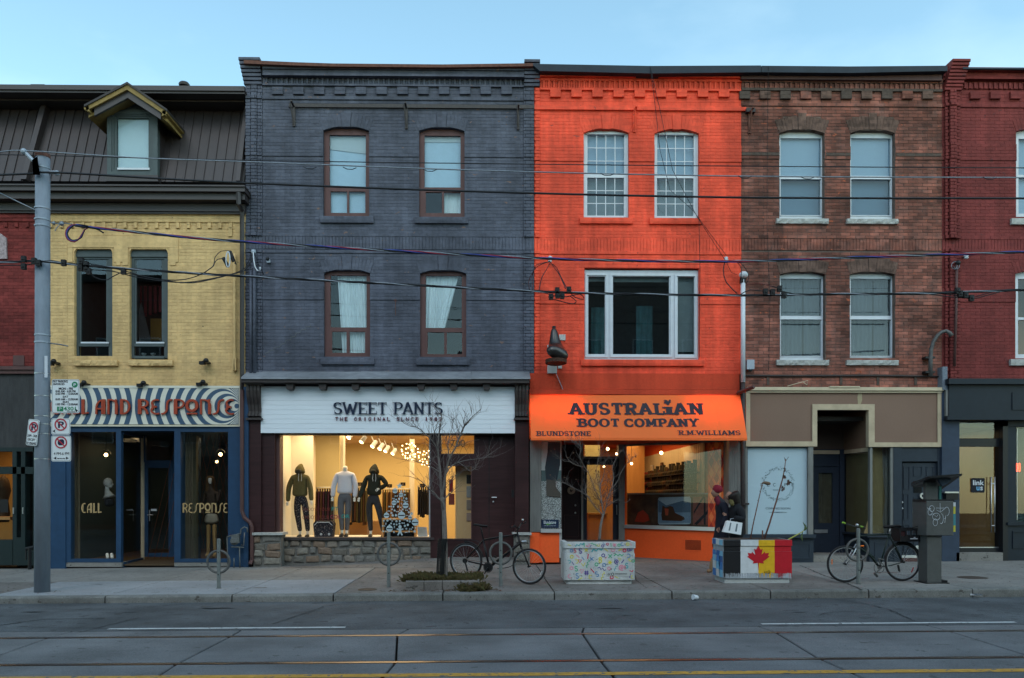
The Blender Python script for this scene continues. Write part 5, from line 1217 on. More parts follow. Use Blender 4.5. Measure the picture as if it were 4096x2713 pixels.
cl.poly(v,f);cl.poly([(ax0,YA0,zt_),(ax0,YA1,zb_),(ax0,YA0,zb_)],[(0,1,2)]);cl.poly([(ax1,YA0,zt_),(ax1,YA1,zb_),(ax1,YA0,zb_)],[(0,1,2)])
ob('cloth',cl,M['awning'],aw)
ob('valance',MB().box(ax0,ax1,YA1-.004,YA1,zb_-.055,zb_).box(ax1-.004,ax1,YA1,YA0,zb_-.05,zb_),M['awning'],aw)
ob('frame_bar',MB().tube([(ax0+.02,YA1+.03,zb_-.02),(ax1-.02,YA1+.03,zb_-.02)],.018,6).tube([(ax0+.02,YA1+.03,zb_-.02),(ax0+.02,YA0,zb_-.02)],.015,6).tube([(ax1-.02,YA1+.03,zb_-.02),(ax1-.02,YA0,zb_-.02)],.015,6),M['alu'],aw)
L_=math.hypot(YA0-YA1,zt_-zb_)
def awm(Yr):# maps upright lettering onto the sloping cloth
    def f(X,Z,d):
        s=(zt_-Z)/(zt_-zb_);return (X,YA0+(YA1-YA0)*s-.012+d*.3,Z)
    return f
ink=flat('awning_ink',(.022,.018,.028),.6)
def wA(s,a,b,c,d,**k):
    Yr=YA0+(YA1-YA0)*((c+d)/2-1581)/(1752-1581);word(s,a,b,c,d,Yr,ink,aw,mp=awm(Yr),depth=.004,**k)
wA('AUSTRAL',2277,2658,1612,1660,wx=.27,wy=.17,serif=.09,hs=.14,track=.10);wA('i',2660,2690,1612,1660,wx=.34,wy=.2,serif=.12,hs=.14);wA('AN',2694,2812,1612,1660,wx=.27,wy=.17,serif=.09,hs=.14,track=.10)
wA('BOOT',2310,2478,1675,1708,wx=.27,wy=.17,serif=.09,hs=.14,track=.10);wA('COMPANY',2497,2792,1675,1708,wx=.27,wy=.17,serif=.09,hs=.14,track=.10)
wA('BLUNDSTONE',2145,2364,1725,1744,wx=.2,wy=.12,serif=.11,hs=.1,track=.05);wA('R.M.WILLIAMS',2713,2961,1722,1741,wx=.2,wy=.12,serif=.11,hs=.1,track=.05)
bird=[(0,.1),(.12,.55),(-.05,.75),(.1,.72),(.2,.98),(.35,.85),(.5,.9),(.55,.6),(.68,.62),(.72,.85),(.85,.98),(1,.9),(.95,.6),(1,.35),(.8,.12),(.72,-.1),(.62,-.4),(.5,-.2),(.45,-.42),(.36,-.1),(.15,.02)]
mp_=awm(0);Yr=YA0-.08;x0,x1,z0,z1=PX(2654,Yr),PX(2684,Yr),PZ(1616,Yr,2670),PZ(1598,Yr,2670)
bp_=[mp_(x0+(x1-x0)*u,z0+(z1-z0)*w_,0) for u,w_ in bird[::-1]];n=len(bp_)
ob('bird_emblem',MB().poly(bp_+[(x,y+.002,z) for x,y,z in bp_],[tuple(range(n)),tuple(range(2*n-1,n-1,-1))]+[(i,(i+1) % n,(i+1) % n+n,i+n) for i in range(n)]),ink,aw)
for px in (2232,2850):
    c=P(px,1640,17.98);area('awning_lamp',(c.x,17.95,c.z+.02),(R(80),0,0),1.0,.14,12,(1,.62,.25))
t=thing('drain_pipe_stub','brown square downpipe arm jutting over the right end of the orange awning','pipe',P(2960,1570,17.9))
ob('arm',MB().tube([P(2950,1573,18.0),P(2985,1560,17.7),P(3016,1548,17.5)],.045,4),M['maroon_wood'],t)
# left display case
f_=MB();pbox(f_,2120,2164,1762,2128,18.0,.4);pbox(f_,2164,2246,1755,1768,18.02,.35);ob('corrugated_pier',f_,M['corrug'],orange)
rb_=MB()
for px in range(2122,2163,7):pbox(rb_,px,px+3,1764,2128,17.985,.02)
ob('ribs',rb_,M['corrug'],orange)
f_=MB();pbox(f_,2163,2247,2117,2131,17.96,.3);ob('case_sill',f_,M['alu'],orange)
po=thing('poster','tall poster of a trousered leg and boot on gravel left of the boot shop door','poster',P(2204,2117,18.06))
M['gravel_print']=mat('gravel_print',(.42,.45,.47),.6,scale=55,col2=(.05,.055,.06));M['gravel_print'].node_tree.nodes['Color Ramp'].color_ramp.elements[0].position=.42;M['gravel_print'].node_tree.nodes['Color Ramp'].color_ramp.elements[1].position=.56
ob('print',pbox(MB(),2165,2245,1768,2117,18.06,.02),M['gravel_print'],po)
ob('print_sky',pbox(MB(),2165,2245,1768,1882,18.056,.004),flat('print_sky',(.33,.36,.38)),po);ob('print_sea',pbox(MB(),2165,2245,1882,1925,18.055,.004),flat('print_sea',(.07,.11,.12)),po)
def flatpoly(parent,pts,Y,m,name,th=.003):
    q=[(PX(a,Y),PZ(b,Y,a)) for a,b in pts]
    if sum(q[i][0]*q[(i+1) % len(q)][1]-q[(i+1) % len(q)][0]*q[i][1] for i in range(len(q))) <0:q=q[::-1]
    return ob(name,MB().prism(q,Y,Y+th),m,parent)
flatpoly(po,[(2192,1768),(2243,1768),(2240,1860),(2228,1922),(2184,1920),(2180,1870),(2190,1810)],18.05,flat('print_jeans',(.022,.03,.042)),'print_leg')
flatpoly(po,[(2186,1918),(2222,1922),(2224,1950),(2243,1975),(2243,1992),(2186,1985),(2184,1950)],18.045,flat('print_boot',(.075,.065,.06)),'print_boot')
ob('print_badge',pbox(MB(),2165,2235,2079,2112,18.04,.004),flat('badge_blue',(.012,.028,.075)),po)
text('Blundstone',2175,2224,2083,2096,18.036,M['white_frame'],po,off=.015);text('TASMANIA AUSTRALIA 1870',2176,2223,2102,2105,18.036,M['white_frame'],po)
flatpoly(po,[(2182,2096),(2224,2090),(2190,2101)],18.037,flat('swoosh',(.10,.32,.05)),'swoosh')
panebox(orange,2164,2246,1768,2117,18.03,'glass_shop')
f_=MB();pbox(f_,2116,2158,2131,2252,18.0,.5);ob('base_panel',f_,M['orange_base'],orange);f_=MB();pbox(f_,2158,2237,2131,2250,18.04,.5);ob('base_panel',f_,M['orange_base'],orange)
ob('corner_post',pbox(MB(),2237,2247,2131,2232,18.05,.1),M['alu'],orange)
# recessed entrance: side walls, back wall with two doors
YD=20.2
xw=PX(2247,18.2);ob('side_wall',MB().box(xw-.1,xw,18.1,YD,0,3.1),M['maroon_panel'],orange)
ob('entrance_ceiling',MB().box(PX(2120),PX(2965),18.15,YD+.2,PZ(1760,18.2,2500)+.02,PZ(1760,18.2,2500)+.12),M['orange_stucco'],orange)
ob('lintel',pbox(MB(),2118,2962,1579,1757,YF+.0,.3),M['orange_stucco'],orange)
sd=ob('side_door',pbox(MB(),2240,2326,1760,2240,YD,.08),flat('maroon_dark',(.018,.008,.010),.4),orange,label='dark maroon side door at the left of the entrance recess')
for a,b,c,d in ((2256,2316,1870,1950),(2256,2316,2060,2150)):ob('door_panel',pframe(MB(),a,b,c,d,YD-.012,.012,3),flat('maroon_dark2',(.03,.013,.015),.4),sd)
ob('wreath',MB().ring((PX(2285,YD-.04),PZ(1962,YD,2285)),.07,.03,YD-.07,YD-.02,14),flat('dried',(.22,.16,.13)),sd)
for py in (2022,2052):ob('knob',MB().ball(P(2301,py,YD-.05),.025),M['steel'],sd)
f_=MB();pbox(f_,2325,2333,1770,2240,YD-.06,.1);pbox(f_,2475,2499,1765,2240,YD-.08,.2);ob('door_post',f_,M['corrug'],orange)
bd=ob('shop_door',pframe(MB(),2333,2476,1836,2236,YD,.06,15,50,24),flat('door_black',(.012,.015,.024),.4),orange,label='dark glazed shop door under a lit transom')
pbox(f_ :=MB(),2333,2476,1826,1836,YD-.02,.1);ob('head_bar',f_,M['corrug'],bd);ob('door_stile',pbox(MB(),2452,2462,1860,2186,YD+.002,.05),flat('door_black',(0,0,0)),bd)
panebox(bd,2347,2453,1862,2186,YD+.03,'glass_shop');panebox(bd,2333,2475,1776,1826,YD+.03,'glass_shop')
ob('handle',MB().tube([P(2467,2020,YD-.04),P(2467,2060,YD-.04)],.012,6),M['steel'],bd)
# angled shop window
A=Vector((P(2499,1985,20.15).x,20.15));B=Vector((P(2916,1985,18.22).x,18.22))
def AW(px,py,off=0.0):# point on the angled glass line seen at that pixel
    d=P(px,py,1.0)-Vector((0,0,EYE));n=Vector((-(B-A).y,(B-A).x));a0=A+n.normalized()*off
    t=(a0.x*n.x+a0.y*n.y)/(d.x*n.x+d.y*n.y);return Vector((0,0,EYE))+d*t
def apanel(px0,px1,z0,z1,off,th,m,name,parent=orange,ztop=None):
    p,q=AW(px0,1985,off),AW(px1,1985,off);p2,q2=AW(px0,1985,off+th),AW(px1,1985,off+th)
    return ob(name,MB().hexa([(p.x,p.y,z0),(q.x,q.y,z0),(q2.x,q2.y,z0),(p2.x,p2.y,z0),(p.x,p.y,z1),(q.x,q.y,z1),(q2.x,q2.y,z1),(p2.x,p2.y,z1)]),m,parent)
zsill=AW(2860,2112).z;zhead=AW(2700,1776).z
apanel(2499,2916,.0,zsill-.06,0,.12,M['orange_base'],'base_panel');
sl=apanel(2495,2918,zsill-.07,zsill+.015,-.06,.14,M['alu'],'window_ledge');apanel(2495,2918,zhead,zhead+.05,-.03,.1,M['corrug'],'head_bar')
wn2=apanel(2499,2507,zsill,zhead,-.01,.05,flat('bright_orange',(.85,.12,.03)),'shop_window');apanel(2507,2914,zsill+.015,zhead,.02,.006,M['glass_shop'],'pane',wn2)
vt=MB()
for i in range(9):
    for j in range(12):
        z_=AW(2780,2158).z-i*.0;pass
vx=apanel(2737,2808,AW(2770,2205).z,AW(2770,2150).z,-.008,.01,M['orange_base'],'vent')
for i in range(9):apanel(2741,2804,AW(2770,2199).z+.026*i,AW(2770,2199).z+.026*i+.014,-.012,.006,flat('vent_dark',(.05,.008,.004)),'vent_slot',vx)
f_=MB();pbox(f_,2915,2962,1757,2245,17.98,.4);ob('corrugated_pier',f_,M['corrug'],orange)
rb_=MB()
for px in range(2918,2960,7):pbox(rb_,px,px+3,1760,2245,17.965,.02)
ob('ribs',rb_,M['corrug'],orange)
# inside the boot shop
OX0,OX1,OZ,OYB=PX(2333,20.3),5.25,3.02,26.6
M['red_ceiling']=mat('red_ceiling',(.62,.12,.04),.8,var=.04);M['shop_dark_floor']=flat('boot_floor',(.12,.06,.03))
ins=ob('shop_interior',MB().box(OX0-.1,OX1+.1,20.3,OYB,OZ+.25,OZ+.35).box(2.7,OX1+.5,18.4,20.3,OZ+.25,OZ+.35),M['red_ceiling'],orange)
ob('interior_wall',MB().box(OX0-.1,OX1+.1,OYB,OYB+.1,0,OZ+.3),M['ply'],ins);ob('interior_wall',MB().box(OX0-.12,OX0,YD+.1,OYB,0,OZ+.3),M['ply'],ins)
ob('shop_floor',MB().box(OX0-.1,OX1+.1,YD+.08,OYB,.1,.17),M['shop_dark_floor'],ins)
ob('interior_wall',MB().box(PX(2508,24.2),PX(2578,24.2),24.2,24.3,.1,OZ+.3),M['ply'],ins)
ob('interior_wall',MB().box(PX(2340,22.5),PX(2400,22.5),22.5,22.6,.1,OZ+.3),mat('sage_wall',(.30,.32,.20),.9),ins)
M['tin']=mat('tin',(.55,.52,.40),.35,.45,var=.1,scale=3,spec=.6)
cw=MB();v=[];f=[];n=260
for i in range(n+1):
    y=19.0+(OYB-19.0)*i/n;x=OX1-.03+.02*math.sin(i*.9);v+= [(x,y,.2),(x,y,OZ-.06)]
for i in range(n):f.append((2*i,2*i+1,2*i+3,2*i+2))
ob('corrugated_wall',cw.poly(v,f),M['tin'],ins);ob('interior_wall',MB().box(OX1+.02,OX1+.1,19.0,OYB,0,OZ+.3),M['red_ceiling'],ins);
area('shop_light',(3.4,22.6,OZ+.2),(0,0,0),2.5,5.0,80,WARM2);area('shop_light',(1.9,23.2,OZ+.2),(0,0,0),1.0,2.0,22,WARM2)
area('shop_light',(4.6,18.9,3.1),(R(-20),0,R(-60)),.8,.2,12,WARM2)
# shelves of boots on the corrugated wall
def bootmesh(h=.20):
    mb=MB();mb.tube([(0,0,.0),(0,0,.06),(0,0,.11),(.01,0,h)],[.05,.046,.042,.05],8)
    mb.tube([(.03,0,.035),(-.06,0,.04),(-.14,0,.035),(-.19,0,.022)],[.046,.042,.042,.02],8);mb.box(-.20,.05,-.045,.045,-.012,.004);return mb
bm0=[bootmesh(.16).mesh('boot',flat('boot_brown',(.05,.02,.008)),True),bootmesh(.26).mesh('boot',flat('boot_black',(.014,.012,.01)),True),bootmesh(.12).mesh('boot',flat('boot_red',(.20,.02,.02)),True),bootmesh(.2).mesh('boot',flat('boot_olive',(.045,.035,.012)),True)]
for r_,z_ in enumerate((1.25,1.5,1.75,2.0,2.25)):
    tag(ob('shelf',MB().box(OX1-.28,OX1-.05,19.3,26.2,z_-.012,z_),M['galv_dark']),('lowest','second lowest','middle','second highest','topmost')[r_]+' metal shelf of boots on the corrugated wall','shelf','boot shelves')
    for k in range(24):
        y=19.42+k*.285;s=1+(0 if y>23.5 else 0);o=bpy.data.objects.new('boot',bm0[rnd.choice([2,3,0]) if y>24.3 else rnd.choice([0,1,1,3])]);COL.objects.link(o)
        o.location=(OX1-.15,y+rnd.uniform(-.02,.02),z_+.013);o.rotation_euler=(0,0,R(rnd.uniform(-14,14)));o.scale=(1.15,1.2,1.15)
        w=('lowest','second lowest','middle','second highest','topmost')[r_]
        tag(o,ORD[k]+' boot from the near end of the '+w+' boot shelf','boot','boots on the '+w+' shelf')
for k,(y,z) in enumerate(((24.8,2.5),(23.4,2.52),(20.6,2.45))):
    t=thing('framed_print',('white framed card far along the corrugated wall','dark framed card midway along the corrugated wall','large framed landscape card nearest on the corrugated wall')[k],'framed print',(OX1-.07,y,z-.15))
    ob('frame',MB().box(OX1-.09,OX1-.065,y-.16,y+.16,z-.16,z+.14),(M['white_frame'],M['g1'],M['g4'])[k],t);ob('print',MB().box(OX1-.095,OX1-.088,y-.12,y+.12,z-.12,z+.10),(M['g5'],M['maroon_wood'],M['g3'])[k],t)
def bulb(px,py,Y,r,label,zc=3.2):
    c=P(px,py,Y);t=thing('pendant_bulb',label,'lamp',c,'bare bulbs in the boot shop');ob('bulb',MB().ball(c,r,12,8),M['bulb'],t,smooth=True);ob('cord',MB().tube([(c.x,c.y,c.z+r),(c.x,c.y,zc)],.006,5),M['black'],t)
for a in ((2645,1812,21.0,.045,'large bare bulb hanging in the middle of the boot shop window'),(2526,1855,22.5,.035,'low bare bulb near the left edge of the boot shop window'),(2566,1779,23.5,.03,'small bare bulb near the top of the boot shop window'),(2431,1796,21.5,.04,'bare bulb seen through the transom over the boot shop door'),(2467,1816,23.5,.035,'smaller bare bulb at the right end of the boot shop transom'),(2416,1867,24.5,.03,'bare bulb seen through the glass of the boot shop door')):bulb(*a)
# argyle painted pier inside the window
pr_=apanel(2832,2914,.3,3.0,.16,.04,flat('argyle_orange',(.72,.10,.03)),'painted_pier')
for i in range(11):
    for j in range(4):
        px=2845+j*21;z_=3.0-.26*i-(.13 if j % 2 else 0);c=AW(px,1985,.155);d_=AW(px+10.5,1985,.155)-c;m_=flat('argyle_light',(.90,.22,.06)) if (i+j) % 2 else flat('argyle_red',(.42,.035,.02))
        ob('diamond',MB().poly([(c.x-d_.x,c.y-d_.y,z_),(c.x,c.y,z_-.13),(c.x+d_.x,c.y+d_.y,z_),(c.x,c.y,z_+.13)],[(0,1,2,3)]),m_,pr_)
ob('counter',MB().box(PX(2352,22.0),PX(2425,22.0),21.9,22.4,.15,1.15),M['ply'],ins);ob('counter_top',MB().box(PX(2350,22.0),PX(2427,22.0),21.85,22.45,1.15,1.2),M['g4'],ins)
# printed backing along the foot of the window
dp=thing('display_banner','dark printed banner with a brown boot picture along the foot of the boot shop window','banner',AW(2680,2100,.22))
def ap(px0,px1,py0,py1,off,m,name):zc=AW((px0+px1)/2,py0,off).z;zb2=AW((px0+px1)/2,py1,off).z;return apanel(px0,px1,zb2,zc,off,.008,m,name,dp)
def apoly(pts,off,m,name):
    q=[AW(a,b,off) for a,b in pts];n=len(q);nn=Vector((-(B-A).y,(B-A).x,0)).normalized()*.006
    return ob(name,MB().poly([tuple(p) for p in q]+[tuple(p+nn) for p in q],[tuple(range(n)),tuple(range(2*n-1,n-1,-1))]+[(i,(i+1) % n,(i+1) % n+n,i+n) for i in range(n)]),m,dp)
M['stable_print']=mat('stable_print',(.085,.05,.028),.8,scale=5,col2=(.028,.018,.015));M['brick_print']=mat('brick_print',(.20,.065,.045),.8,scale=14,col2=(.12,.04,.03))
ap(2508,2856,1976,2104,.24,M['stable_print'],'print');ap(2508,2856,1972,1978,.235,M['corrug'],'rail')
ap(2772,2852,1988,2100,.235,M['brick_print'],'brick_print')
for q in ([(2775,2046),(2810,1988),(2818,1988),(2775,2056)],[(2776,2096),(2850,2022),(2850,2034),(2788,2100)],[(2815,1988),(2822,1988),(2822,2100),(2815,2100)]):apoly(q,.225,M['g0'],'beam_print')
apoly([(2538,2087),(2552,2050),(2572,2040),(2592,2060),(2598,2082),(2575,2090)],.23,flat('red_cloth2',(.30,.03,.012)),'cloth_print')
M['lake_print']=mat('lake_print',(.16,.26,.36),.7,scale=4,col2=(.10,.16,.24))
rp=[(2632+s*1.0,y) for s,y in ((4,1990),(0,1996),(0,2092),(5,2099),(126,2097),(131,2092),(131,1994),(126,1987))]
apoly([(x,y) for x,y in rp],.215,flat('sky_print',(.26,.35,.42)),'picture');apoly([(2633,2000),(2665,2022),(2700,2012),(2730,2004),(2762,2010),(2762,2050),(2633,2052)],.207,flat('hill_print',(.06,.11,.17)),'picture_hill')
apoly([(2633,2050),(2762,2050),(2762,2092),(2633,2092)],.206,M['lake_print'],'picture_lake')
apoly([(2650,2022),(2663,2030),(2680,2024),(2692,2028),(2700,2052),(2735,2068),(2739,2078),(2724,2085),(2648,2082),(2645,2060)],.198,flat('boot_pic',(.045,.018,.008)),'boot_picture')
apoly([(2658,2034),(2674,2036),(2672,2062),(2662,2062)],.192,flat('boot_gusset',(.30,.05,.02)),'boot_gusset')

# ------------------------------------------------------------------ blue record-style shop (ground floor of the yellow house)
def op_art_mat():
    m=bpy.data.materials.new('op_art_print');m.use_nodes=True;nt=m.node_tree;N=nt.nodes;L=nt.links;b=N['Principled BSDF'];b.inputs['Roughness'].default_value=.6
    geo=N.new('ShaderNodeNewGeometry');s=N.new('ShaderNodeSeparateXYZ');L.new(geo.outputs['Position'],s.inputs[0])
    def mt(op,a,c=None):
        q=N.new('ShaderNodeMath');q.operation=op
        for i,x in enumerate((a,c)):
            if x is None:continue
            if isinstance(x,(int,float)):q.inputs[i].default_value=x
            else:L.new(x,q.inputs[i])
        return q.outputs[0]
    xc,zc=PX(533,17.95),PZ(1624,17.95,560)
    def rings(xt,sgn):# circles all touching at the sign's end
        dx=mt('MULTIPLY',mt('SUBTRACT',s.outputs['X'],xt),sgn);dz=mt('SUBTRACT',s.outputs['Z'],zc)
        d=mt('DIVIDE',mt('ADD',mt('MULTIPLY',dx,dx),mt('MULTIPLY',dz,dz)),mt('MAXIMUM',dx,.001))
        return mt('LESS_THAN',mt('FRACT',mt('DIVIDE',d,.222)),.5)
    right=rings(PX(957,17.95),-1.0);left=rings(PX(109,17.95),1.0)
    isr=mt('GREATER_THAN',s.outputs['X'],xc);f=mt('ADD',mt('MULTIPLY',isr,right),mt('MULTIPLY',mt('SUBTRACT',1.0,isr),left))
    mx=N.new('ShaderNodeMix');mx.data_type='RGBA';L.new(f,mx.inputs[0]);mx.inputs[6].default_value=(.55,.53,.46,1);mx.inputs[7].default_value=(.022,.060,.115,1)
    L.new(mx.outputs[2],b.inputs['Base Color']);return m
ws=thing('shop_sign','shop sign of blue and cream curved stripes reading CALL AND RESPONSE in red','shop sign',(PX(560),17.95,PZ(1704,17.95,560)))
ob('board',pbox(MB(),196,957,1545,1704,17.97,.06),M['cream'],ws);ob('striped_face',pbox(MB(),198,955,1553,1698,17.955,.012),op_art_mat(),ws)
ob('rim',pframe(MB(),194,959,1543,1706,17.945,.05,2,3,9),flat('sign_cream',(.60,.58,.50)),ws)
redl_=flat('deco_red',(.30,.045,.02),.55)
word('CALL',196,355,1597,1657,17.90,redl_,ws,wx=.10,wy=.09,deco=True,depth=.04);word('AND',376,522,1597,1657,17.90,redl_,ws,wx=.12,wy=.10,deco=True,depth=.04)
word('RESPONSE',546,940,1597,1657,17.90,redl_,ws,wx=.12,wy=.10,deco=True,depth=.04)
for i,(px,py) in enumerate(((335,1535),(572,1537),(810,1533),(822,1447),(214,1450))):
    c=P(px,py,17.9);t=thing('floodlight',('black swivel lamp above the striped sign, leftmost','black swivel lamp above the middle of the striped sign','black swivel lamp above the right part of the striped sign','small black floodlight on the yellow wall, upper right of the striped sign','small black floodlight on the yellow wall just right of the utility pole')[i],'floodlight',c,'floodlights of the yellow house')
    mb=MB();mb.lathe([(.02,-.045),(.055,-.03),(.06,.0),(.04,.04),(.01,.05)],c.x+.03,c.y-.05,12,c.z+.02);ob('lamp_head',mb,M['blackmetal'],t,smooth=True)
    ob('mount',MB().box(c.x-.14,c.x-.03,c.y-.02,c.y+.1,c.z-.06,c.z+.01).tube([(c.x-.06,c.y,c.z),(c.x+.03,c.y-.04,c.z+.03)],.02,6).box(c.x-.05,c.x+.05,c.y,YF,c.z-.02,c.z+.02),M['blackmetal'],t)
sf=MB();Z=17.98
pbox(sf,172,262,1704,2277,Z,.4);pbox(sf,262,283,1704,2250,Z+.02,.12);pbox(sf,465,484,1704,2250,Z+.02,.12);pbox(sf,283,465,2236,2250,Z+.021,.12);pbox(sf,283,465,1704,1728,Z+.021,.12)
pbox(sf,697,722,1704,2250,Z+.02,.12);pbox(sf,913,990,1704,2268,Z,.3);pbox(sf,722,913,2236,2250,Z+.021,.12);pbox(sf,722,913,1704,1728,Z+.021,.12);pbox(sf,484,697,1704,1724,Z+.021,.4)
ob('shopfront',sf,M['blue_paint'],yellow,label='deep blue painted timber shopfront')
st=MB();pbox(st,262,486,2250,2268,Z+.03,.3);pbox(st,697,915,2250,2266,Z+.03,.3);ob('plinth',st,M['walk'],yellow)
w1=ob('shop_window',pframe(MB(),281,467,1726,2238,Z+.05,.03,3),M['blue_paint'],yellow);panebox(w1,283,465,1728,2236,Z+.07,'glass_shop')
w2=ob('shop_window',pframe(MB(),720,915,1726,2238,Z+.05,.03,3),M['blue_paint'],yellow);panebox(w2,722,913,1728,2236,Z+.07,'glass_shop')
YR=19.5                                # recessed entrance
x0=PX(484,18.05);x1=PX(566,YR)
def side(x0,y0,x1,y1,z0,z1,th,m,name,par):return ob(name,MB().hexa([(x0,y0,z0),(x1,y1,z0),(x1+th,y1,z0),(x0+th,y0,z0),(x0,y0,z1),(x1,y1,z1),(x1+th,y1,z1),(x0+th,y0,z1)]),m,par)
zh=PZ(1724,18,590)
side(x0,18.1,x1,YR,zs(-8),zs(-8)+.12,.05,M['blue_paint'],'side_rail',yellow);side(x0,18.1,x1,YR,zh-.06,zh,.05,M['blue_paint'],'side_rail',yellow)
side(x0+.02,18.1,x1+.02,YR,zs(-8)+.1,zh-.05,.006,M['glass_shop'],'side_glass',yellow)
side(x1,YR-.03,x1+.03,YR,zs(-8),zh,.04,M['cream'],'corner_bead',yellow)
dd=ob('shop_door',pframe(MB(),566,700,1850,2228,YR,.06,26,16,22),M['blue_paint'],yellow,label='blue glazed shop door in the recess');f_=MB();pframe(f_,560,712,1724,1850,YR-.01,.08,22,8,12);ob('transom',f_,M['blue_paint'],dd)
panebox(dd,590,676,1870,2214,YR+.03,'glass_shop');panebox(dd,580,692,1734,1844,YR+.03,'glass_shop')
ob('handle',MB().tube([P(598,2040,YR-.05),P(598,2085,YR-.05)],.014,6).tube([P(590,2060,YR-.05),P(612,2060,YR-.06)],.01,6),M['steel'],dd);ob('notice',pbox(MB(),604,626,2036,2044,YR-.01,.004),M['white_frame'],dd)
ob('right_cheek',MB().box(PX(700,18.1),PX(700,18.1)+.05,18.1,YR+.1,0,zh),M['blue_paint'],yellow)
ob('lintel',pbox(MB(),172,985,1548,1724,YF+.02,.3),M['blue_paint'],yellow)
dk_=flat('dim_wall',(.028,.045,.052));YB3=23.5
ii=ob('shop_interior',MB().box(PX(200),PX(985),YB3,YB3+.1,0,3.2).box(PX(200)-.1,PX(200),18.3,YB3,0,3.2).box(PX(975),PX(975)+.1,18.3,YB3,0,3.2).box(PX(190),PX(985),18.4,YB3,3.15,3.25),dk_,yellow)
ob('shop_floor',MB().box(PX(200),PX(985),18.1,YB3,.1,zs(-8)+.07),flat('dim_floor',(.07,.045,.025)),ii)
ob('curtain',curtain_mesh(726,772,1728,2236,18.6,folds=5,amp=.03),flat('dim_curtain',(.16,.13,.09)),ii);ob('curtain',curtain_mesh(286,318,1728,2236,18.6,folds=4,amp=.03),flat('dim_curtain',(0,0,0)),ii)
ob('pillar',MB().box(PX(775,18.9),PX(787,18.9),18.85,19.0,.1,3.1),flat('olive_pillar',(.15,.14,.09)),ii)
gg=MB()
for i in range(-3,8):
    for s in (-1,1):gg.tube([P(788+i*26,1728,19.4),P(788+i*26+s*120,2236,19.4)],.006,4)
ob('lattice',gg,flat('rust_lattice',(.10,.035,.02)),ii)
def globe(px,py,Y,r,label):
    c=P(px,py,Y);t=thing('globe_lamp',label,'lamp',c,'globe lamps in the blue shop');ob('bulb',MB().ball(c,r*.35,10,6),M['bulb'],t,smooth=True);ob('globe',MB().ball(c,r,16,10),M['glass'],t,smooth=True);ob('cord',MB().tube([(c.x,c.y,c.z+r),(c.x,c.y,3.15)],.006,5),M['black'],t)
globe(424,1820,18.9,.12,'glass globe lamp in the left window of the blue shop');globe(882,1818,18.9,.12,'glass globe lamp in the right window of the blue shop');globe(867,1847,20.5,.10,'second, lower globe lamp in the right window of the blue shop')
for px,py in ((293,1894),(318,1898),(319,1915),(339,1914),(355,1884),(297,1920)):tag(ob('pin_light',MB().ball(P(px,py,21.5),.022,8,5),glow('cool_bulb',(.85,1,.7),6) if 'cb' not in M else M['cb']),('uppermost left','upper middle','central','right-hand','highest right','lowest left')[[293,318,319,339,355,297].index(px)]+' pin light in the left window of the blue shop','light','pin lights in the left window of the blue shop')
area('shop_light',(PX(380),20.5,3.1),(0,0,0),1.5,1.5,6,WARM);area('shop_light',(PX(850),20.0,3.1),(0,0,0),1.5,1.0,5,WARM)
word('CALL',323,407,2013,2052,18.045,flat('gold_leaf',(.34,.23,.11),.5),w1,wx=.13,wy=.12,deco=True,depth=.002);word('RESPONSE',728,912,2013,2051,18.045,flat('gold_leaf',(0,0,0)),w2,wx=.14,wy=.13,deco=True,depth=.002)
# white mannequin head, long-haired mannequin, boots, uplighter
t=thing('mannequin_bust','white bald mannequin bust facing right in the left window of the blue shop','mannequin',P(428,2000,19.0))
c_=P(432,1932,19.0);k_=19/F;ob('head',MB().ball((c_.x,c_.y,c_.z),18*k_,16,12,rz=20*k_,ry=15*k_).ball((c_.x+9*k_,c_.y-.01,c_.z-12*k_),9*k_,10,8,rz=10*k_).ball((c_.x+19*k_,c_.y,c_.z-6*k_),3.5*k_,8,6),flat('bust_grey',(.30,.30,.28)),t,smooth=True)
ob('neck',MB().tube([P(431,1942,19.0),P(428,1962,19.0),P(434,1978,19.0),P(437,1990,19.0)],[.055,.05,.09,.15],12),flat('bust_grey',(.30,.30,.28)),t,smooth=True)
skin('garment',[(440,2030,0,(26,18)),(438,2005,0,(30,18)),(436,1992,0,(24,14))],chain(0,1,2),M['g0'],t,18.99)
t=thing('mannequin','long-haired mannequin in a pale skirt behind the right window of the blue shop','mannequin',P(845,2230,19.1))
skin('body',[(846,2060,0,(22,14)),(846,2000,0,(22,14)),(845,1965,0,(24,13)),(844,1945,0,8),(843,1925,0,(11,12)),(820,1975,0,8),(812,2020,0,7),(815,2060,-.08,6),(870,1975,0,8),(880,2010,-.1,7),(892,1960,-.2,5)],chain(0,1,2,3,4)+chain(2,5,6,7)+chain(2,8,9,10),flat('brown_coat',(.05,.03,.02)),t,19.1)
skin('hair',[(843,1902,0,(17,15)),(838,1925,.02,(19,15)),(838,1960,.04,(24,12)),(842,2000,.05,(22,10))],chain(0,1,2,3),flat('hair_brown',(.09,.045,.015)),t,19.13)
skin('face',[(846,1912,-.10,(8,5)),(846,1926,-.11,(7,5)),(846,1936,-.09,4)],chain(0,1,2),M['mannequin'],t,19.08)
skin('skirt',[(846,2050,0,(23,15)),(846,2075,0,(30,18)),(847,2098,0,(33,20))],chain(0,1,2),flat('pale_skirt',(.35,.31,.24)),t,19.1)
for dx in (-12,12):skin('leg',[(846+dx,2096,0,9),(846+dx,2150,0,8),(846+dx*1.2,2215,0,6),(846+dx*1.3,2226,-.1,7)],chain(0,1,2,3),flat('leg_gold',(.42,.25,.09)),t,19.1)
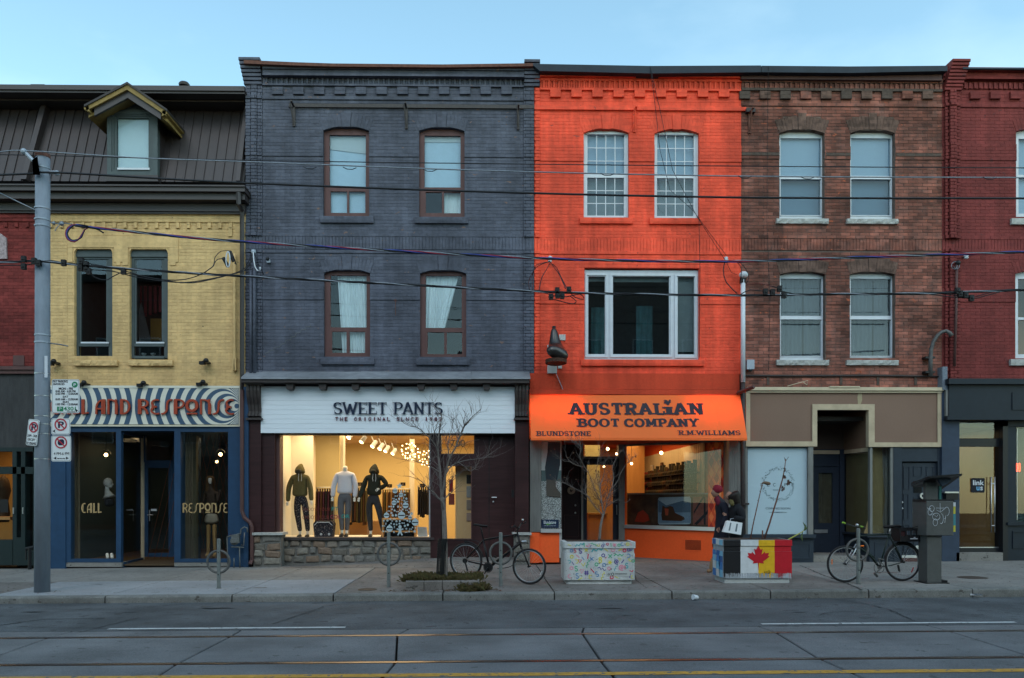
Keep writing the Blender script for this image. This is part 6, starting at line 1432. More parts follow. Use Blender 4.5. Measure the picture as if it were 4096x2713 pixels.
for k,px in enumerate((428,446)):
    t=thing('boot',('left','right')[k]+' white ankle boot of the pair on the floor of the blue shop\'s left window','boot',P(px,2234,18.5),'pair of white ankle boots')
    skin('upper',[(px,2212,0,6),(px+2,2226,0,6.5),(px+9,2231,-.08,6)],chain(0,1,2),M['mannequin'],t,18.5)
t=thing('uplight','small black uplighter glowing in the lower left corner of the blue shop window','lamp',P(284,2228,18.4));c=P(286,2224,18.4)
ob('housing',MB().tube([(c.x,c.y,c.z-.06),(c.x+.05,c.y,c.z+.03)],.035,10),M['blackmetal'],t);ob('lamp_face',MB().tube([(c.x+.052,c.y,c.z+.034),(c.x+.054,c.y,c.z+.038)],.022,8),M['bulb'],t)
# pipework between the yellow and the grey house
def pipe(name,label,pts,r,m,Y=None,cat='pipe',n=10):
    q=[P(a[0],a[1],a[2] if len(a) >2 else Y) for a in pts]
    o=ob(name,MB().tube(q,r,n),M[m],None,smooth=True);return tag(o,label,cat)
dp_=thing('downpipe','dark brown square downpipe running down beside the yellow house','downpipe',P(968,2260,17.9))
f_=MB();f_.tube([P(953,770,17.66),P(955,815,17.66),P(968,845,17.94),P(968,880,17.98)],.05,4);ob('swan_neck',f_,M['brown_metal'],dp_)
ob('pipe',MB().tube([P(968,870,17.98),P(968,1560,17.98)],.05,4),M['brown_metal'],dp_);ob('lower_pipe',MB().tube([P(968,1560,17.88),P(968,2045,17.88),P(978,2072,17.86),P(1000,2090,17.86),P(1008,2110,17.86),P(1008,2240,17.86),P(1000,2258,17.8)],.045,8),M['maroon_wood'],dp_)
pipe('cable_conduit','yellow painted conduit with a box foot beside the downpipe of the yellow house',[(938,1015),(938,1225),(938,1430),(937,1480)],.032,'yellow_paint',18.02,'conduit')
ob_=ob('conduit_box',pbox(MB(),928,944,1432,1482,18.0,.1),M['yellow_paint']);tag(ob_,'yellow painted box at the foot of the conduit on the yellow house','junction box')
pipe('conduit','left of two grey vertical conduits at the left edge of the grey house',[(1003,1075),(1003,1495)],.03,'grey_paint',17.98,'conduit');pipe('conduit','right of two grey vertical conduits at the left edge of the grey house',[(1017,1012),(1018,1495)],.034,'grey_paint',17.98,'conduit')
ft=MB();ft.box(PX(985),PX(1004),17.9,18.3,zs(-5),PZ(1550,18,990));ob('blue_strip',ft,M['blue_paint'],yellow)
M['meter']=mat('meter_grey',(.12,.125,.125),.6,.2,var=.35,scale=25)
gm=thing('gas_meter','grey gas meter and pipes against the blue pier left of the stone base','gas meter',P(940,2265,17.8))
Yg_=17.78;ob('meter_body',MB().ball(P(938,2165,Yg_),.10,14,8,rz=.095,ry=.08),M['meter'],gm,smooth=True);ob('meter_cap',pbox(MB(),925,955,2140,2172,Yg_-.09,.1),M['meter'],gm)
ob('pipework',MB().tube([P(908,2148,Yg_),P(958,2136,Yg_),P(962,2142,Yg_),P(964,2118,Yg_),P(978,2108,Yg_),P(988,2112,Yg_),P(990,2130,Yg_)],.016,8).tube([P(964,2180,Yg_),P(975,2182,Yg_),P(978,2130,Yg_)],.013,8).tube([P(908,2148,Yg_),P(912,2270,Yg_)],.011,8).tube([P(958,2190,Yg_),P(960,2272,Yg_)],.013,8).tube([P(936,2232,Yg_),P(936,2272,Yg_)],.012,8).tube([P(925,2188,Yg_),P(975,2190,Yg_)],.014,8),M['meter'],gm,smooth=True)

# shells: party walls, rear walls and floors that close every house behind its facade
for bld_,a,b,top in ((redl,-598,170,6.6),(yellow,174,980,6.6),(grey,984,2135,9.9),(orange,2139,2963,9.9),(brown,2967,3766,9.9),(redr,3770,4755,9.9)):
    xa,xb=PX(a),PX(b);m_=flat('shell',(.05,.045,.04),.9);ob('rear_wall',MB().box(xa,xb,27.2,27.3,-.2,top),m_,bld_)
    ob('party_wall',MB().box(xa,xa+.03,YF+.31,27.2,-.2,top).box(xb-.03,xb,YF+.31,27.2,-.2,top),m_,bld_);ob('storey_floor',MB().box(xa+.03,xb-.03,YF+.31,27.2,3.42,3.52),m_,bld_)
# ------------------------------------------------------------------ dark bar front at the left edge
bl=MB();Z=18.02
for a,b,c,d in ((-600,160,1790,1806),(50,66,1806,2262),(84,100,1806,2262),(132,176,1704,2262),(-600,132,1868,1896),(-600,52,2160,2262),(66,84,2150,2262),(100,132,2205,2262)):pbox(bl,a,b,c,d,Z,.2)
ob('bar_front',bl,flat('black_green',(.012,.022,.024),.4),redl,label='black-green timber bar front')
wn=ob('bar_window',pframe(MB(),-600,52,1804,1870,Z+.02,.03,3),flat('black_green',(0,0,0)),redl)
for a,b,c,d in ((-600,52,1806,1868),(-600,52,1896,2160),(100,132,1806,1866),(100,132,1896,2205),(66,84,1806,2150)):panebox(wn,a,b,c,d,Z+.04,'glass_shop')
bi=ob('bar_interior',MB().box(PX(-600),PX(170),20.3,20.4,0,3.2),flat('amber_wall',(.55,.30,.08)),redl);ob('bar_floor',MB().box(PX(-600),PX(170),18.2,20.4,.0,zs(-10)+.03).box(PX(55),PX(170),18.9,18.95,0,3),flat('dark_floor',(.03,.015,.01)),bi)
ob('bar_ceiling',MB().box(PX(-600),PX(170),18.3,20.4,3.0,3.1),flat('dark_floor',(0,0,0)),bi);ob('bar_divider',MB().box(PX(58),PX(58)+.06,18.2,20.4,0,3.0),flat('dark_floor',(0,0,0)),bi)
area('bar_light',(PX(-40),19.3,2.95),(0,0,0),1.2,.6,9,WARM2)
tag(ob('bar_figurine',MB().lathe([(.12,0),(.14,.2),(.10,.5),(.16,.75),(.12,1.0),(.02,1.12)],PX(14,19.2),19.2,12,1.05),flat('bronze',(.05,.03,.015)),smooth=True),'dark rounded vessel behind the lit bar window at the far left','vase')
ob('menu',pbox(MB(),0,32,1998,2050,Z+.01,.01),flat('menu_black',(.015,.015,.015)),wn);ob('table_edge',pbox(MB(),-300,40,2068,2080,18.6,.5),M['ply'],bi)
for k,px in enumerate((54,92)):ob('handle',MB().tube([P(px,2030,Z-.05),P(px,2056,Z-.05)],.014,6),M['steel'],wn)
stp=thing('standpipe','short dark standpipe against the bar front left of the utility pole','standpipe',P(120,2276,17.8));ob('pipe',MB().tube([P(104,2195,17.8),P(136,2188,17.8)],.03,8).tube([P(119,2190,17.8),P(119,2278,17.8)],.04,8).tube([P(104,2195,17.8),P(104,2240,17.8)],.015,6),M['blackmetal'],stp)

# ------------------------------------------------------------------ boarded shopfront of the unpainted house
Z=17.98
fas=thing('fascia_board','unpainted brown fascia board framed in raw pine with a notch over the shop doorway','fascia',(PX(3380),Z,PZ(1787,Z,3380)))
f_=MB();pbox(f_,3000,3262,1560,1772,Z+.02,.05);pbox(f_,3480,3756,1560,1775,Z+.02,.05);pbox(f_,3262,3480,1560,1622,Z+.02,.05);ob('panel',f_,M['mdf'],fas)
f_=MB();pbox(f_,2990,3775,1549,1562,Z-.07,.2);pbox(f_,2992,3772,1562,1571,Z-.03,.1);ob('top_moulding',f_,M['cream'],fas)
f_=MB();pbox(f_,2984,3001,1562,1786,Z-.01,.12);pbox(f_,3751,3769,1571,1788,Z-.012,.12);pbox(f_,3001,3269,1766,1786,Z-.014,.12);pbox(f_,3499,3751,1770,1788,Z-.014,.12)
pbox(f_,3250,3269,1617,1766,Z-.015,.14);pbox(f_,3475,3499,1617,1788,Z-.015,.14);pbox(f_,3269,3475,1617,1640,Z-.013,.14);ob('pine_frame',f_,M['pine'],fas)
flatpoly(fas,[(3433,1572),(3447,1572),(3449,1600),(3443,1617),(3432,1617),(3430,1590)],Z+.015,flat('filler',(.30,.25,.16)),'filler_patch')
ob('putty_lip',pbox(MB(),3320,3440,1545,1550,Z-.09,.1),M['cream'],fas)
f_=MB();pbox(f_,2966,3765,1535,1558,YF+.02,.3);ob('lintel',f_,M['sooty'],brown)
for i,px in enumerate((3068,3360,3508,3658)):ob('joist_end',pbox(MB(),px,px+10,1508,1540,YF-.02,.1),M['sooty'],brown)
ob('gas_pipe',MB().tube([P(2970,1503,YF-.03),P(3200,1504,YF-.03),P(3500,1503,YF-.03),P(3762,1506,YF-.03)],.022,6),M['dark_metal'],brown);ob('loose_wire',MB().tube([P(3150,1545,YF-.05),P(3180,1536,YF-.1),P(3205,1530,YF-.12),P(3232,1522,YF-.12),P(3228,1540,YF-.12),P(3214,1530,YF-.12)],.008,5),M['cream'],brown)
# recess
xr0,xr1=PX(3250,18.1),PX(3490,18.1);YQ=19.3
Zc=PZ(1640,18.1,3370)
rc=ob('recess',MB().box(xr0-.05,xr1+.05,18.12,YQ+.3,Zc+.02,Zc+.1),flat('recess_brown',(.085,.055,.042)),brown)
ob('recess_back',MB().box(xr0-.8,PX(3374,YQ)+.05,YQ,YQ+.08,PZ(1798,YQ,3300),Zc+.02),flat('recess_brown',(0,0,0)),rc)
xa_,ya_,xb_,yb_=PX(3374,YQ),YQ,PX(3478,18.14),18.14
def slant(z0,z1,m,name,par,off=0,th=.06):return ob(name,MB().hexa([(xa_+off,ya_,z0),(xb_+off,yb_,z0),(xb_+off+th,yb_,z0),(xa_+off+th,ya_,z0),(xa_+off,ya_,z1),(xb_+off,yb_,z1),(xb_+off+th,yb_,z1),(xa_+off+th,ya_,z1)]),m,par)
zt1=PZ(1790,18.1,3480)
slant(zt1,Zc+.02,flat('recess_tan',(.16,.10,.07)),'recess_cheek',rc);slant(zt1-.09,zt1,M['pine'],'pine_rail',rc,-.02);ob('pine_rail',MB().box(xr0,PX(3374,YQ),YQ-.04,YQ,zt1-.09+.0,zt1-.0),M['pine'],rc)
zsl=PZ(2136,18.1,3500)
slant(zs(8),zsl-.05,M['slate_paint'],'stall_riser',rc);sw=slant(zsl-.05,zsl,M['slate_paint'],'sill',rc,-.06,.14);slant(zsl,zt1-.1,M['glass_dark'],'pane',rc,0,.006)
M['kraft']=mat('kraft',(.30,.215,.105),.85,var=.14,scale=4);M['plastic']=mat('plastic',(.34,.33,.30),.5,var=.2,scale=8,stretch=(2,1,.4))
ob('kraft_paper',MB().hexa([(xa_+.06,ya_,zsl),(xb_+.06,yb_,zsl),(xb_+.08,yb_,zsl),(xa_+.08,ya_,zsl),(xa_+.06,ya_,zt1-.1),(xb_+.06,yb_,zt1-.1),(xb_+.08,yb_,zt1-.1),(xa_+.08,ya_,zt1-.1)]),M['kraft'],rc)
dr2=ob('door',pframe(MB(),3244,3360,1868,2218,YQ,.07,30,125,24),flat('blueblack',(.018,.026,.042),.4),brown,label='blue-black part-glazed door papered over inside');ob('door_stile',pbox(MB(),3330,3362,1868,2218,YQ-.002,.06),flat('blueblack',(0,0,0)),dr2)
ob('transom',pbox(MB(),3244,3376,1798,1866,YQ-.01,.08),flat('blueblack',(0,0,0)),dr2);ob('kraft_paper',pbox(MB(),3250,3332,1888,2096,YQ+.05,.01),mat('shaded_kraft',(.13,.105,.075),.9,var=.3),dr2);panebox(dr2,3250,3332,1888,2096,YQ+.03,'glass_dark')  # door paper is a darker kraft, with the recess's shade in its colour
ob('letter_plate',pbox(MB(),3258,3311,2119,2133,YQ-.02,.02),M['steel'],dr2);ob('jamb',pbox(MB(),3360,3378,1798,2222,YQ-.06,.12),flat('blueblack',(0,0,0)),dr2);ob('kick_panel',pbox(MB(),3244,3360,2140,2222,YQ-.012,.02),flat('blueblack',(0,0,0)),dr2)
ob('door_step',MB().box(xr0-.1,xr1,18.15,YQ+.1,zs(7.5)-.05,zs(7.5)+.13),M['walk'],brown)
# left window with printed poster
f_=MB();pbox(f_,2980,2990,1786,2140,Z+.03,.2);pbox(f_,3233,3253,1786,2140,Z+.01,.25);ob('mullion',f_,M['corrug'],brown)
f_=MB();pbox(f_,2972,3264,2138,2152,Z-.08,.3);pbox(f_,2978,3254,2152,2250,Z+.02,.3);pbox(f_,2986,3252,2250,2256,Z+.0,.2);ob('stall_riser',f_,M['slate_paint'],brown)
ob('panel_frame',pframe(MB(),3160,3245,2168,2238,Z+.008,.012,8),M['slate_paint'],brown)
w4=ob('shop_window',pframe(MB(),2988,3235,1788,2140,Z+.04,.03,3),M['slate_paint'],brown);panebox(w4,2991,3232,1791,2137,Z+.06,'glass_shop')
wp=thing('window_poster','large pale blue window poster with a leafy wreath and COMING SOON','poster',P(3110,2137,Z+.1))
ob('sheet',pbox(MB(),2991,3232,1791,2137,Z+.09,.004),flat('poster_blue',(.46,.60,.72),.6,var=.02),wp)
pk=flat('poster_ink',(.045,.07,.09));wc=(PX(3113,Z+.08),PZ(1937,Z+.08,3113));rr=random.Random(9)
for k in range(150):# wreath of small printed leaves
    a=2*math.pi*k/150+rr.uniform(-.02,.02)
    if abs(math.sin(a)) <.2 and abs(math.cos(a)) >.5 and True:continue
    r=.345+rr.uniform(-.035,.04);x,z=wc[0]+r*math.cos(a),wc[1]+r*math.sin(a)*1.03;t_=rr.uniform(0,math.pi);l=rr.uniform(.012,.026);w_=.005
    ca,sa=math.cos(t_),math.sin(t_);mb=MB().prism([(x-l*ca,z-l*sa),(x+w_*sa,z-w_*ca),(x+l*ca,z+l*sa),(x-w_*sa,z+w_*ca)],Z+.086,Z+.089);ob('printed_leaf',mb,pk,wp)
for c_,px in (('R',3048),('E',3073),('C',3097),('I',3126),('P',3143),('E',3172)):text(c_,px-(2 if c_== 'I' else 5),px+(1 if c_== 'I' else 5),1933,1946,Z+.086,pk,wp,'letter')
text('FOOD CO',3093,3133,1958,1963,Z+.086,pk,wp);text('COMING SOON',3063,3161,2030,2038,Z+.086,pk,wp);text('www.recipefoodco.com',3075,3148,2047,2053,Z+.086,pk,wp)
# right window and second door
f_=MB();pbox(f_,3480,3490,1788,2140,Z+.02,.1);pbox(f_,3562,3574,1788,2140,Z+.02,.1);ob('mullion',f_,M['corrug'],brown)
f_=MB();pbox(f_,3574,3608,1788,2250,Z+.01,.3);pbox(f_,3752,3771,1788,2250,Z+.03,.3);pbox(f_,3608,3752,1788,1846,Z+.04,.2);pbox(f_,3470,3580,2136,2150,Z-.06,.3);pbox(f_,3478,3576,2150,2248,Z+.02,.3);ob('shopfront',f_,M['slate_paint'],brown)
ob('panel_frame',pframe(MB(),3500,3562,2170,2240,Z+.008,.012,6),M['slate_paint'],brown)
panebox(brown,3490,3562,1790,2137,Z+.06,'glass_dark');ob('kraft_paper',MB().poly([tuple(P(a,b,c)) for a,b,c in ((3488,2137,18.2),(3536,2137,18.16),(3530,2080,18.14),(3540,2000,18.2),(3532,1900,18.18),(3528,1790,18.2),(3488,1790,18.2))],[(0,1,2,3,4,5,6)]),M['kraft'],brown)
ob('plastic_sheet',curtain_mesh(3524,3566,1790,2138,18.26,folds=3,amp=.02),M['plastic'],brown)
ob('cardboard',MB().poly([tuple(P(a,b,c)) for a,b,c in ((3455,2137,18.16),(3520,2137,18.13),(3525,2108,18.13),(3500,2080,18.15),(3470,2085,18.2),(3462,2110,18.2))],[(0,1,2,3,4,5)]),M['kraft'],brown)
ob('shop_interior',MB().box(PX(3300,18.9)-1,PX(3610),19.9,20.0,0,3.2).box(PX(3605),PX(3605)+.1,18.3,20,0,3.2),flat('dim_wall',(0,0,0)),brown)
for k,px in enumerate((3541,3549)):tag(ob('lamp_bulb',MB().ball(P(px,1880,18.9),.022,8,5),M['bulb']),('left','right')[k]+' of two tiny lit bulbs behind the plastic sheeting','bulb','two tiny bulbs behind the plastic sheeting')
d2=ob('door',pbox(MB(),3610,3750,1852,2236,Z+.10,.08),M['slate_paint'],brown,label='blue-grey six-panel door behind the payphone')
for a,b,c,d in ((3615,3640,1866,1958),(3655,3690,1866,1906),(3706,3736,1866,1956),(3615,3636,1976,2080),(3655,3690,1990,2080),(3706,3736,1976,2080),(3615,3640,2100,2210),(3655,3690,2100,2210)):ob('door_panel',pframe(MB(),a,b,c,d,Z+.085,.016,3),M['slate_paint'],d2)
ob('door_light',pbox(MB(),3654,3687,1924,1972,Z+.09,.02),flat('black_glass',(.008,.01,.012),.15),d2);ob('knocker',MB().ring((PX(3696,Z),PZ(1984,Z,3696)),.05,.02,Z+.04,Z+.09,12),M['steel'],d2)
for py in (2010,2034):ob('lock',MB().ball(P(3609,py,Z+.06),.024),M['steel'],d2)
ob('letter_plate',pbox(MB(),3664,3703,2183,2197,Z+.075,.02),M['alu'],d2);ob('threshold',pbox(MB(),3606,3756,2222,2232,Z+.02,.1),M['alu'],d2);ob('door_step',pbox(MB(),3606,3756,2232,2252,Z,.2),M['maroon_wood'],d2)
# ------------------------------------------------------------------ right shop under the red house
zb2=MB();pbox(zb2,3768,3838,1530,2250,17.95,.5);ob('pier',zb2,mat('blue_black',(.028,.042,.072),.5,var=.2),redr)
f_=MB();pbox(f_,3770,3790,1467,1560,17.9,.3);ob('scroll_end',f_,mat('flaking_blue',(.20,.23,.27),.8,scale=30,col2=(.08,.10,.14)),redr);f_=MB();pbox(f_,3784,3793,1560,1680,17.88,.1);ob('scroll_end',f_,M['scr'] if 'scr' in M else M['corrug'],redr)
rbk=brick_wall(redr,M['red_paint'],M['mortar'],PX(3838),PX(4760),PZ(1540,YF,3950),zz(1521,3950),YF+.02,[],[],nparts=15)
f_=MB();pbox(f_,3796,4760,1515,1537,17.75,.4);pbox(f_,3796,4760,1537,1664,17.85,.3);pbox(f_,3790,4760,1664,1680,17.80,.4);ob('fascia',f_,M['navy_paint'],redr);ob('sign_panel',pbox(MB(),4050,4200,1570,1640,17.83,.03),M['navy_paint'],redr)
f_=MB();Yk=18.12
pbox(f_,3826,3836,1680,2215,Yk,.1);pbox(f_,3998,4012,1680,2215,Yk,.1);pbox(f_,3836,3998,1680,1686,Yk,.1);pbox(f_,3836,3998,1754,1787,Yk+.001,.1);pbox(f_,3836,3998,2192,2212,Yk+.002,.08);pbox(f_,4012,4032,1680,2250,18.0,.3)
ob('door_frame',f_,flat('near_black',(.012,.014,.018),.35),redr)
gd=ob('glass_door',pbox(MB(),3837,3996,2188,2193,Yk+.03,.03),M['steel'],redr,label='tall frosted glass door with a long bar handle');
M['frosted']=glass('frosted',(.55,.55,.50),1.5,rough=.25);panebox(gd,3836,3998,1687,1753,Yk+.04,'glass_shop');panebox(gd,3836,3997,1788,2189,Yk+.045,'glass_shop')
for px in (3965,3979):ob('handle',MB().tube([P(px,1908,Yk-.04),P(px,2130,Yk-.04)],.012,8),M['steel'],gd,smooth=True)
ob('handle_post',MB().tube([P(3965,1935,Yk-.04),P(3979,1935,Yk-.04)],.01,6).tube([P(3965,2103,Yk-.04),P(3979,2103,Yk-.04)],.01,6),M['steel'],gd)
lg=thing('window_logo','square black sticker reading link us on the frosted glass door','sticker',P(3914,1972,Yk+.03))
x0,x1,z0,z1=PX(3887,Yk),PX(3941,Yk),PZ(1971,Yk,3914),PZ(1913,Yk,3914);r=.03
rp=[(cx_+r*math.cos(a),cz_+r*math.sin(a)) for cx_,cz_,a0 in ((x1-r,z1-r,0),(x0+r,z1-r,90),(x0+r,z0+r,180),(x1-r,z0+r,270)) for a in [R(a0+90*i/4) for i in range(5)]]
ob('square',MB().prism(rp,Yk+.02,Yk+.03),flat('logo_black',(.01,.012,.018)),lg);text('link',3892,3936,1921,1941,Yk+.012,M['white_frame'],lg,off=.02);text('u',3906,3918,1947,1962,Yk+.012,flat('logo_blue',(.15,.38,.62)),lg,off=.02);text('s',3921,3931,1947,1962,Yk+.012,M['white_frame'],lg,off=.02)
ri=ob('shop_interior',MB().box(PX(3760),PX(4800),21.5,21.6,0,3.3).box(PX(3800)-.1,PX(3800),18.4,21.5,0,3.3).box(PX(4030),PX(4030)+.08,18.4,21.5,0,3.3).box(PX(3760),PX(4800),18.3,21.5,3.25,3.35),mat('dun_wall',(.34,.24,.10),.9,var=.1),redr)
ob('shop_floor',MB().box(PX(3760),PX(4800),18.1,21.5,.1,zs(12)+.16),flat('grey_floor',(.20,.17,.13)),ri)
area('shop_light',(PX(3920),19.6,3.2),(0,0,0),.9,1.6,2.6,WARM)
ob('door_step',pbox(MB(),3826,4012,2211,2250,17.95,.4),M['walk'],redr)
f_=MB();pbox(f_,4012,4760,1680,1706,18.0,.3);pbox(f_,4032,4062,1706,2090,18.02,.2);pbox(f_,4032,4760,2090,2102,17.96,.3);pbox(f_,4032,4760,2102,2250,18.02,.3);pbox(f_,4240,4270,1706,2090,18.02,.2);ob('shopfront',f_,M['navy_paint'],redr);ob('panel_frame',pframe(MB(),4052,4230,2125,2195,18.0,.02,5),M['navy_paint'],redr)
w5=ob('shop_window',pframe(MB(),4062,4240,1706,2090,18.04,.03,3),M['navy_paint'],redr);panebox(w5,4065,4237,1709,2087,18.06,'glass_shop');ob('gilt_line',pframe(MB(),4068,4234,1714,2080,18.05,.002,1.5),M['alu'],w5)
ob('dark_display',pbox(MB(),4050,4250,1700,2100,18.5,.05),flat('teal_dark',(.02,.04,.045)),w5);text('PIZZA',4086,4160,2066,2082,18.048,M['alu'],w5) if 0 else None
for c_,a,b,c,d,col in (('00',4064,4082,1852,1888,(1,.06,.02)),):text(c_,a,b,c,d,18.3,glow('neon_red',col,3),w5)
mbx=thing('mailbox','small black letterbox with a pale lid on the blue pier beside the payphone','letterbox',P(3808,1990,17.9));ob('box',pbox(MB(),3785,3834,1972,2000,17.83,.12),M['blackmetal'],mbx);ob('lid',pbox(MB(),3780,3836,1967,1973,17.80,.15),M['steel'],mbx)

# ------------------------------------------------------------------ fixtures on the upper walls
wp2=thing('service_mast','white metal service pipe with a hooded cap between the orange and the brown house','conduit',P(2972,2250,17.95))
ob('pipe',MB().tube([P(2972,1120,17.95),P(2972,1530,17.95)],.052,12),M['white_frame'],wp2,smooth=True);ob('cap',MB().ball(P(2974,1100,17.93),.10,14,8,rz=.08),M['white_frame'],wp2,smooth=True)
ob('insulator',pbox(MB(),2964,2984,1108,1130,17.9,.1),M['black'],wp2);ob('lower_pipe',MB().tube([P(2972,1530,17.97),P(2974,2245,17.97)],.05,12),M['dark_wood'],wp2,smooth=True)
ob('clip',MB().box(PX(2962),PX(2984),17.87,18.1,PZ(2020,17.95,2972),PZ(2012,17.95,2972)),M['dark_wood'],wp2)
mt_=thing('meter_box','small grey electric meter box low on the brown wall beside the white pipe','meter box',P(3002,1482,18.0));ob('box',pbox(MB(),2988,3018,1439,1477,17.96,.14),M['galv'],mt_);ob('gland',pbox(MB(),2997,3010,1477,1485,17.99,.05),M['black'],mt_)
gn=thing('gooseneck_pipe','dark gooseneck pipe curving out from the brown wall near the red pier','pipe',P(3722,1500,17.95))
ob('pipe',MB().tube([P(3722,1505,17.96),P(3722,1440,17.96),P(3724,1400,17.96),P(3733,1368,17.94),P(3750,1342,17.92),P(3768,1328,17.9),P(3785,1324,17.88),P(3798,1332,17.86),P(3806,1345,17.85)],[.045,.045,.042,.04,.04,.04,.04,.045,.055],10),M['galv_dark'],gn,smooth=True)
for py in (1430,1488):ob('clamp',pbox(MB(),3703,3741,py-4,py+4,17.94,.16),M['blackmetal'],gn)
cd=thing('conduit','thin brown conduit running down the red pier with a coil at its top','conduit',P(3822,1465,17.95));ob('pipe',MB().tube([P(3827,1050,17.93),P(3824,1250,17.93),P(3818,1465,17.93)],.03,8),M['maroon_wood'],cd,smooth=True)
ob('coil',MB().tube([P(3815+14*math.cos(a*.7)+a,1062+15*math.sin(a*.7),17.9) for a in range(14)],.008,5),M['cable_grey'],cd);ob('hood',MB().ball(P(3832,1052,17.92),.06,10,6),M['blackmetal'],cd,smooth=True)
# the big boot hung on the orange wall, seen from the toe
bt=thing('boot_sign','big dark bronze boot hung on the orange wall above the awning','shop sign',P(2221,1460,17.8))
skin('boot',[(2215,1310,.02,(11,9)),(2217,1335,.0,(17,15)),(2219,1365,-.02,(24,22)),(2221,1392,-.05,(33,28)),(2223,1412,-.14,(45,32)),(2225,1422,-.30,(52,30)),(2227,1430,-.45,(44,22))],chain(0,1,2,3,4,5,6),mat('bronze_boot',(.018,.014,.013),.3,.2,var=.3,scale=6,spec=.8),bt,17.72)
sole=MB();c=P(2224,1446,17.5);n=16
sole.vprism([(c.x+.235*math.cos(2*math.pi*i/n)*(1-.1*math.sin(2*math.pi*i/n)),c.y+.33*math.sin(2*math.pi*i/n)) for i in range(n)],c.z-.05,c.z+.03);ob('sole',sole,flat('rust_sole',(.05,.02,.012)),bt)
ob('hook',pbox(MB(),2210,2223,1304,1322,17.75,.1),M['black'],bt);ob('wall_plate',pbox(MB(),2190,2228,1462,1493,17.98,.1),M['alu'],bt);ob('conduit_box',pbox(MB(),2190,2206,1380,1400,18.0,.1),M['alu'],bt)
ob('hanging_wire',MB().tube([P(2222,1490,18.0),P(2235,1520,18.02),P(2252,1560,18.02)],.008,5),M['cable_grey'],bt)
pq=thing('wall_plaque','small worn white plaque on the orange wall beside the bronze boot','plaque',P(2250,1360,18.05));ob('plate',pbox(MB(),2237,2262,1338,1361,18.07,.03),mat('worn_white',(.6,.6,.6),.8,scale=60,col2=(.2,.2,.2)),pq)
pq=thing('wall_plaque','torn scrap of white paper low beside the bronze boot','plaque',P(2240,1474,18.05));ob('scrap',pbox(MB(),2232,2248,1460,1474,18.075,.02),M['ww'] if 'ww' in M else M['alu'],pq)
for k,(px,py) in enumerate(((2200,1037),(2904,1040),(3865,1024))):
    px2=(2200,2904,3865)[k];t=thing('insulator',('white porcelain insulator high on the orange wall above the bronze boot','white porcelain insulator at the right edge of the orange wall','white porcelain insulator on the red wall at the right')[k],'insulator',P(px2,py,17.95),'porcelain insulators on the walls')
    c=P(px2,py,17.95);ob('porcelain',MB().lathe([(.02,-.07),(.05,-.05),(.035,-.02),(.055,0),(.035,.03),(.05,.05),(.02,.07)],c.x,c.y,12,c.z),M['white_frame'],t,smooth=True);ob('bracket',MB().box(c.x-.015,c.x+.015,c.y,YF,c.z-.01,c.z+.01),M['blackmetal'],t)
mast=thing('service_splice','bundle of cable ends and a pale loop at the top of the grey conduits','service head',P(1012,1010,17.9))
ob('hood',MB().ball(P(1014,1008,17.9),.06,10,6),M['galv'],mast,smooth=True);ob('pale_loop',MB().tube([P(1013,1010,17.8),P(1015,1040,17.75),P(1020,1068,17.75),P(1030,1083,17.75),P(1041,1082,17.75),P(1040,1068,17.75)],.014,6),M['white_frame'],mast,smooth=True)
ob('cable_ends',MB().tube([P(1010,1012,17.8),P(995,1045,17.7),P(985,1060,17.6)],.01,5).tube([P(1012,1012,17.8),P(1000,1060,17.7),P(975,1085,17.5)],.01,5).tube([P(1018,1012,17.8),P(1030,1050,17.7),P(1055,1100,17.9)],.008,5),M['cable'],mast)
t=thing('cable_anchor','small black cable anchor on the grey wall right of the conduits','cable anchor',P(1072,1040,18.05));ob('clip',MB().ball(P(1070,1036,18.0),.04,8,5),M['black'],t);ob('plate',pbox(MB(),1066,1080,1038,1050,18.02,.06),M['galv'],t)
yl=thing('service_splice','black taped splices and a white loop on the conduit top of the yellow house','service head',P(928,1010,17.8))
for a,b in (((893,1032),(912,1066)),((918,1006),(934,1046))):ob('splice',MB().tube([P(a[0],a[1],17.6),P(b[0],b[1],17.6)],.04,8),M['cable'],yl)
ob('white_loop',MB().tube([P(912+8*math.cos(t_),1038+32*math.sin(t_),17.55) for t_ in [i*.5 for i in range(14)]],.012,6),M['white_frame'],yl,smooth=True);ob('drip_loop',MB().tube([P(925,1006,17.6),P(935,1030,17.55),P(945,1058,17.6),P(938,1052,17.8)],.012,6),M['cable'],yl)
t=thing('anchor_hook','rusty hook and chain between the two lower windows of the grey house','hook',P(1583,1205,18.05));ob('chain',MB().tube([P(1583,1206,18.06),P(1581,1230,18.05),P(1583,1262,18.05)],.008,5),M['rust'],t);ob('eye',MB().ring((PX(1583),zz(1206)),.02,.006,18.04,18.055,10),M['rust'],t)

# ------------------------------------------------------------------ utility pole, its street signs and the overhead wires
YP=GS(170,2368).y;pb=GS(170,2368)
pole=thing('utility_pole','grey concrete utility pole at the left with parking signs strapped to it','utility pole',(PX(169,YP),YP,pb.z))
cxp=PX(170,YP);zt=PZ(618,YP,170)
ob('shaft',MB().tube([(PX(168.5,YP),YP,pb.z-.05),(PX(170,YP),YP,pb.z+3),(PX(171,YP),YP,zt)],[.122,.118,.112],24),mat('pole_concrete',(.19,.22,.265),.7,var=.14,scale=9,stretch=(1,1,.3),bump=.3,bscale=60,var2=.12),pole,smooth=False)
for p_ in pole.children[0].data.polygons:p_.use_smooth=len(p_.vertices) == 4
ob('pole_cap',MB().tube([(cxp,YP,zt-.06),(cxp,YP,zt+.0)],.120,20),M['rust'],pole)
for py in (685,845,890,915,1347,1376):ob('strap',MB().tube([(cxp,YP,PZ(py,YP)-.012),(cxp,YP,PZ(py,YP)+.012)],.124,20),M['galv'],pole)
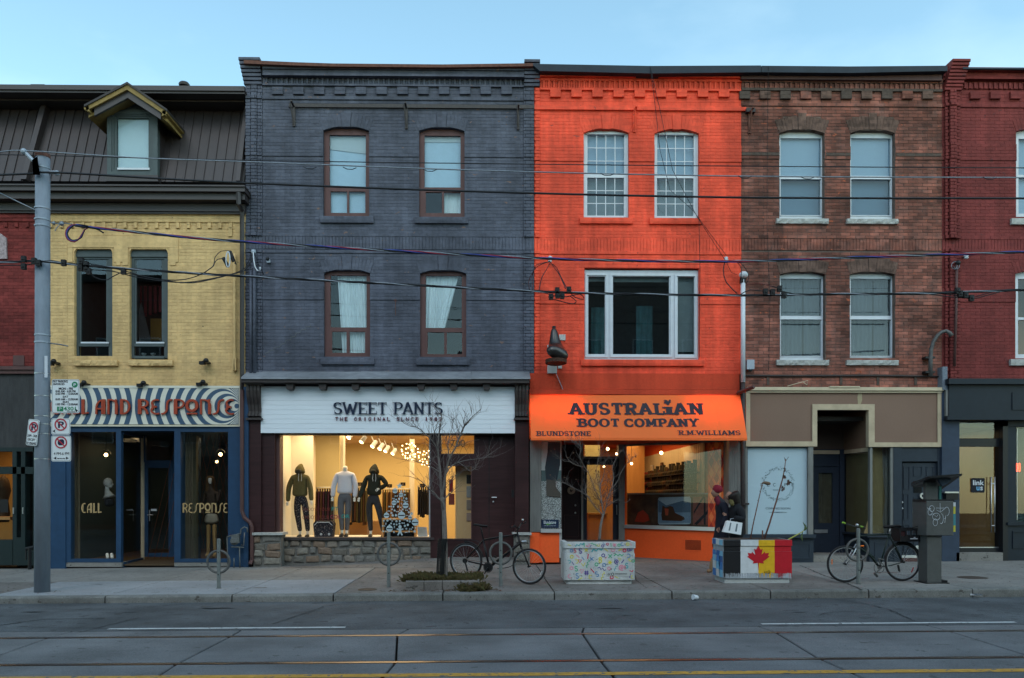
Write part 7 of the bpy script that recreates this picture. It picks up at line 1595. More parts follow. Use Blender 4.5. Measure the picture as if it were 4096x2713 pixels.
for py in (1500,1588,1668,1738,1700,1838):ob('strap',MB().tube([(cxp,YP,PZ(py,YP)-.005),(cxp,YP,PZ(py,YP)+.005)],.1225,20),M['steel'],pole)
ob('bracket',MB().hexa([tuple(P(a,b,YP-.2)) for a,b in ((132,700),(160,700),(160,700),(132,700),(128,640),(150,625),(150,625),(128,640))]),M['galv'],pole)
ob('top_arm',MB().tube([P(90,600,YP-.15),P(140,650,YP-.15),P(152,690,YP-.13)],.03,8).ball(P(95,606,YP-.16),.05,8,6),M['galv'],pole);ob('side_arm',MB().tube([P(198,690,YP),P(228,690,YP)],.03,8).ball(P(228,693,YP),.045,8,6),M['galv'],pole)
ob('tape_notice',pbox(MB(),178,190,1424,1510,YP-.125,.004),M['white_frame'],pole)
ob('loose_strap',MB().tube([P(200,1374,YP),P(240,1378,YP),P(272,1385,YP)],.01,4),M['cable_grey'],pole)
def signplate(px0,px1,py0,py1,Y,label,name='parking_sign',tilt=0,m='white_frame',yawz=0):
    t=thing(name,label,'road sign',P((px0+px1)/2,py1,Y));x0,x1,z0,z1=PX(px0,Y),PX(px1,Y),PZ(py1,Y,(px0+px1)/2),PZ(py0,Y,(px0+px1)/2);r=.03
    rp=[(cx_+r*math.cos(a),cz_+r*math.sin(a)) for cx_,cz_,a0 in ((x1-r,z1-r,0),(x0+r,z1-r,90),(x0+r,z0+r,180),(x1-r,z0+r,270)) for a in [R(a0+90*i/3) for i in range(4)]]
    ob('plate',MB().prism(rp,Y,Y+.004),flat('sign_white',(.62,.66,.68),.5,var=.02),t)
    k=.010;rq=[(cx_+(r-k)*math.cos(a),cz_+(r-k)*math.sin(a)) for cx_,cz_,a0 in ((x1-r,z1-r,0),(x0+r,z1-r,90),(x0+r,z0+r,180),(x1-r,z0+r,270)) for a in [R(a0+90*i/3) for i in range(4)]]
    n=len(rp);v=[(x,Y-.0015,z) for x,z in rq]+[(x+(-.004 if x>(x0+x1)/2 else .004),Y-.0015,z+(-.004 if z>(z0+z1)/2 else .004)) for x,z in rq]
    ob('border',MB().poly(v,[(i,(i+1) % n,(i+1) % n+n,i+n) for i in range(n)]),M['black'],t);return t
Ysg=YP-.05;ik=flat('sign_ink',(.012,.012,.02));grn=flat('sign_green',(.02,.19,.09));rd=flat('sign_red',(.38,.03,.05))
t1=signplate(207,318,1518,1653,Ysg,'pale pay parking sign with many lines of hours, uppermost on the utility pole');yy=Ysg-.002
text('PAY PARKING',212,271,1521,1531,yy,ik,t1,off=.02);text('ENFORCED',213,258,1533,1541,yy,ik,t1,off=.02)
text('MON - FRI',235,291,1550,1560,yy,ik,t1,off=.03);text('8:00 AM - 6:00 PM',222,302,1561,1570,yy,ik,t1,off=.02);text('6:00 PM - 12:00AM',222,311,1571,1580,yy,ik,t1,off=.02);text('SAT',251,273,1583,1591,yy,ik,t1,off=.03)
text('8:00 AM - 12:00AM',222,311,1593,1602,yy,ik,t1,off=.02);text('SUN',251,274,1604,1612,yy,ik,t1,off=.03);text('1:00 PM - 12:00AM',223,310,1613,1622,yy,ik,t1,off=.02);text('4301',254,303,1627,1643,yy,grn,t1,off=.02)
def disc(par,px,py,r,Y,m,name='disc'):return ob(name,MB().prism([(PX(px,Y)+r*math.cos(2*math.pi*i/24),PZ(py,Y,px)+r*math.sin(2*math.pi*i/24)) for i in range(24)],Y-.001,Y),m,par)
disc(t1,299,1539,.05,yy,grn);text('P',294,304,1534,1545,yy-.003,M['white_frame'],t1,off=.03);ob('green_block',pbox(MB(),228,253,1627,1646,yy,.001),grn,t1);text('P',236,246,1630,1642,yy-.002,M['white_frame'],t1);flatpoly(t1,[(303,1636),(312,1643),(303,1650)],yy,ik,'arrow',.001)
text('MACHINE',268,300,1645,1650,yy,ik,t1)
def noring(par,px,py,r,Y,what):
    c=(PX(px,Y),PZ(py,Y,px))
    if what== 'P':text('P',px-11,px+13,py-13,py+13,Y-.001,flat('sign_navy',(.015,.02,.05)),par,off=.03)
    else:flatpoly(par,[(px-13,py-4),(px-9,py-9),(px-5,py-12),(px+6,py-13),(px+12,py-8),(px+13,py+4),(px+8,py+11),(px-7,py+12),(px-13,py+7)],Y-.001,flat('sign_navy',(0,0,0)),'symbol',.0008)
    ob('red_ring',MB().ring(c,r,.011,Y-.004,Y-.0025,28),rd,par);a=r*.72
    ob('slash',MB().prism([(c[0]-a-.008,c[1]+a-.006),(c[0]+a-.006,c[1]-a-.008),(c[0]+a+.008,c[1]-a+.006),(c[0]-a+.006,c[1]+a+.008)],Y-.006,Y-.0045),rd,par)
t2=signplate(205,281,1674,1739,Ysg,'small no parking sign with an arrow, in the middle of the pole\'s right side');noring(t2,243,1699,.092,yy,'P');flatpoly(t2,[(210,1725),(222,1718),(219,1725),(222,1732)],yy,ik,'arrow',.001)
t3=signplate(205,284,1743,1846,Ysg,'no stopping sign reading 4 PM-6 PM, lowest on the utility pole');noring(t3,244,1770,.092,yy,'H');text('4 PM-6 PM',215,276,1809,1821,yy,ik,t3);text('MON-FRI',230,260,1832,1837,yy,ik,t3,off=.02)
flatpoly(t3,[(213,1833),(225,1827),(225,1839)],yy,ik,'arrow',.001);flatpoly(t3,[(275,1833),(264,1827),(264,1839)],yy,ik,'arrow',.001)
pre=set(bpy.data.objects)
t4=signplate(104,157,1678,1783,Ysg-.08,'tilted no parking sign reading 2AM-7AM EXCEPT BY PERMIT on the pole\'s left side');y4=Ysg-.083
noring(t4,133,1709,.078,y4,'P');text('2AM - 7AM',108,153,1738,1749,y4,ik,t4);text('EXCEPT',112,148,1754,1764,y4,ik,t4);text('BY PERMIT',107,153,1769,1779,y4,ik,t4)
c4=P(131,1730,Ysg-.08);rm_=Matrix.Translation(c4) @ Matrix.Rotation(R(6.5),4,'Y') @ Matrix.Rotation(R(-14),4,'Z') @ Matrix.Translation(-c4)
for o in set(bpy.data.objects)-pre:
    if o.parent== t4:o.data.transform(rm_)

def wire(name,label,pts,r,m,n=6,grp='overhead wires crossing the street front',sub_=None,cat='overhead wire'):
    # pts in photo pixels with a depth each; smooth curve through them
    q=[P(a[0],a[1],a[2]) for a in pts];out=[]
    for i in range(len(q)-1):
        p0,p1,p2,p3=q[max(i-1,0)],q[i],q[i+1],q[min(i+2,len(q)-1)];k=max(2,int((p2-p1).length/.25))
        for j in range(k):
            t=j/k;out.append(.5*((2*p1)+(-p0+p2)*t+(2*p0-5*p1+4*p2-p3)*t*t+(-p0+3*p1-3*p2+p3)*t*t*t))
    out.append(q[-1]);return out,q
def lay(name,label,pts,r,m,n=6,**k):
    o=ob(name,MB().tube(wire(name,label,pts,r,m)[0],r,n),M[m] if isinstance(m,str) else m,k.get('parent'),smooth=True)
    if not k.get('parent'):tag(o,label,'overhead wire','overhead wires')
    return o
D=YP-.15
e=4700;s_=-500
lay('overhead_wire','highest overhead wire, silvery with lashed ties',[(s_,622,D),(0,608,D),(95,603,D),(560,632,D),(1000,648,D),(1950,683,D),(2950,705,D),(4096,711,D),(e,712,D)],.0105,'cable_grey')
lay('overhead_wire','thin dark overhead wire just above the silvery one on the right',[(s_,622,D+.8),(0,619,D+.8),(950,641,D+.8),(1950,655,D+.8),(2950,665,D+.8),(4096,672,D+.8),(e,672,D+.8)],.008,'cable')
lay('overhead_wire','thick black overhead wire below the silvery one, tied to the pole arm',[(s_,715,D),(0,700,D),(150,694,D),(235,691,D),(950,731,D),(1950,768,D),(2950,790,D),(4096,794,D),(e,794,D)],.017,'cable')
lay('guy_wire','pale guy wire running up left from the utility pole',[(-400,580,11.5),(0,773,D),(140,840,D)],.010,'cable_grey')
for px,py in ((1240,670),(1400,672),(1720,680),(2430,697),(2980,707),(3230,710),(3960,712)):
    o=ob('wire_tie',MB().tube([P(px-28,py-3,D-.02),P(px-12,py+5,D-.02),P(px+10,py+6,D-.02),P(px+26,py-1,D-.02)],.007,5),M['cable']);tag(o,'dark lashing on the silvery overhead wire '+{1240:'over the left windows of the grey house',1400:'between the windows of the grey house',1720:'over the right windows of the grey house',2430:'over the left window of the orange house',2980:'at the seam of the orange and brown houses',3230:'over the left window of the brown house',3960:'over the red wall'}[px],'cable tie','lashings on the silvery wire')
def twist(name,label,pts,cols,r,rad,pitch,steps=4):
    path,q=wire('','',pts,0,None);t=thing(name,label,'overhead cable',q[0],'overhead wires');dense=[]
    for i in range(len(path)-1):
        for j in range(steps):dense.append(path[i].lerp(path[i+1],j/steps))
    dense.append(path[-1]);s=0;ss=[0]
    for i in range(1,len(dense)):s+= (dense[i]-dense[i-1]).length;ss.append(s)
    for k,c in enumerate(cols):
        ob('strand',MB().tube([p+Vector((0,math.cos(2*math.pi*(ss[i]/pitch+k/len(cols)))*rad,math.sin(2*math.pi*(ss[i]/pitch+k/len(cols)))*rad)) for i,p in enumerate(dense)],r,5),M[c],t,smooth=True)
    return t
twist('twisted_cable','twisted red, blue and black overhead cable bundle',[(300,902,D),(410,915,D),(950,966,D),(1950,1024,D),(2450,1042,D),(2950,1046,D),(3430,1030,D),(4096,1008,D),(e,975,D)],['cable_red','cable_blue','cable','cable_grey'],.011,.013,1.3)
twist('twisted_cable','twisted black overhead cable bundle, lowest of the wires',[(s_,1060,D),(0,1050,D),(90,1046,D),(170,1046,D),(330,1062,D),(600,1082,D),(950,1104,D),(1950,1156,D),(2350,1173,D),(2950,1182,D),(3350,1177,D),(3700,1174,D),(4096,1160,D),(e,1142,D)],['cable','cable','cable_grey'],.0115,.011,1.1)
t=thing('cable_coil','loops of red and blue cable hanging from its tie just right of the pole','cable coil',P(300,900,D))
ob('tie_wire',MB().tube([P(200,890,D),P(215,893,D),P(240,896,D),P(262,893,D),(P(310,902,D))],.009,5).ball(P(215,893,D),.03,8,5).ball(P(247,895,D),.04,8,5).tube([P(240,896,D),P(225,915,D),P(220,925,D)],.008,5),M['cable_grey'],t)
for k,(m_,dx) in enumerate((('cable_red',0),('cable_blue',6),('cable',12))):
    ob('loop',MB().tube(wire('','',[(340+dx,905,D-.02*k),(300+dx,898,D),(272+dx,910,D),(262+dx*.6,935,D),(270+dx,958,D),(298+dx*.3,968-dx*.6,D),(320+dx*.5,950,D),(338,920,D),(360,908,D)],0,None)[0],.011,5),M[m_],t,smooth=True)
ob('tail',MB().tube([P(360,906,D),P(395,920,D),P(414,932,D)],.013,5),M['cable'],t)
def clamps(label,pts,drops,px):
    t=thing('cable_clamps',label,'cable clamps',P(px,1100,D))
    for a,b in pts:c=P(a,b,D-.02);ob('clamp',MB().box(c.x-.035,c.x+.035,c.y-.03,c.y+.03,c.z-.05,c.z+.05).ball(c,.045,8,5),M['black'],t)
    for q in drops:ob('lead',MB().tube(wire('','',[(a,b,(D if len(r_) == 0 else r_[0])) for a,b,*r_ in q],0,None)[0],.0085,5),M['cable'],t,smooth=True)
clamps('black clamps and leads on the low cable at the pole',[(95,1037),(95,1067),(137,1045),(155,1053)],[[(s_,1070),(0,1062),(95,1062),(150,1052)],[(150,1050),(200,1042),(255,1052),(330,1064)]],120)
clamps('black clamps right of the pole feeding the yellow house with drooping leads',[(255,1052),(325,1044),(322,1072),(345,1058),(345,1075),(356,1086),(494,1086)],[[(325,1050),(420,1066),(520,1090),(600,1112),(700,1122),(780,1108),(850,1068),(860,1030,16.5),(885,1005,17.4),(920,1004,17.8)],[(330,1070),(380,1110),(430,1120),(480,1092),(560,1104),(680,1125),(770,1132),(900,1105,15),(1010,1075,17.6)],[(350,1080),(450,1085),(540,1108),(700,1130),(820,1120,14),(960,1085,17),(1012,1040,17.8)],[(850,1068),(868,1040,16),(893,1034,17.5)]],330)
clamps('black clamps and drooping leads below the wires left of the big white window',[(2204,1188),(2229,1163),(2230,1182),(2249,1184),(2276,1160)],[[(2137,1163),(2180,1172),(2240,1190),(2300,1180),(2350,1172)],[(2204,1194),(2240,1205),(2290,1216),(2305,1205),(2280,1185)],[(2276,1165),(2300,1190),(2335,1198),(2330,1183),(2310,1172)],[(2270,1158),(2245,1110,15),(2225,1070,16.8),(2200,1050,17.9)],[(2262,1155),(2238,1100,15),(2215,1068,17),(2202,1050,17.9)],[(2155,1165),(2168,1110,15),(2185,1080,17),(2200,1052,17.9)],[(2118,1160),(2116,1120,16),(2150,1065,17.5),(2196,1048,17.9)],[(2130,1160),(2128,1110,17.8),(2135,1085,17.8),(2145,1060,17.8),(2200,1046,17.9)]],2230)
clamps('black clamps and leads on the low cable before the white service pipe',[(3061,1168),(3090,1170),(3118,1156),(3136,1181)],[[(2960,1180),(3000,1160),(3060,1166),(3110,1160),(3180,1178),(3260,1178)],[(2985,1140,17),(3040,1136,15),(3090,1146),(3118,1154)],[(2900,1048),(2893,1080),(2905,1130),(2950,1176)],[(2902,1042,17.9),(2960,1052,17.8),(2985,1080,17.8),(2996,1110,17.8),(2985,1135,17.8)],[(2900,1045,17.9),(2945,1048,17.8),(2965,1075,17.8),(2962,1120,17.8)]],3090)
clamps('black clamps on the low cable before the red pier',[(3830,1164),(3840,1176),(3862,1180),(3885,1193)],[[(3700,1174),(3780,1186),(3862,1192),(3900,1188),(3970,1168),(4040,1164)],[(3750,1172),(3830,1184),(3885,1196),(3940,1184),(4000,1168)]],3860)
t=thing('aerial_wires','pair of thin wires slanting down across the orange wall from the roof edge','wire',P(2600,262,17.75),'overhead wires')
for a in ([(2600,264,17.78),(2640,440,17.7),(2690,680,17.6),(2790,870,17.5),(2900,1040,17.9)],[(2600,264,17.78),(2618,400,17.75),(2640,600,17.7),(2680,760,17.65),(2770,840,17.6),(2905,1022,17.9)],[(2796,870,18.0),(2800,1080,18.0),(2797,1430,18.0)],[(2905,1048,17.9),(2925,1090,18.0),(2950,1100,18.0)]):ob('wire',MB().tube([P(*q) for q in a],.006,4),M['cable'],t)
t=thing('aerial_wires','thin dark wire hanging down the brown wall left of its windows','wire',P(3074,262,17.9));ob('wire',MB().tube([P(3074,266,17.8),P(3070,430,18.0),P(3068,900,18.05),P(3080,1200,18.05),P(3075,1480,18.05)],.005,4),M['cable'],t)

# ------------------------------------------------------------------ bike posts
def post(px,pyt,pyb,label,rc):
    g=GS(px,pyb);Y=g.y;x=PX(px,Y);zt_=PZ(pyt,Y,px);t=thing('bike_post',label,'bike post',(x,Y,g.z),'post and ring bike stands')
    ob('post',MB().tube([(x,Y,g.z-.03),(x,Y,zt_-.01),(x,Y,zt_)],[.031,.031,.022],14),M['galv_post'],t,smooth=False)
    c=(PX(rc[0],Y),PZ(rc[1],Y,rc[0]));r=rc[2]*Y/F
    ob('ring',MB().tube([(c[0]+r*math.cos(a),Y+.0,c[1]+r*math.sin(a)) for a in [2*math.pi*i/32 for i in range(33)]],.021,8,cap=False),M['galv_dark'],t,smooth=True)
    for dz in (.62,.24):ob('bolt',MB().ball((x,Y-.03,g.z+dz),.012,6,4),M['black'],t)
    ob('base_ring',MB().lathe([(.045,0),(.045,.008),(.03,.012)],x,Y,14,g.z),M['galv_dark'],t)
M['galv_post']=mat('galv_post',(.155,.17,.168),.55,.3,var=.25,scale=18)
post(875,2155,2354,'bike post with a ring in front of the blue pier and gas meter',(874,2247,44));post(1555,2130,2349,'bike post with a ring in front of the stone wall, left of the tree',(1556,2216,44))
post(2003,2130,2345,'bike post with a ring beside the left bicycle',(2003,2213,43));post(3433,2114,2337,'bike post with a ring against the right bicycle',(3429,2200,43))

# ------------------------------------------------------------------ tree bed with stone edging, grass and young tree
b0=GS(1640,2362);bed_=thing('tree_bed','low stone-edged tree bed overgrown with grass at the kerb','tree bed',(PX(1770,b0.y),b0.y,b0.z))
Ybf=b0.y;xb0,xb1=PX(1622,Ybf),PX(1917,Ybf);hb_=.155;n=4
for i in range(n):
    a=xb0+(xb1-xb0)*i/n;b=xb0+(xb1-xb0)*(i+1)/n;ob('edging_stone',MB().bev(a+.003,b-.003,Ybf,Ybf+.14,b0.z-.02,b0.z+hb_+rnd.uniform(-.006,.006),.01),M['walk_old'],bed_)
for i in range(3):
    y=Ybf+.145+i*.3
    for x in (xb0,xb1-.12):ob('edging_stone',MB().bev(x,x+.12,y,y+.29,b0.z-.02,b0.z+hb_,.01),M['walk_old'],bed_)
ob('soil',MB().box(xb0+.1,xb1-.1,Ybf+.13,Ybf+1.0,b0.z,b0.z+.13),M['soil'],bed_)
gr=MB();rr=random.Random(3)
tuft=[(rr.uniform(xb0-.02,xb1),Ybf+rr.uniform(.16,1.0),b0.z+.12,rr.uniform(.04,.15)) for _ in range(120)]+[(xb1-abs(rr.gauss(0,.22))+.08,Ybf+rr.gauss(-.03,.07),b0.z,rr.uniform(.05,.17)) for _ in range(26)]
for _ in range(7600):
    tx,ty,z,hh=rr.choice(tuft);x=tx+rr.gauss(0,.045);y=ty+rr.gauss(0,.045);h=hh*rr.uniform(.35,1.15)
    if z>b0.z+.1 and y<Ybf+.10:y=Ybf+.12
    if .62<x-xb0+0<0:continue
    a=rr.uniform(0,6.28);w_=.0035;lx,ly=rr.uniform(-.09,.09),rr.uniform(-.10,.04)
    gr.poly([(x-w_*math.cos(a),y-w_*math.sin(a),z),(x+w_*math.cos(a),y+w_*math.sin(a),z),(x+lx*.5+w_*.6*math.cos(a),y+ly*.5+w_*.6*math.sin(a),z+h*.75),(x+lx,y+ly,z+h*rr.uniform(.45,1))],[(0,1,2,3)])
M['grass']=mat('grass',(.045,.052,.016),.9,var=.3,scale=14,col2=(.085,.055,.025))
g_=ob('grass',gr,M['grass'],None,kind='stuff');tag(g_,'ragged green and yellowing grass growing over the stone-edged tree bed','grass')
lf=MB()
for _ in range(230):
    x=rr.uniform(xb0-.25,xb1+.35);y=Ybf+rr.uniform(-.22,.1);a=rr.uniform(0,6.28);l=rr.uniform(.012,.028);z=zs(x)+.006
    lf.poly([(x-l*math.cos(a),y-l*math.sin(a),z),(x+l*.4*math.sin(a),y-l*.4*math.cos(a),z+.01),(x+l*math.cos(a),y+l*math.sin(a),z),(x-l*.4*math.sin(a),y+l*.4*math.cos(a),z+.004)],[(0,1,2,3)])
for _ in range(420):
    x=rr.uniform(-9,11);y=YK-.02-abs(rr.gauss(0,.03)) if rr.random() <.75 else YK+.3+rr.random()*.6;a=rr.uniform(0,6.28);l=rr.uniform(.006,.02);z=zr(x)+.004 if y<YK else zs(x)+.004
    lf.poly([(x-l*math.cos(a),y-l*math.sin(a),z),(x+l*.4*math.sin(a),y-l*.4*math.cos(a),z+.008),(x+l*math.cos(a),y+l*math.sin(a),z),(x-l*.4*math.sin(a),y+l*.4*math.cos(a),z+.003)],[(0,1,2,3)])
o=ob('leaf_litter',lf,mat('dead_leaf',(.10,.055,.03),.9,var=.4,scale=12),None,kind='stuff');tag(o,'scattered dead leaves and grit along the kerb and around the tree bed','leaf litter')
def tree(label,base,segs,twigseed,Y,ntw,spread,name='street_tree',leaves=0,m='bark'):
    """segs: list of ([px,py,dy..], r0, r1) limbs traced on the photograph with real depth offsets"""
    t=thing(name,label,'tree',base);rr=random.Random(twigseed);trunk=MB();limbs=MB();tw=MB();tips=[]
    for k,(pts,r0,r1) in enumerate(segs):
        q=[P(a,b,Y+c) for a,b,c in pts];sm=[]
        for i in range(len(q)-1):
            p0,p1,p2,p3=q[max(i-1,0)],q[i],q[i+1],q[min(i+2,len(q)-1)]
            for j in range(5):s=j/5;sm.append(.5*((2*p1)+(-p0+p2)*s+(2*p0-5*p1+4*p2-p3)*s*s+(-p0+3*p1-3*p2+p3)*s**3))
        sm.append(q[-1]);rs=[r0+(r1-r0)*i/(len(sm)-1) for i in range(len(sm))];(trunk if k== 0 else limbs).tube(sm,rs,8 if k== 0 else 6)
        if k:tips+= [(sm[i],(sm[i]-sm[i-1]).normalized(),rs[i]) for i in range(3,len(sm))]
    def grow(p,d,r,l,dep):
        pts=[p];dd=d.copy()
        for i in range(4):dd=(dd+Vector((rr.gauss(0,.16),rr.gauss(0,.16),rr.gauss(.04,.12)))).normalized();pts.append(pts[-1]+dd*l/4)
        tw.tube(pts,[r,r*.85,r*.7,r*.55,r*.4],4)
        if dep:
            for _ in range(rr.randint(1,3)):
                i=rr.randint(1,4);s=Vector((rr.choice((-1,1))*rr.uniform(.4,1),rr.uniform(-.5,.5),rr.uniform(.0,.8))).normalized();grow(pts[i],(dd*.7+s*.7).normalized(),r*.6,l*rr.uniform(.45,.75),dep-1)
        elif leaves and rr.random() <leaves:lv.append((pts[-1],dd))
    lv=[]
    for _ in range(ntw):
        p,d,r=rr.choice(tips);s=Vector((rr.choice((-1,1))*rr.uniform(.3,1),rr.uniform(-.7,.7),rr.uniform(-.1,.9))).normalized();grow(p,(d*.6+s*.8).normalized(),max(.0029,min(r*.5,.0055)),spread*rr.uniform(.5,1.2),1)
    ob('trunk',trunk,M[m],t,smooth=True);ob('limbs',limbs,M[m],t,smooth=True);ob('crown',tw,M['twig'],t,kind='stuff')
    if lv:
        mb=MB()
        for p,d in lv:
            a=rr.uniform(0,6.28);u=Vector((math.cos(a),math.sin(a)*.5,rr.uniform(-.8,.1))).normalized()*rr.uniform(.02,.036);w_=u.cross(Vector((.3,1,.2))).normalized()*.012
            mb.poly([tuple(p),tuple(p+u*.5+w_),tuple(p+u),tuple(p+u*.5-w_)],[(0,1,2,3)])
        ob('leaves',mb,mat('dry_leaf',(.12,.075,.05),.9,var=.4,scale=14),t,kind='stuff')
    return t
YT=Ybf+.5
tb=P(1778,2320,YT)
tree('bare young street tree with a guarded trunk in the stone-edged bed',(tb.x,YT,b0.z+.12),
     [([(1778,2322,0),(1780,2240,0),(1779,2150,0),(1777,2080,0),(1775,2040,0),(1768,1990,0)],.052,.034),
      ([(1768,1995,0),(1764,1940,.0),(1760,1880,.05),(1752,1810,.1),(1754,1750,.1),(1764,1690,.15),(1768,1655,.2)],.030,.007),
      ([(1775,2045,0),(1768,2010,-.1),(1752,1990,-.15),(1735,1970,-.2),(1715,1955,-.25),(1690,1930,-.3),(1668,1912,-.35)],.018,.004),
      ([(1768,1995,0),(1776,1940,-.05),(1783,1890,-.1),(1800,1830,-.15),(1822,1790,-.2),(1840,1740,-.2),(1862,1700,-.25),(1890,1668,-.3),(1925,1635,-.3)],.024,.005),
      ([(1780,1905,-.08),(1802,1868,.1),(1835,1850,.2),(1875,1840,.2),(1915,1836,.3),(1958,1828,.3)],.014,.003),
      ([(1754,1830,.1),(1745,1790,0),(1725,1760,-.1),(1700,1735,-.15),(1670,1712,-.2),(1640,1705,-.2),(1614,1692,-.2)],.014,.003),
      ([(1760,1890,.05),(1725,1868,.1),(1690,1855,.1),(1650,1842,.15),(1605,1838,.2)],.010,.003),
      ([(1800,1835,-.15),(1792,1790,-.1),(1797,1750,.0),(1808,1715,.1),(1812,1680,.1)],.012,.003),
      ([(1835,1850,.2),(1862,1870,.2),(1880,1885,.25),(1902,1870,.3),(1922,1830,.3)],.009,.003),
      ([(1754,1755,.1),(1735,1720,.1),(1730,1690,.15),(1712,1660,.2)],.008,.003),
      ([(1775,2000,0),(1795,1975,.1),(1800,1930,.1),(1820,1905,.1)],.009,.003)],21,YT,170,.33)
gd_=thing('tree_guard','black plastic mesh guard wrapped round the trunk of the young tree','tree guard',(PX(1771,YT),YT,b0.z+.12));gx=PX(1771,YT);zg0,zg1=b0.z+.12,PZ(2155,YT,1771)
mb=MB();lean=.03
for k in range(20):
    a=2*math.pi*k/20;mb.tube([(gx-.03+.085*math.cos(a),YT+.085*math.sin(a),zg0),(gx+.0+.08*math.cos(a),YT+.08*math.sin(a),zg1)],.0035,4)
z=zg0
while z<zg1:mb.tube([(gx-.03*(1-(z-zg0)/(zg1-zg0))+.083*math.cos(2*math.pi*k/16),YT+.083*math.sin(2*math.pi*k/16),z) for k in range(17)],.0035,4,cap=False);z+= .028
ob('mesh',mb,M['black'],gd_);ob('sleeve',MB().tube([(gx+.0,YT,zg0),(gx+.035,YT,zg1)],[.052,.05],10),M['black'],gd_)

# ------------------------------------------------------------------ bicycles
M['tyre']=mat('tyre',(.02,.02,.022),.75,var=.2);M['rim_alu']=mat('rim_alu',(.30,.32,.34),.4,.6,var=.1)
def wheel(t,c,r,dirv,lab=None,guard=False):
    """c: hub point, dirv: unit vector along the bicycle (wheel plane = dirv x Z)"""
    d=Vector(dirv).normalized();side_=Vector((-d.y,d.x,0))
    def ringt(rad,tr,n=40,k=8):return [c+d*(rad*math.cos(a))+Vector((0,0,1))*(rad*math.sin(a)) for a in [2*math.pi*i/n for i in range(n+1)]]
    w=ob('wheel',MB().tube(ringt(r-.018,0),.0185,8,cap=False),M['tyre'],t,smooth=True)
    ob('rim',MB().tube(ringt(r-.043,0),.0095,6,cap=False),M['rim_alu'],w,smooth=True)
    sp=MB()
    for i in range(28):
        a=2*math.pi*i/28;s=side_*(.03 if i % 2 else -.03);sp.tube([c+s,c+d*((r-.045)*math.cos(a))+Vector((0,0,(r-.045)*math.sin(a)))],.0011,3,cap=False)
    ob('spokes',sp,M['steel'],w);ob('hub',MB().tube([c-side_*.05,c+side_*.05],.018,10),M['blackmetal'],w,smooth=True)
    return w
def bikept(px,py,a,b,o=0.0):# a point in the bicycle's own upright plane through ground points a, b, pushed sideways by o
    d=(b-a);d.z=0;d.normalize();n=Vector((-d.y,d.x,0));ray=P(px,py,1.0)-Vector((0,0,EYE));a0=a+n*o
    t_=(a0.x*n.x+a0.y*n.y)/(ray.x*n.x+ray.y*n.y);return Vector((0,0,EYE))+ray*t_
def tb_(mb,pts,r,n=8):mb.tube(pts,r,n);return mb
# left bicycle, facing right
Yf,Yr_=13.95,14.45
hf,hr=P(2117,2266,Yf),P(1864,2243,Yr_);t=thing('bicycle','dark bicycle facing right, chained to the bike post beside the tree bed','bicycle',(hf.x,Yf,zs(hf.x)),'parked bicycles')
q=lambda px,py,o=0:bikept(px,py,hr,hf,o);d_=(hf-hr);d_.z=0;d_.normalize()
wheel(t,hf,hf.z-zs(hf.x)-.002,d_);wheel(t,hr,.325,d_)
bbk=q(1957,2269);st_=q(1934,2160);ht_=q(2070,2138);hb2=q(2080,2172);sd=q(1922,2103)
fm=MB()
tb_(fm,[q(1868,2232),q(1922,2174),st_,q(2000,2149),ht_],.018);tb_(fm,[bbk,q(2010,2228),hb2],.027);tb_(fm,[bbk,q(1945,2215),st_],.02);tb_(fm,[ht_,hb2,q(2086,2195)],.020)
tb_(fm,[q(1874,2246,.06),q(1910,2254,.05),q(1945,2262,.03)],.014);tb_(fm,[q(1874,2246,-.06),q(1910,2254,-.05),q(1945,2262,-.03)],.014);tb_(fm,[q(1868,2232,-.06),q(1922,2174,-.03)],.009)
ob('frame',fm,M['bike_dark'] if 'bike_dark' in M else mat('bike_dark',(.012,.011,.013),.4,.2),t,smooth=True)
fk=MB();tb_(fk,[q(2086,2192,.055),q(2100,2225,.055),q(2115,2264,.06)],.014);tb_(fk,[q(2086,2192,-.055),q(2100,2225,-.055),q(2115,2264,-.06)],.014);tb_(fk,[q(2086,2192,.055),q(2086,2192,-.055)],.02);ob('fork',fk,M['blackmetal'],t,smooth=True)
ob('seat_post',tb_(MB(),[st_,q(1925,2118),sd],.013),M['blackmetal'],t,smooth=True)
s=sd;sdl=MB();v=[]
for x,w_,h in ((-.13,.035,.0),(-.11,.075,.012),(-.04,.07,.0),(.05,.03,-.012),(.14,.018,-.016)):
    p=s+d_*x+Vector((0,0,h+.012));n_=Vector((-d_.y,d_.x,0));v+= [p-n_*w_,p+Vector((0,0,.016)),p+n_*w_,p-Vector((0,0,.028))]
sdl.poly(v,[(i*4+k,(i+1)*4+k,(i+1)*4+(k+1) % 4,i*4+(k+1) % 4) for i in range(4) for k in range(4)]+[(0,1,2,3),(19,18,17,16)]);ob('saddle',sdl,M['black'],t,smooth=True)
hb_m=MB();stem=q(2074,2116);tb_(hb_m,[ht_,q(2068,2120),stem],.014);tb_(hb_m,[stem,q(2060,2104,-.12),q(2045,2107,-.27)],.012);tb_(hb_m,[stem,q(2085,2094,.15),q(2098,2090,.27)],.012);ob('handlebar',hb_m,M['blackmetal'],t,smooth=True)
ob('grip',tb_(MB(),[q(2060,2104,-.16),q(2042,2108,-.30)],.018),M['black'],t);ob('grip',tb_(MB(),[q(2090,2092,.18),q(2102,2090,.30)],.018),M['black'],t);ob('bell',MB().ball(q(2091,2080,.2),.022,8,6),M['steel'],t,smooth=True)
ob('lamp',tb_(MB(),[q(2088,2167,-.02),q(2106,2166,-.02)],.022),M['steel'],t)
cr=MB();n_=Vector((-d_.y,d_.x,0))
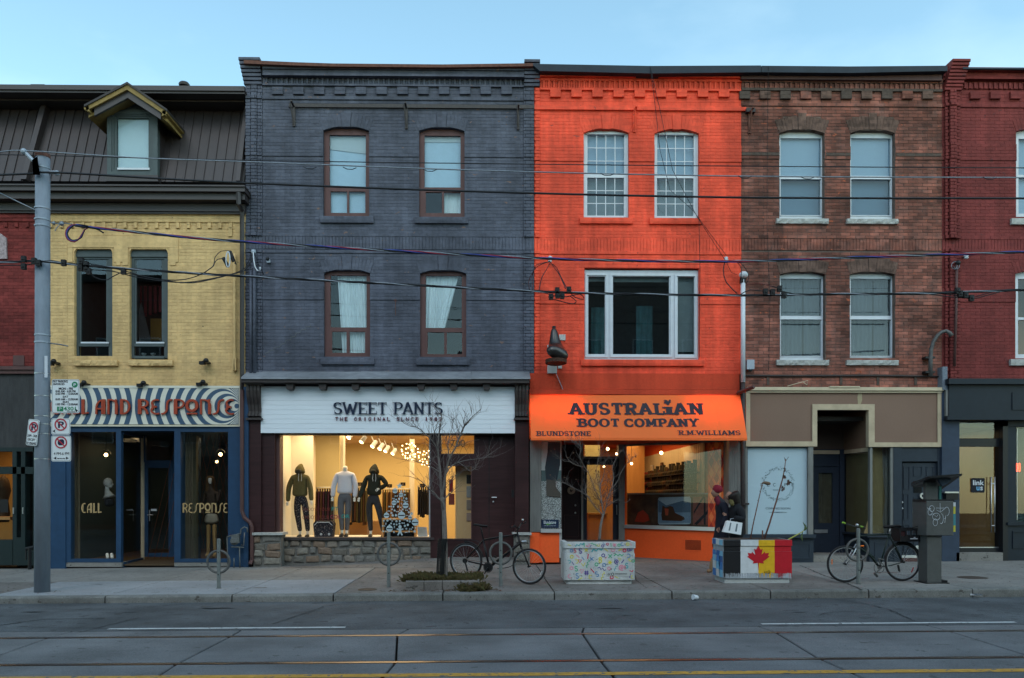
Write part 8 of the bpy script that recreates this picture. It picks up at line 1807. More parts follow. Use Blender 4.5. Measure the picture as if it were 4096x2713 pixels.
cr.tube([bbk-n_*.05+d_*(.085*math.cos(a))+Vector((0,0,.085*math.sin(a))) for a in [2*math.pi*i/20 for i in range(21)]],.008,5,cap=False);cr.tube([bbk-n_*.045,bbk-n_*.055],.075,16);tb_(cr,[bbk-n_*.07,q(1938,2296,-.08)],.012)
tb_(cr,[bbk+n_*.07,q(1972,2248,.08)],.012);ob('crankset',cr,M['blackmetal'],t);ob('pedal',tb_(MB(),[q(1932,2296,-.08)-n_*.02,q(1932,2306,-.08)-n_*.10],.022,4),M['black'],t);ob('pedal',tb_(MB(),[q(1976,2226,.1),q(1985,2228,.16)],.02,4),M['black'],t)
ch=MB();tb_(ch,[q(1957,2252,-.05),q(1868,2240,-.05)],.004,4);tb_(ch,[q(1955,2288,-.05),q(1872,2286,-.05),q(1862,2262,-.05)],.004,4);ob('chain',ch,M['rust'],t);ob('sprocket',MB().tube([hr-n_*.03,hr-n_*.055],.045,14),M['blackmetal'],t);ob('derailleur',tb_(MB(),[hr-n_*.06,q(1866,2268,-.06),q(1870,2284,-.06)],.016,6),M['black'],t)
ob('rear_rack',tb_(tb_(MB(),[q(1826,2161,.0),q(1880,2160,0),q(1905,2163,0),q(1921,2172,0)],.006,5),[q(1866,2161,.05),q(1866,2236,.07)],.005,5),M['blackmetal'],t)
ob('mudguard',MB().tube([hr+d_*(.345*math.cos(a))+Vector((0,0,.345*math.sin(a))) for a in [R(x) for x in range(95,10,-12)]],.014,4),M['black'],t)
ob('reflector',tb_(MB(),[q(2160,2300,-.02),q(2168,2285,-.02)],.006,4),M['white_frame'],t)
ob('lock_cable',MB().tube(wire('','',[(1990,2275,13.9),(2020,2272,13.85),(2045,2265,13.9),(2063,2245,14.0),(2056,2225,14.0)],0,None)[0],.007,6),M['cable'],t,smooth=True)
# right bicycle, facing left, front wheel turned
Yb2=13.97;hf2,hr2=P(3380,2256,13.85),P(3610,2248,13.97);t=thing('bicycle','dark green bicycle facing left with a black crate on its rear rack','bicycle',(hr2.x,Yb2,zs(hr2.x)),'parked bicycles')
dv=(hf2-hr2);dv.z=0;dv.normalize();q=lambda px,py,o=0:bikept(px,py,hr2,hf2,o);n_=Vector((-dv.y,dv.x,0))
wheel(t,hf2,hf2.z-zs(hf2.x)-.002,Vector((-.93,-.0,0))+Vector((0,.0,0)));wheel(t,hr2,hr2.z-zs(hr2.x)-.002,dv)
bk=mat('bike_green',(.012,.022,.02),.35,.2);fm=MB();bbk=q(3518,2270);st_=q(3556,2136);ht_=q(3424,2150);hbm=q(3432,2186)
tb_(fm,[bbk,q(3480,2222),hbm],.021);tb_(fm,[bbk,q(3538,2200),st_],.014);tb_(fm,[st_,q(3490,2140),ht_],.013) if 0 else None
tb_(fm,[q(3525,2267,-.03),q(3565,2262,-.05),q(3608,2250,-.06)],.010);tb_(fm,[st_,q(3575,2180,-.05),q(3607,2248,-.06)],.010);tb_(fm,[st_,q(3585,2190,.05),q(3611,2246,.06)],.010);tb_(fm,[ht_,hbm],.019);tb_(fm,[q(3428,2168),q(3490,2225),q(3500,2232)],.012)
tb_(fm,[q(3424,2146),q(3480,2141),q(3552,2139)],.013)
ob('frame',fm,bk,t,smooth=True);ob('fork',tb_(tb_(MB(),[q(3428,2186,.055),q(3412,2220,.055),q(3385,2258,.055)],.012),[q(3424,2176,-.055),q(3402,2215,-.055),q(3376,2255,-.055)],.012),M['steel'],t,smooth=True)
ob('seat_post',tb_(MB(),[st_,q(3561,2112)],.013),M['steel'],t,smooth=True);s=q(3566,2106);sdl=MB();v=[]
for x,w_,h in ((-.16,.07,.004),(-.11,.085,.012),(-.02,.07,.004),(.08,.04,-.0),(.14,.03,-.006)):
    p=s+dv*x+Vector((0,0,h));v+= [p-n_*w_,p+Vector((0,0,.02)),p+n_*w_,p-Vector((0,0,.03))]
sdl.poly(v,[(i*4+k,(i+1)*4+k,(i+1)*4+(k+1) % 4,i*4+(k+1) % 4) for i in range(4) for k in range(4)]+[(0,1,2,3),(19,18,17,16)]);ob('saddle',sdl,M['black'],t,smooth=True)
hb_m=MB();tb_(hb_m,[ht_,q(3427,2110)],.014);tb_(hb_m,[q(3427,2108),q(3405,2102,.1),q(3385,2096,.22),q(3372,2090,.28)],.011);tb_(hb_m,[q(3427,2108),q(3445,2106,-.1),q(3458,2112,-.24)],.011);ob('handlebar',hb_m,M['blackmetal'],t,smooth=True);ob('stem_cap',MB().ball(q(3428,2101,-.0),.03,10,6),M['steel'],t,smooth=True)
lm=flat('lime',(.20,.35,.04));ob('grip',tb_(MB(),[q(3371,2090,.28),q(3380,2094,.24)],.017),lm,t);ob('grip',tb_(MB(),[q(3440,2106,-.08),q(3450,2108,-.14)],.017),lm,t);ob('grip_end',tb_(MB(),[q(3450,2108,-.14),q(3460,2113,-.24)],.016),M['black'],t)
cr=MB();cr.tube([bbk-n_*-.05+dv*(.095*math.cos(a))+Vector((0,0,.095*math.sin(a)))+dv*.04 for a in [2*math.pi*i/20 for i in range(21)]],.006,5,cap=False);cr.tube([bbk+n_*.045+dv*.04,bbk+n_*.05+dv*.04],.03,12);tb_(cr,[bbk+n_*.07,q(3514,2236,.08)],.012);tb_(cr,[bbk+n_*.06,q(3504,2292,.06)],.012);ob('crankset',cr,M['galv_dark'],t)
ob('pedal',tb_(MB(),[q(3512,2235,.08),q(3535,2240,.08)],.014,4),M['galv_dark'],t);ob('pedal',tb_(MB(),[q(3498,2292,.08),q(3510,2306,.08)],.026,4),M['galv_dark'],t)
ob('chain',tb_(tb_(MB(),[q(3500,2290,.05),q(3600,2289,.05)],.003,4),[q(3595,2262,.05),q(3600,2289,.05)],.008,4),M['rust'],t);ob('derailleur',tb_(MB(),[q(3592,2260,.06),q(3597,2285,.06)],.02,5),M['black'],t)
ob('mudguard',MB().tube([hr2-dv*(.355*math.cos(a))+Vector((0,0,.355*math.sin(a))) for a in [R(x) for x in range(15,175,12)]],.014,4),M['black'],t)
ob('rear_rack',tb_(tb_(tb_(MB(),[q(3570,2166,-.06),q(3685,2166,-.06)],.006,5),[q(3570,2166,.06),q(3685,2166,.06)],.006,5),[q(3640,2168,-.08),q(3612,2248,-.08)],.006,5),M['blackmetal'],t)
for px,py,m_,hh in ((3328,2248,flat('amber_reflector',(.75,.16,.02)),.05),(3650,2280,flat('red_reflector',(.35,.01,.02)),.05)):ob('reflector',tb_(MB(),[q(px+(4 if px>3500 else 0),py-10,.02),q(px-(4 if px>3500 else 0),py+10,.02)],.009,4),m_,t)
ob('reflector',tb_(MB(),[q(3442,2185,.02),q(3455,2184,.02)],.014,4),flat('amber_reflector',(0,0,0)),t)
crt=thing('crate','black plastic milk crate strapped on the rear rack of the right bicycle','crate',q(3635,2164));x0,x1=q(3584,2110).x,q(3687,2110).x;yc=Yb2-.15;z0,z1=q(3640,2163).z,q(3640,2112).z
ck=MB();y0_,y1_=Yb2-.15,Yb2+.18;pk_=flat('crate_black',(.012,.012,.014),.45)
for yy_ in (y0_,y1_-.015):ck.box(x0,x1,yy_,yy_+.015,z0,z0+.09);ck.box(x0,x1,yy_,yy_+.015,z1-.045,z1)
for xx_ in (x0,x1-.015):ck.box(xx_,xx_+.015,y0_+.015,y1_-.015,z0,z1)
for i in range(6):xx_=x0+(x1-x0-.02)*i/5;ck.box(xx_,xx_+.02,y0_+.002,y0_+.013,z0+.09,z1-.045)
ck.box(x0,x1,y0_,y1_,z0-.008,z0);ob('body',ck,pk_,crt);ob('label',MB().box(x0+.18,x0+.31,y0_-.004,y0_-.001,z0+.035,z0+.05),M['white_frame'],crt);ob('label',MB().box(x0+.24,x0+.27,y0_-.004,y0_-.001,z0+.06,z0+.072),M['white_frame'],crt)
ob('lining',MB().box(x0+.02,x0+.13,y0_+.02,y1_-.02,z0,z1-.02),flat('crate_lining',(.035,.012,.014)),crt);ob('strap',MB().tube([(x0+.2,yc,z1),(x0+.3,yc,z1+.035),(x0+.42,yc,z1+.03),(x0+.47,yc,z1)],.008,5),M['black'],crt)

# ------------------------------------------------------------------ painted concrete planters
def planter(name,label,px0,px1,pyt,pyb,depth,chamfer):
    b=GS((px0+px1)/2,pyb);Y=b.y;x0,x1=PX(px0,Y),PX(px1,Y);z1=PZ(pyt,Y,(px0+px1)/2);z0=b.z;c=chamfer
    t=thing(name,label,'planter',((x0+x1)/2,Y,z0),'painted concrete planters on the kerb')
    def shape(i):return [(x0+i,Y+i+c),(x0+c+i,Y+i),(x1-c-i,Y+i),(x1-i,Y+i+c),(x1-i,Y+depth-i),(x0+i,Y+depth-i)]
    H_=z1-z0;return t,shape,x0,x1,z0,z1,Y,H_
t,sh_,x0,x1,z0,z1,Yp,H_=planter('planter','concrete planter painted white with colourful squiggles, holding a bare sapling',2257,2540,2168,2338,.62,.03)
mb=MB();mb.vprism(sh_(.045),z0,z0+H_*.10);mb.vprism(sh_(.0),z0+H_*.10+.001,z0+H_*.72);mb.vprism(sh_(.008),z0+H_*.72+.001,z0+H_*.85);mb.vprism(sh_(-.012),z0+H_*.85+.001,z1)
mw=mat('painted_white',(.47,.49,.50),.85,var=.2,scale=70,bump=.5,bscale=150,var2=.1,streak=.16,chip=((.22,.22,.21),.65,14));ob('tub',mb,mw,t);
ob('soil',MB().box(x0+.06,x1-.06,Yp+.07,Yp+.56,z1-.01,z1+.006),M['soil'],t)
PCOL={'p':(.62,.22,.30),'y':(.55,.50,.05),'t':(.05,.32,.36),'g':(.06,.36,.20),'v':(.09,.06,.25),'r':(.50,.02,.07),'b':(.10,.22,.40)}
sq={k:flat('squiggle_'+k,c) for k,c in PCOL.items()}
def sqg(px,py,kind,col,s=10,rot=0):
    py2=py;ca,sa=math.cos(R(rot)),math.sin(R(rot));Yk_=Yp-.004-(.014 if py<2191 else 0)
    def mpf(u,v,d):a,b=px+(u*ca-v*sa)*s,py2-(u*sa+v*ca)*s;return (PX(a,Yk_),Yk_+d,PZ(b,Yk_,px))
    S={'o':[arc(0,0,.6,.6,0,360,14)],'|':[[(0,-1),(0,1)]],'w':[[(-1.6,-.3),(-.9,.4),(-.2,-.3),(.5,.4),(1.2,-.3),(1.8,.3)]],'x':[[(-.8,-.8),(.8,.8)],[(-.8,.8),(.8,-.8)]],'*':[[(-.9,0),(.9,0)],[(-.5,-.8),(.5,.8)],[(.5,-.8),(-.5,.8)]],
         'c':[arc(0,0,.8,.8,60,300,8)],'s':[arc(0,.5,.5,.5,20,270,7)+arc(0,-.5,.5,.5,90,-160,7)[1:]],'v':[[(-.7,.7),(-.3,-.7),(.8,.4)]],'d':[[(-.7,.7),(.7,.5),(-.1,-.8),(-.7,.7)]],'8':[arc(0,.5,.45,.45,-90,270,10),arc(0,-.5,.5,.5,90,450,10)],
         '#':[[(-.9,.35),(.9,.35)],[(-.9,-.35),(.9,-.35)],[(-.35,-.9),(-.35,.9)],[(.35,-.9),(.35,.9)]],'@':[[(math.cos(a)*a*.09,math.sin(a)*a*.09) for a in [i*.5 for i in range(24)]]],'.':[[(-.15,0),(.15,0)]]}[kind]
    mb=MB()
    for k,st in enumerate(S):ribbon(mb,st,.34,.34,-.0005*k,.004,mpf)
    ob('squiggle',mb,sq[col],t)
for a in ((2278,2181,'|','y',7,70),(2290,2180,'.','v',7,0),(2318,2180,'w','t',11,15),(2337,2180,'|','g',9,0),(2351,2181,'c','p',8,120),(2362,2186,'|','v',6,-30),(2376,2178,'w','g',8,-25),(2394,2180,'c','y',7,90),(2411,2184,'o','v',8,0),(2416,2175,'|','b',7,40),(2430,2177,'o','r',7,0),(2444,2180,'|','g',8,5),(2458,2180,'*','p',8,0),(2476,2181,'o','g',8,0),(2490,2177,'c','b',8,20),(2511,2177,'o','y',9,0),(2524,2178,'|','p',6,15),(2501,2181,'.','v',6,0),
          (2286,2203,'o','b',9,0),(2300,2202,'s','r',8,0),(2322,2204,'s','v',10,0),(2345,2201,'x','y',8,0),(2388,2200,'w','t',14,10),(2425,2200,'|','y',9,50),(2452,2199,'c','p',9,90),(2466,2206,'.','v',7,0),(2482,2199,'|','y',9,-60),(2498,2202,'o','r',10,0),(2515,2199,'o','v',9,0),(2524,2197,'o','v',8,0),
          (2287,2227,'o','y',10,0),(2311,2225,'|','p',9,50),(2332,2234,'|','b',8,40),(2352,2226,'|','r',10,-8),(2367,2236,'x','b',9,0),(2413,2222,'o','v',10,0),(2424,2232,'|','p',7,-40),(2441,2225,'x','g',9,0),(2474,2221,'w','g',11,0),(2502,2228,'.','y',9,0),(2513,2224,'c','b',10,180),(2276,2247,'c','t',8,200),(2306,2246,'c','y',9,190),(2320,2245,'d','r',9,0),(2291,2253,'|','v',8,35),(2334,2258,'v','y',10,20),(2351,2256,'w','g',10,70),
          (2401,2240,'8','y',11,0),(2386,2258,'o','g',10,0),(2440,2250,'*','y',10,0),(2417,2260,'o','b',10,0),(2459,2243,'|','b',9,-8),(2467,2247,'@','v',10,0),(2479,2238,'d','y',8,0),(2491,2246,'|','v',9,-35),(2522,2238,'c','y',9,30),(2532,2244,'o','g',9,0),(2286,2273,'o','p',10,0),(2305,2275,'s','g',10,0),(2328,2285,'d','p',11,0),(2346,2292,'#','v',10,0),(2370,2283,'|','r',10,40),(2406,2276,'w','v',10,-20),(2436,2274,'o','p',9,0),(2463,2272,'w','t',8,60),(2487,2270,'@','p',12,0),
          (2507,2263,'s','t',10,0),(2500,2270,'|','r',8,0),(2516,2288,'w','r',10,15),(2280,2305,'c','p',9,10),(2309,2304,'s','b',10,0),(2322,2315,'|','y',9,-60),(2343,2312,'.','r',8,0),(2363,2308,'c','y',9,0),(2388,2297,'s','b',10,20),(2411,2304,'w','y',10,70),(2447,2310,'o','r',10,10),(2466,2309,'|','y',8,60),(2478,2313,'.','g',10,0),(2520,2303,'|','v',9,-5),(2530,2308,'c','y',7,20)):sqg(*a)
ob('badge',pbox(MB(),2425,2520,2285,2305,Yp-.006,.003),flat('badge_grey',(.40,.42,.42)),t);text('<<',2431,2442,2292,2303,Yp-.009,M['black'],t);ob('badge_ring',MB().ring((PX(2450,Yp),PZ(2297,Yp,2450)),.022,.004,Yp-.01,Yp-.007,16),M['black'],t);text('westqueenwest',2460,2508,2292,2301,Yp-.009,flat('badge_ink',(.12,.13,.13)),t)
tree('small bare sapling growing out of the squiggle-painted planter',(PX(2402,Yp+.3),Yp+.3,z1),
     [([(2398,2160,0),(2402,2110,0),(2409,2075,0),(2414,2056,0)],.026,.017),
      ([(2414,2058,0),(2408,2020,0),(2404,1985,.05),(2400,1950,.05),(2410,1915,.1),(2418,1880,.1),(2412,1850,.12)],.015,.004),
      ([(2416,2058,0),(2424,2025,-.05),(2432,1990,-.1),(2445,1960,-.1),(2470,1925,-.15),(2482,1895,-.2),(2500,1865,-.2),(2515,1845,-.2)],.012,.003),
      ([(2412,2062,0),(2388,2035,.1),(2372,2015,.1),(2350,1985,.15),(2340,1960,.15),(2352,1935,.2),(2345,1905,.2)],.010,.003),
      ([(2408,2020,0),(2392,1985,-.1),(2376,1950,-.15),(2360,1905,-.2),(2340,1870,-.2),(2320,1830,-.2),(2322,1790,-.2),(2300,1765,-.2)],.010,.003),
      ([(2424,2030,-.05),(2450,2010,.1),(2475,2000,.15),(2500,2012,.2)],.007,.002),
      ([(2360,1990,.1),(2320,1965,.1),(2290,1950,.15),(2262,1935,.2)],.007,.002),
      ([(2340,1870,-.2),(2310,1862,-.2),(2280,1848,-.25),(2258,1846,-.25)],.006,.002),
      ([(2445,1960,-.1),(2455,1910,.0),(2450,1870,.0),(2465,1830,.05),(2470,1800,.1)],.008,.002),
      ([(2400,1950,.05),(2385,1900,.1),(2390,1850,.1),(2400,1800,.1)],.007,.002)],8,Yp+.3,140,.25,'sapling',leaves=.22)
# second planter: flag painted front, blue faceted left side
t,sh_,x0,x1,z0,z1,Yp2,H_=planter('planter','concrete planter painted as a maple leaf on black, white, yellow and red stripes',2893,3168,2160,2334,.66,.02)
mb=MB();mb.vprism(sh_(.03),z0,z0+H_*.115);ob('plinth',mb,M['concrete_planter'],t)
mb=MB();mb.vprism(sh_(.0),z0+H_*.115+.001,z0+H_*.735);mb.vprism(sh_(.010),z0+H_*.735+.001,z0+H_*.86);mb.vprism(sh_(-.006),z0+H_*.86+.001,z1);ob('tub',mb,mat('planter_concrete',(.30,.33,.37),.85,var=.2,scale=50,bump=.5,bscale=150,streak=.2),t);ob('soil',MB().box(x0+.06,x1-.06,Yp2+.07,Yp2+.6,z1-.01,z1+.006),M['soil'],t)
xs_=[PX(a,Yp2) for a in (2893.5,2962,3033,3098,3167.5)];fc=[flat('flag_black',(.012,.012,.014),.8),flat('flag_white',(.52,.55,.58),.85,var=.12),flat('flag_yellow',(.62,.36,.015),.8,var=.12),flat('flag_red',(.42,.012,.022),.8,var=.12)];rr=random.Random(12)
for i in range(4):
    a,b=xs_[i],xs_[i+1];zb_=z0+H_*.235;n=17
    low=[(a+(b-a)*k/n,zb_+rr.uniform(-.01,.012)) for k in range(n+1)]
    ob('paint_stripe',MB().prism(low+[(b,z0+H_*.735),(a,z0+H_*.735)],Yp2-.004,Yp2-.0005),fc[i],t)
    ob('paint_stripe',MB().box(a+(.01 if i== 0 else 0),b-(.01 if i== 3 else 0),Yp2+.006,Yp2+.0095,z0+H_*.737,z0+H_*.858),fc[i],t);ob('paint_stripe',MB().box(a,b,Yp2-.0105,Yp2-.0065,z0+H_*.862,z1-.002),fc[i],t)
    dr_=MB()
    for k in range(14):
        x=a+(b-a)*rr.random();w_=rr.uniform(.0015,.004);l=rr.uniform(.03,.095);dr_.box(x-w_,x+w_,Yp2-.003,Yp2-.0006,zb_-l,zb_+.01)
    ob('paint_drips',dr_,fc[i],t)
    if i in (0,3):ob('paint_top',MB().box(a,b,Yp2-.006,Yp2+.06,z1,z1+.002),fc[i],t)
leaf=[(0,-1.25),(.045,-.55),(.50,-.62),(.42,-.42),(1.0,.05),(.86,.14),(.95,.42),(.62,.37),(.55,.52),(.28,.22),(.38,.82),(.20,.72),(0,1.1),(-.20,.72),(-.38,.82),(-.28,.22),(-.55,.52),(-.62,.37),(-.95,.42),(-.86,.14),(-1.0,.05),(-.42,-.42),(-.50,-.62),(-.045,-.55)]
cxl,czl=PX(3033,Yp2),PZ(2229,Yp2,3033);s_x,s_z=PX(3078,Yp2)-cxl,(PZ(2184,Yp2,3033)-czl)
ob('maple_leaf',MB().prism([(cxl+a*s_x,czl+b*s_z*.92) for a,b in leaf],Yp2-.0085,Yp2-.0045),fc[3],t)
text('<<',3056,3068,2284,2294,Yp2-.006,M['black'],t);ob('badge_ring',MB().ring((PX(3075,Yp2),PZ(2288,Yp2,3075)),.02,.004,Yp2-.008,Yp2-.0055,16),M['black'],t)
bc=[flat('facet_a',(.18,.42,.60)),flat('facet_b',(.04,.12,.32)),flat('facet_c',(.03,.22,.30)),flat('facet_d',(.50,.55,.58)),flat('facet_e',(.05,.18,.45))]
rr=random.Random(4);zz_=[z0+H_*.13,z0+H_*.3,z0+H_*.48,z0+H_*.62,z0+H_*.735]
for j in range(4):
    for i in range(3):
        y0_,y1_=Yp2+.03+.2*i,Yp2+.03+.2*(i+1);k=rr.uniform(-.05,.05);a,b=zz_[j],zz_[j+1]
        ob('paint_facet',MB().poly([(x0-.002,y0_,a),(x0-.002,y1_,a),(x0-.002,y1_-(k if i<2 else 0),b),(x0-.002,y0_-(k if i>0 else 0),b)],[(3,2,1,0)]),bc[(i*2+j*3+rr.randint(0,1)) % 5],t)
for i in range(3):ob('paint_facet',MB().box(x0-.0085,x0-.0065,Yp2+.02+.2*i,Yp2+.02+.2*(i+1),z0+H_*.87,z1-.002),bc[(i*3) % 5],t)
def stemplant(label,pts,r,extra):
    t_=thing('dead_stem',label,'plant',P(pts[0][0],pts[0][1],Yp2+.25),'dry stems in the flag planter');ob('stem',MB().tube([P(a,b,Yp2+.25) for a,b in pts],r,6),mat('dry_stem',(.13,.055,.04),.8,var=.3),t_,smooth=True);return t_
sp_=stemplant('thin dry stem with a drooping seed head in the flag-painted planter',[(3001,2160),(3012,2100),(3028,2030),(3040,1975),(3049,1938)],[.012,.010,.009,.008,.007],0)
skin('seed_head',[(3048,1937,0,3),(3054,1930,0,5),(3065,1933,0,8.5),(3078,1935,0,7),(3083,1936,0,3)],chain(0,1,2,3,4),flat('seed_brown',(.13,.09,.06)),sp_,Yp2+.25)
for k in range(10):a_,b_=3008+k*4.1,2120-k*19;ob('thorn',MB().tube([P(a_,b_,Yp2+.25),P(a_+(4 if k % 2 else -4),b_-5,Yp2+.25)],.003,4),M['twig'],sp_)
sp_=stemplant('taller dry stem with shrivelled leaves in the flag-painted planter',[(3056,2160),(3078,2095),(3104,2010),(3128,1925),(3138,1880),(3143,1835)],[.017,.015,.013,.011,.009,.006],0)
ob('fork_tips',MB().tube([P(3143,1850,Yp2+.25),P(3137,1830,Yp2+.25)],.005,5).tube([P(3143,1845,Yp2+.25),P(3154,1828,Yp2+.25)],.005,5),M['twig'],sp_)
for i,(a_,b_,s_) in enumerate(((3139,1905,9),(3152,1930,11),(3132,1955,9),(3137,1880,6),(3160,1932,6))):
    mb=MB()
    for k in range(4):c=P(a_+rr.uniform(-4,4),b_+rr.uniform(-6,6),Yp2+.2+rr.uniform(0,.06));l=s_*Yp2/F;u=Vector((rr.uniform(-1,1),rr.uniform(-1,1),rr.uniform(-2,-.4))).normalized()*l;w_=u.cross(Vector((rr.random(),1,rr.random()))).normalized()*l*.5;mb.poly([tuple(c-u),tuple(c+w_),tuple(c+u),tuple(c-w_*.6+Vector((0,.02,0)))],[(0,1,2,3)])
    ob('leaf',mb,mat('shrivel%d' % i,(.085,.055,.045),.9,var=.4,scale=30),sp_)
sp_=stemplant('short broken stub in the flag-painted planter',[(3049,2160),(3050,2140),(3050,2122)],.012,0)
sp_=thing('yellow_stem','pale yellow-green stem with wilted leaves leaning right out of the flag-painted planter','plant',P(3140,2165,Yp2+.35));ob('stem',MB().tube([P(3135,2168,Yp2+.35),P(3175,2147,Yp2+.35),P(3205,2130,Yp2+.33),P(3217,2122,Yp2+.3)],[.014,.012,.009,.006],6),flat('stem_yellow',(.35,.36,.08)),sp_,smooth=True)
for pts_ in ([(3216,2124),(3222,2105),(3212,2090)],[(3216,2124),(3224,2115),(3230,2108)],[(3210,2128),(3206,2150),(3210,2165)]):ob('leaf',MB().tube([P(a,b,Yp2+.3) for a,b in pts_],[.006,.02,.004],4),flat('wilt_green',(.07,.10,.04)),sp_)

# ------------------------------------------------------------------ payphone stand
kb=GS(3735,2334);Yk=kb.y;t=thing('payphone','grey payphone pedestal with a slanted roof and white scribbled graffiti','payphone',(PX(3735,Yk),Yk,kb.z));gk=mat('kiosk_grey',(.085,.088,.088),.45,.2,var=.15,scale=8)
f_=MB();pbox(f_,3709,3767,2146,2332,Yk+.0,.28,.006);ob('post',f_,gk,t);f_=MB();f_.box(PX(3698,Yk),PX(3792,Yk),Yk-.05,Yk+.35,kb.z,kb.z+.015);pbox(f_,3766,3790,2322,2333,Yk+.0,.2);ob('base_plate',f_,M['blackmetal'],t)
f_=MB();pbox(f_,3706,3814,2004,2143,Yk-.06,.45,.008);ob('housing',f_,gk,t);f_=MB();pbox(f_,3703,3817,1998,2008,Yk-.05,.42);ob('housing_lip',f_,M['blackmetal'],t)
pbox(f_ :=MB(),3703,3751,1930,1998,Yk+.12,.08);ob('back_panel',f_,gk,t);ob('side_post',pbox(MB(),3757,3766,1944,1998,Yk+.12,.03),flat('teal_label',(.03,.12,.11)),t)
a,b,c,d=P(3690,1917,Yk-.1),P(3823,1898,Yk-.1),P(3828,1936,Yk-.05),P(3760,1945,Yk+.05)
z_=lambda p:(p.x,p.y,p.z)
rf=MB();rf.hexa([(PX(3692,Yk),Yk-.20,PZ(1914,Yk,3692)),(PX(3820,Yk),Yk-.20,PZ(1903,Yk,3820)),(PX(3830,Yk),Yk+.45,PZ(1944,Yk,3830)-.05),(PX(3702,Yk),Yk+.45,PZ(1938,Yk,3702)-.03),(PX(3690,Yk),Yk-.20,PZ(1906,Yk,3690)),(PX(3822,Yk),Yk-.20,PZ(1896,Yk,3820)),(PX(3832,Yk),Yk+.45,PZ(1930,Yk,3830)),(PX(3700,Yk),Yk+.45,PZ(1930,Yk,3702))])
ob('canopy',rf,M['blackmetal'],t);ob('canopy_web',MB().prism([(PX(3752,Yk),PZ(1918,Yk,3752)),(PX(3812,Yk),PZ(1910,Yk,3812)),(PX(3790,Yk),PZ(1935,Yk,3790)),(PX(3770,Yk),PZ(1945,Yk,3770))][::-1],Yk+.0,Yk+.05),flat('web_blue',(.04,.055,.085)),t)
ob('side_strip',pbox(MB(),3814,3822,2010,2128,Yk+.05,.2),flat('strip_yellow',(.45,.42,.06)),t);ob('side_strip',pbox(MB(),3813.5,3822.5,2056,2102,Yk+.045,.2),flat('strip_teal',(.05,.20,.24)),t);ob('side_strip',pbox(MB(),3813.5,3822.5,2010,2026,Yk+.045,.2),M['white_frame'],t)
sc=MB();Yq=Yk-.066
def scr(pts):sc.tube([P(a,b,Yq) for a,b in pts],.0035,4)
circ=lambda cx,cy,rx,ry,a0=0,a1=360:[(cx+rx*math.cos(R(a0+(a1-a0)*i/14)),cy+ry*math.sin(R(a0+(a1-a0)*i/14))) for i in range(15)]
for s_ in (circ(3745,2067,15,14),circ(3741,2090,9,14),circ(3727,2035,10,12),circ(3720,2048,8,14,20,300),circ(3787,2046,10,17,-140,90),[(3760,2012),(3761,2050)],[(3744,2033),(3778,2033)],[(3745,2040),(3761,2050),(3778,2036)],circ(3765,2075,8,20,-90,120),[(3783,2062),(3779,2092)],[(3709,2032),(3722,2040),(3735,2060),(3718,2058)],[(3738,2062),(3746,2068),(3752,2060)],[(3783,2072),(3777,2076)]):scr(s_)
ob('graffiti',sc,M['white_frame'],t)

# ------------------------------------------------------------------ two pedestrians walking left behind the planters
M['skin']=mat('skin',(.25,.135,.10),.6,var=.08);coat1=flat('coat_navy',(.012,.013,.022),.9);coat2=flat('coat_black',(.010,.011,.014),.9)
def hand(par,e,dx,dy,Y,m,k_=1.0):
    nd=[(e[0]-dx*6,e[1]-dy*6,0,5.5*k_),(e[0]+dx*4,e[1]+dy*4,0,(7*k_,5*k_))];ed=[(0,1)]
    for k in range(4):
        o_=(k-1.5)*3.3*k_;L_=(12,14.5,14,11)[k];b=len(nd);nd+= [(e[0]+dx*9-dy*o_,e[1]+dy*9+dx*o_,-.01,2.0*k_),(e[0]+dx*L_-dy*o_+2,e[1]+dy*L_+dx*o_,-.03,1.6*k_),(e[0]+dx*(L_+2)-dy*o_+4,e[1]+dy*(L_+2)+dx*o_,-.045,1.3*k_)];ed+= [(1,b),(b,b+1),(b+1,b+2)]
    b=len(nd);nd+= [(e[0]+dx*3+dy*7,e[1]+dy*3-dx*7,-.03,2.2*k_),(e[0]+dx*8+dy*8,e[1]+dy*8-dx*8,-.045,1.7*k_)];ed+= [(0,b),(b,b+1)]
    skin('hand',nd,ed,m,par,Y,sub=1)
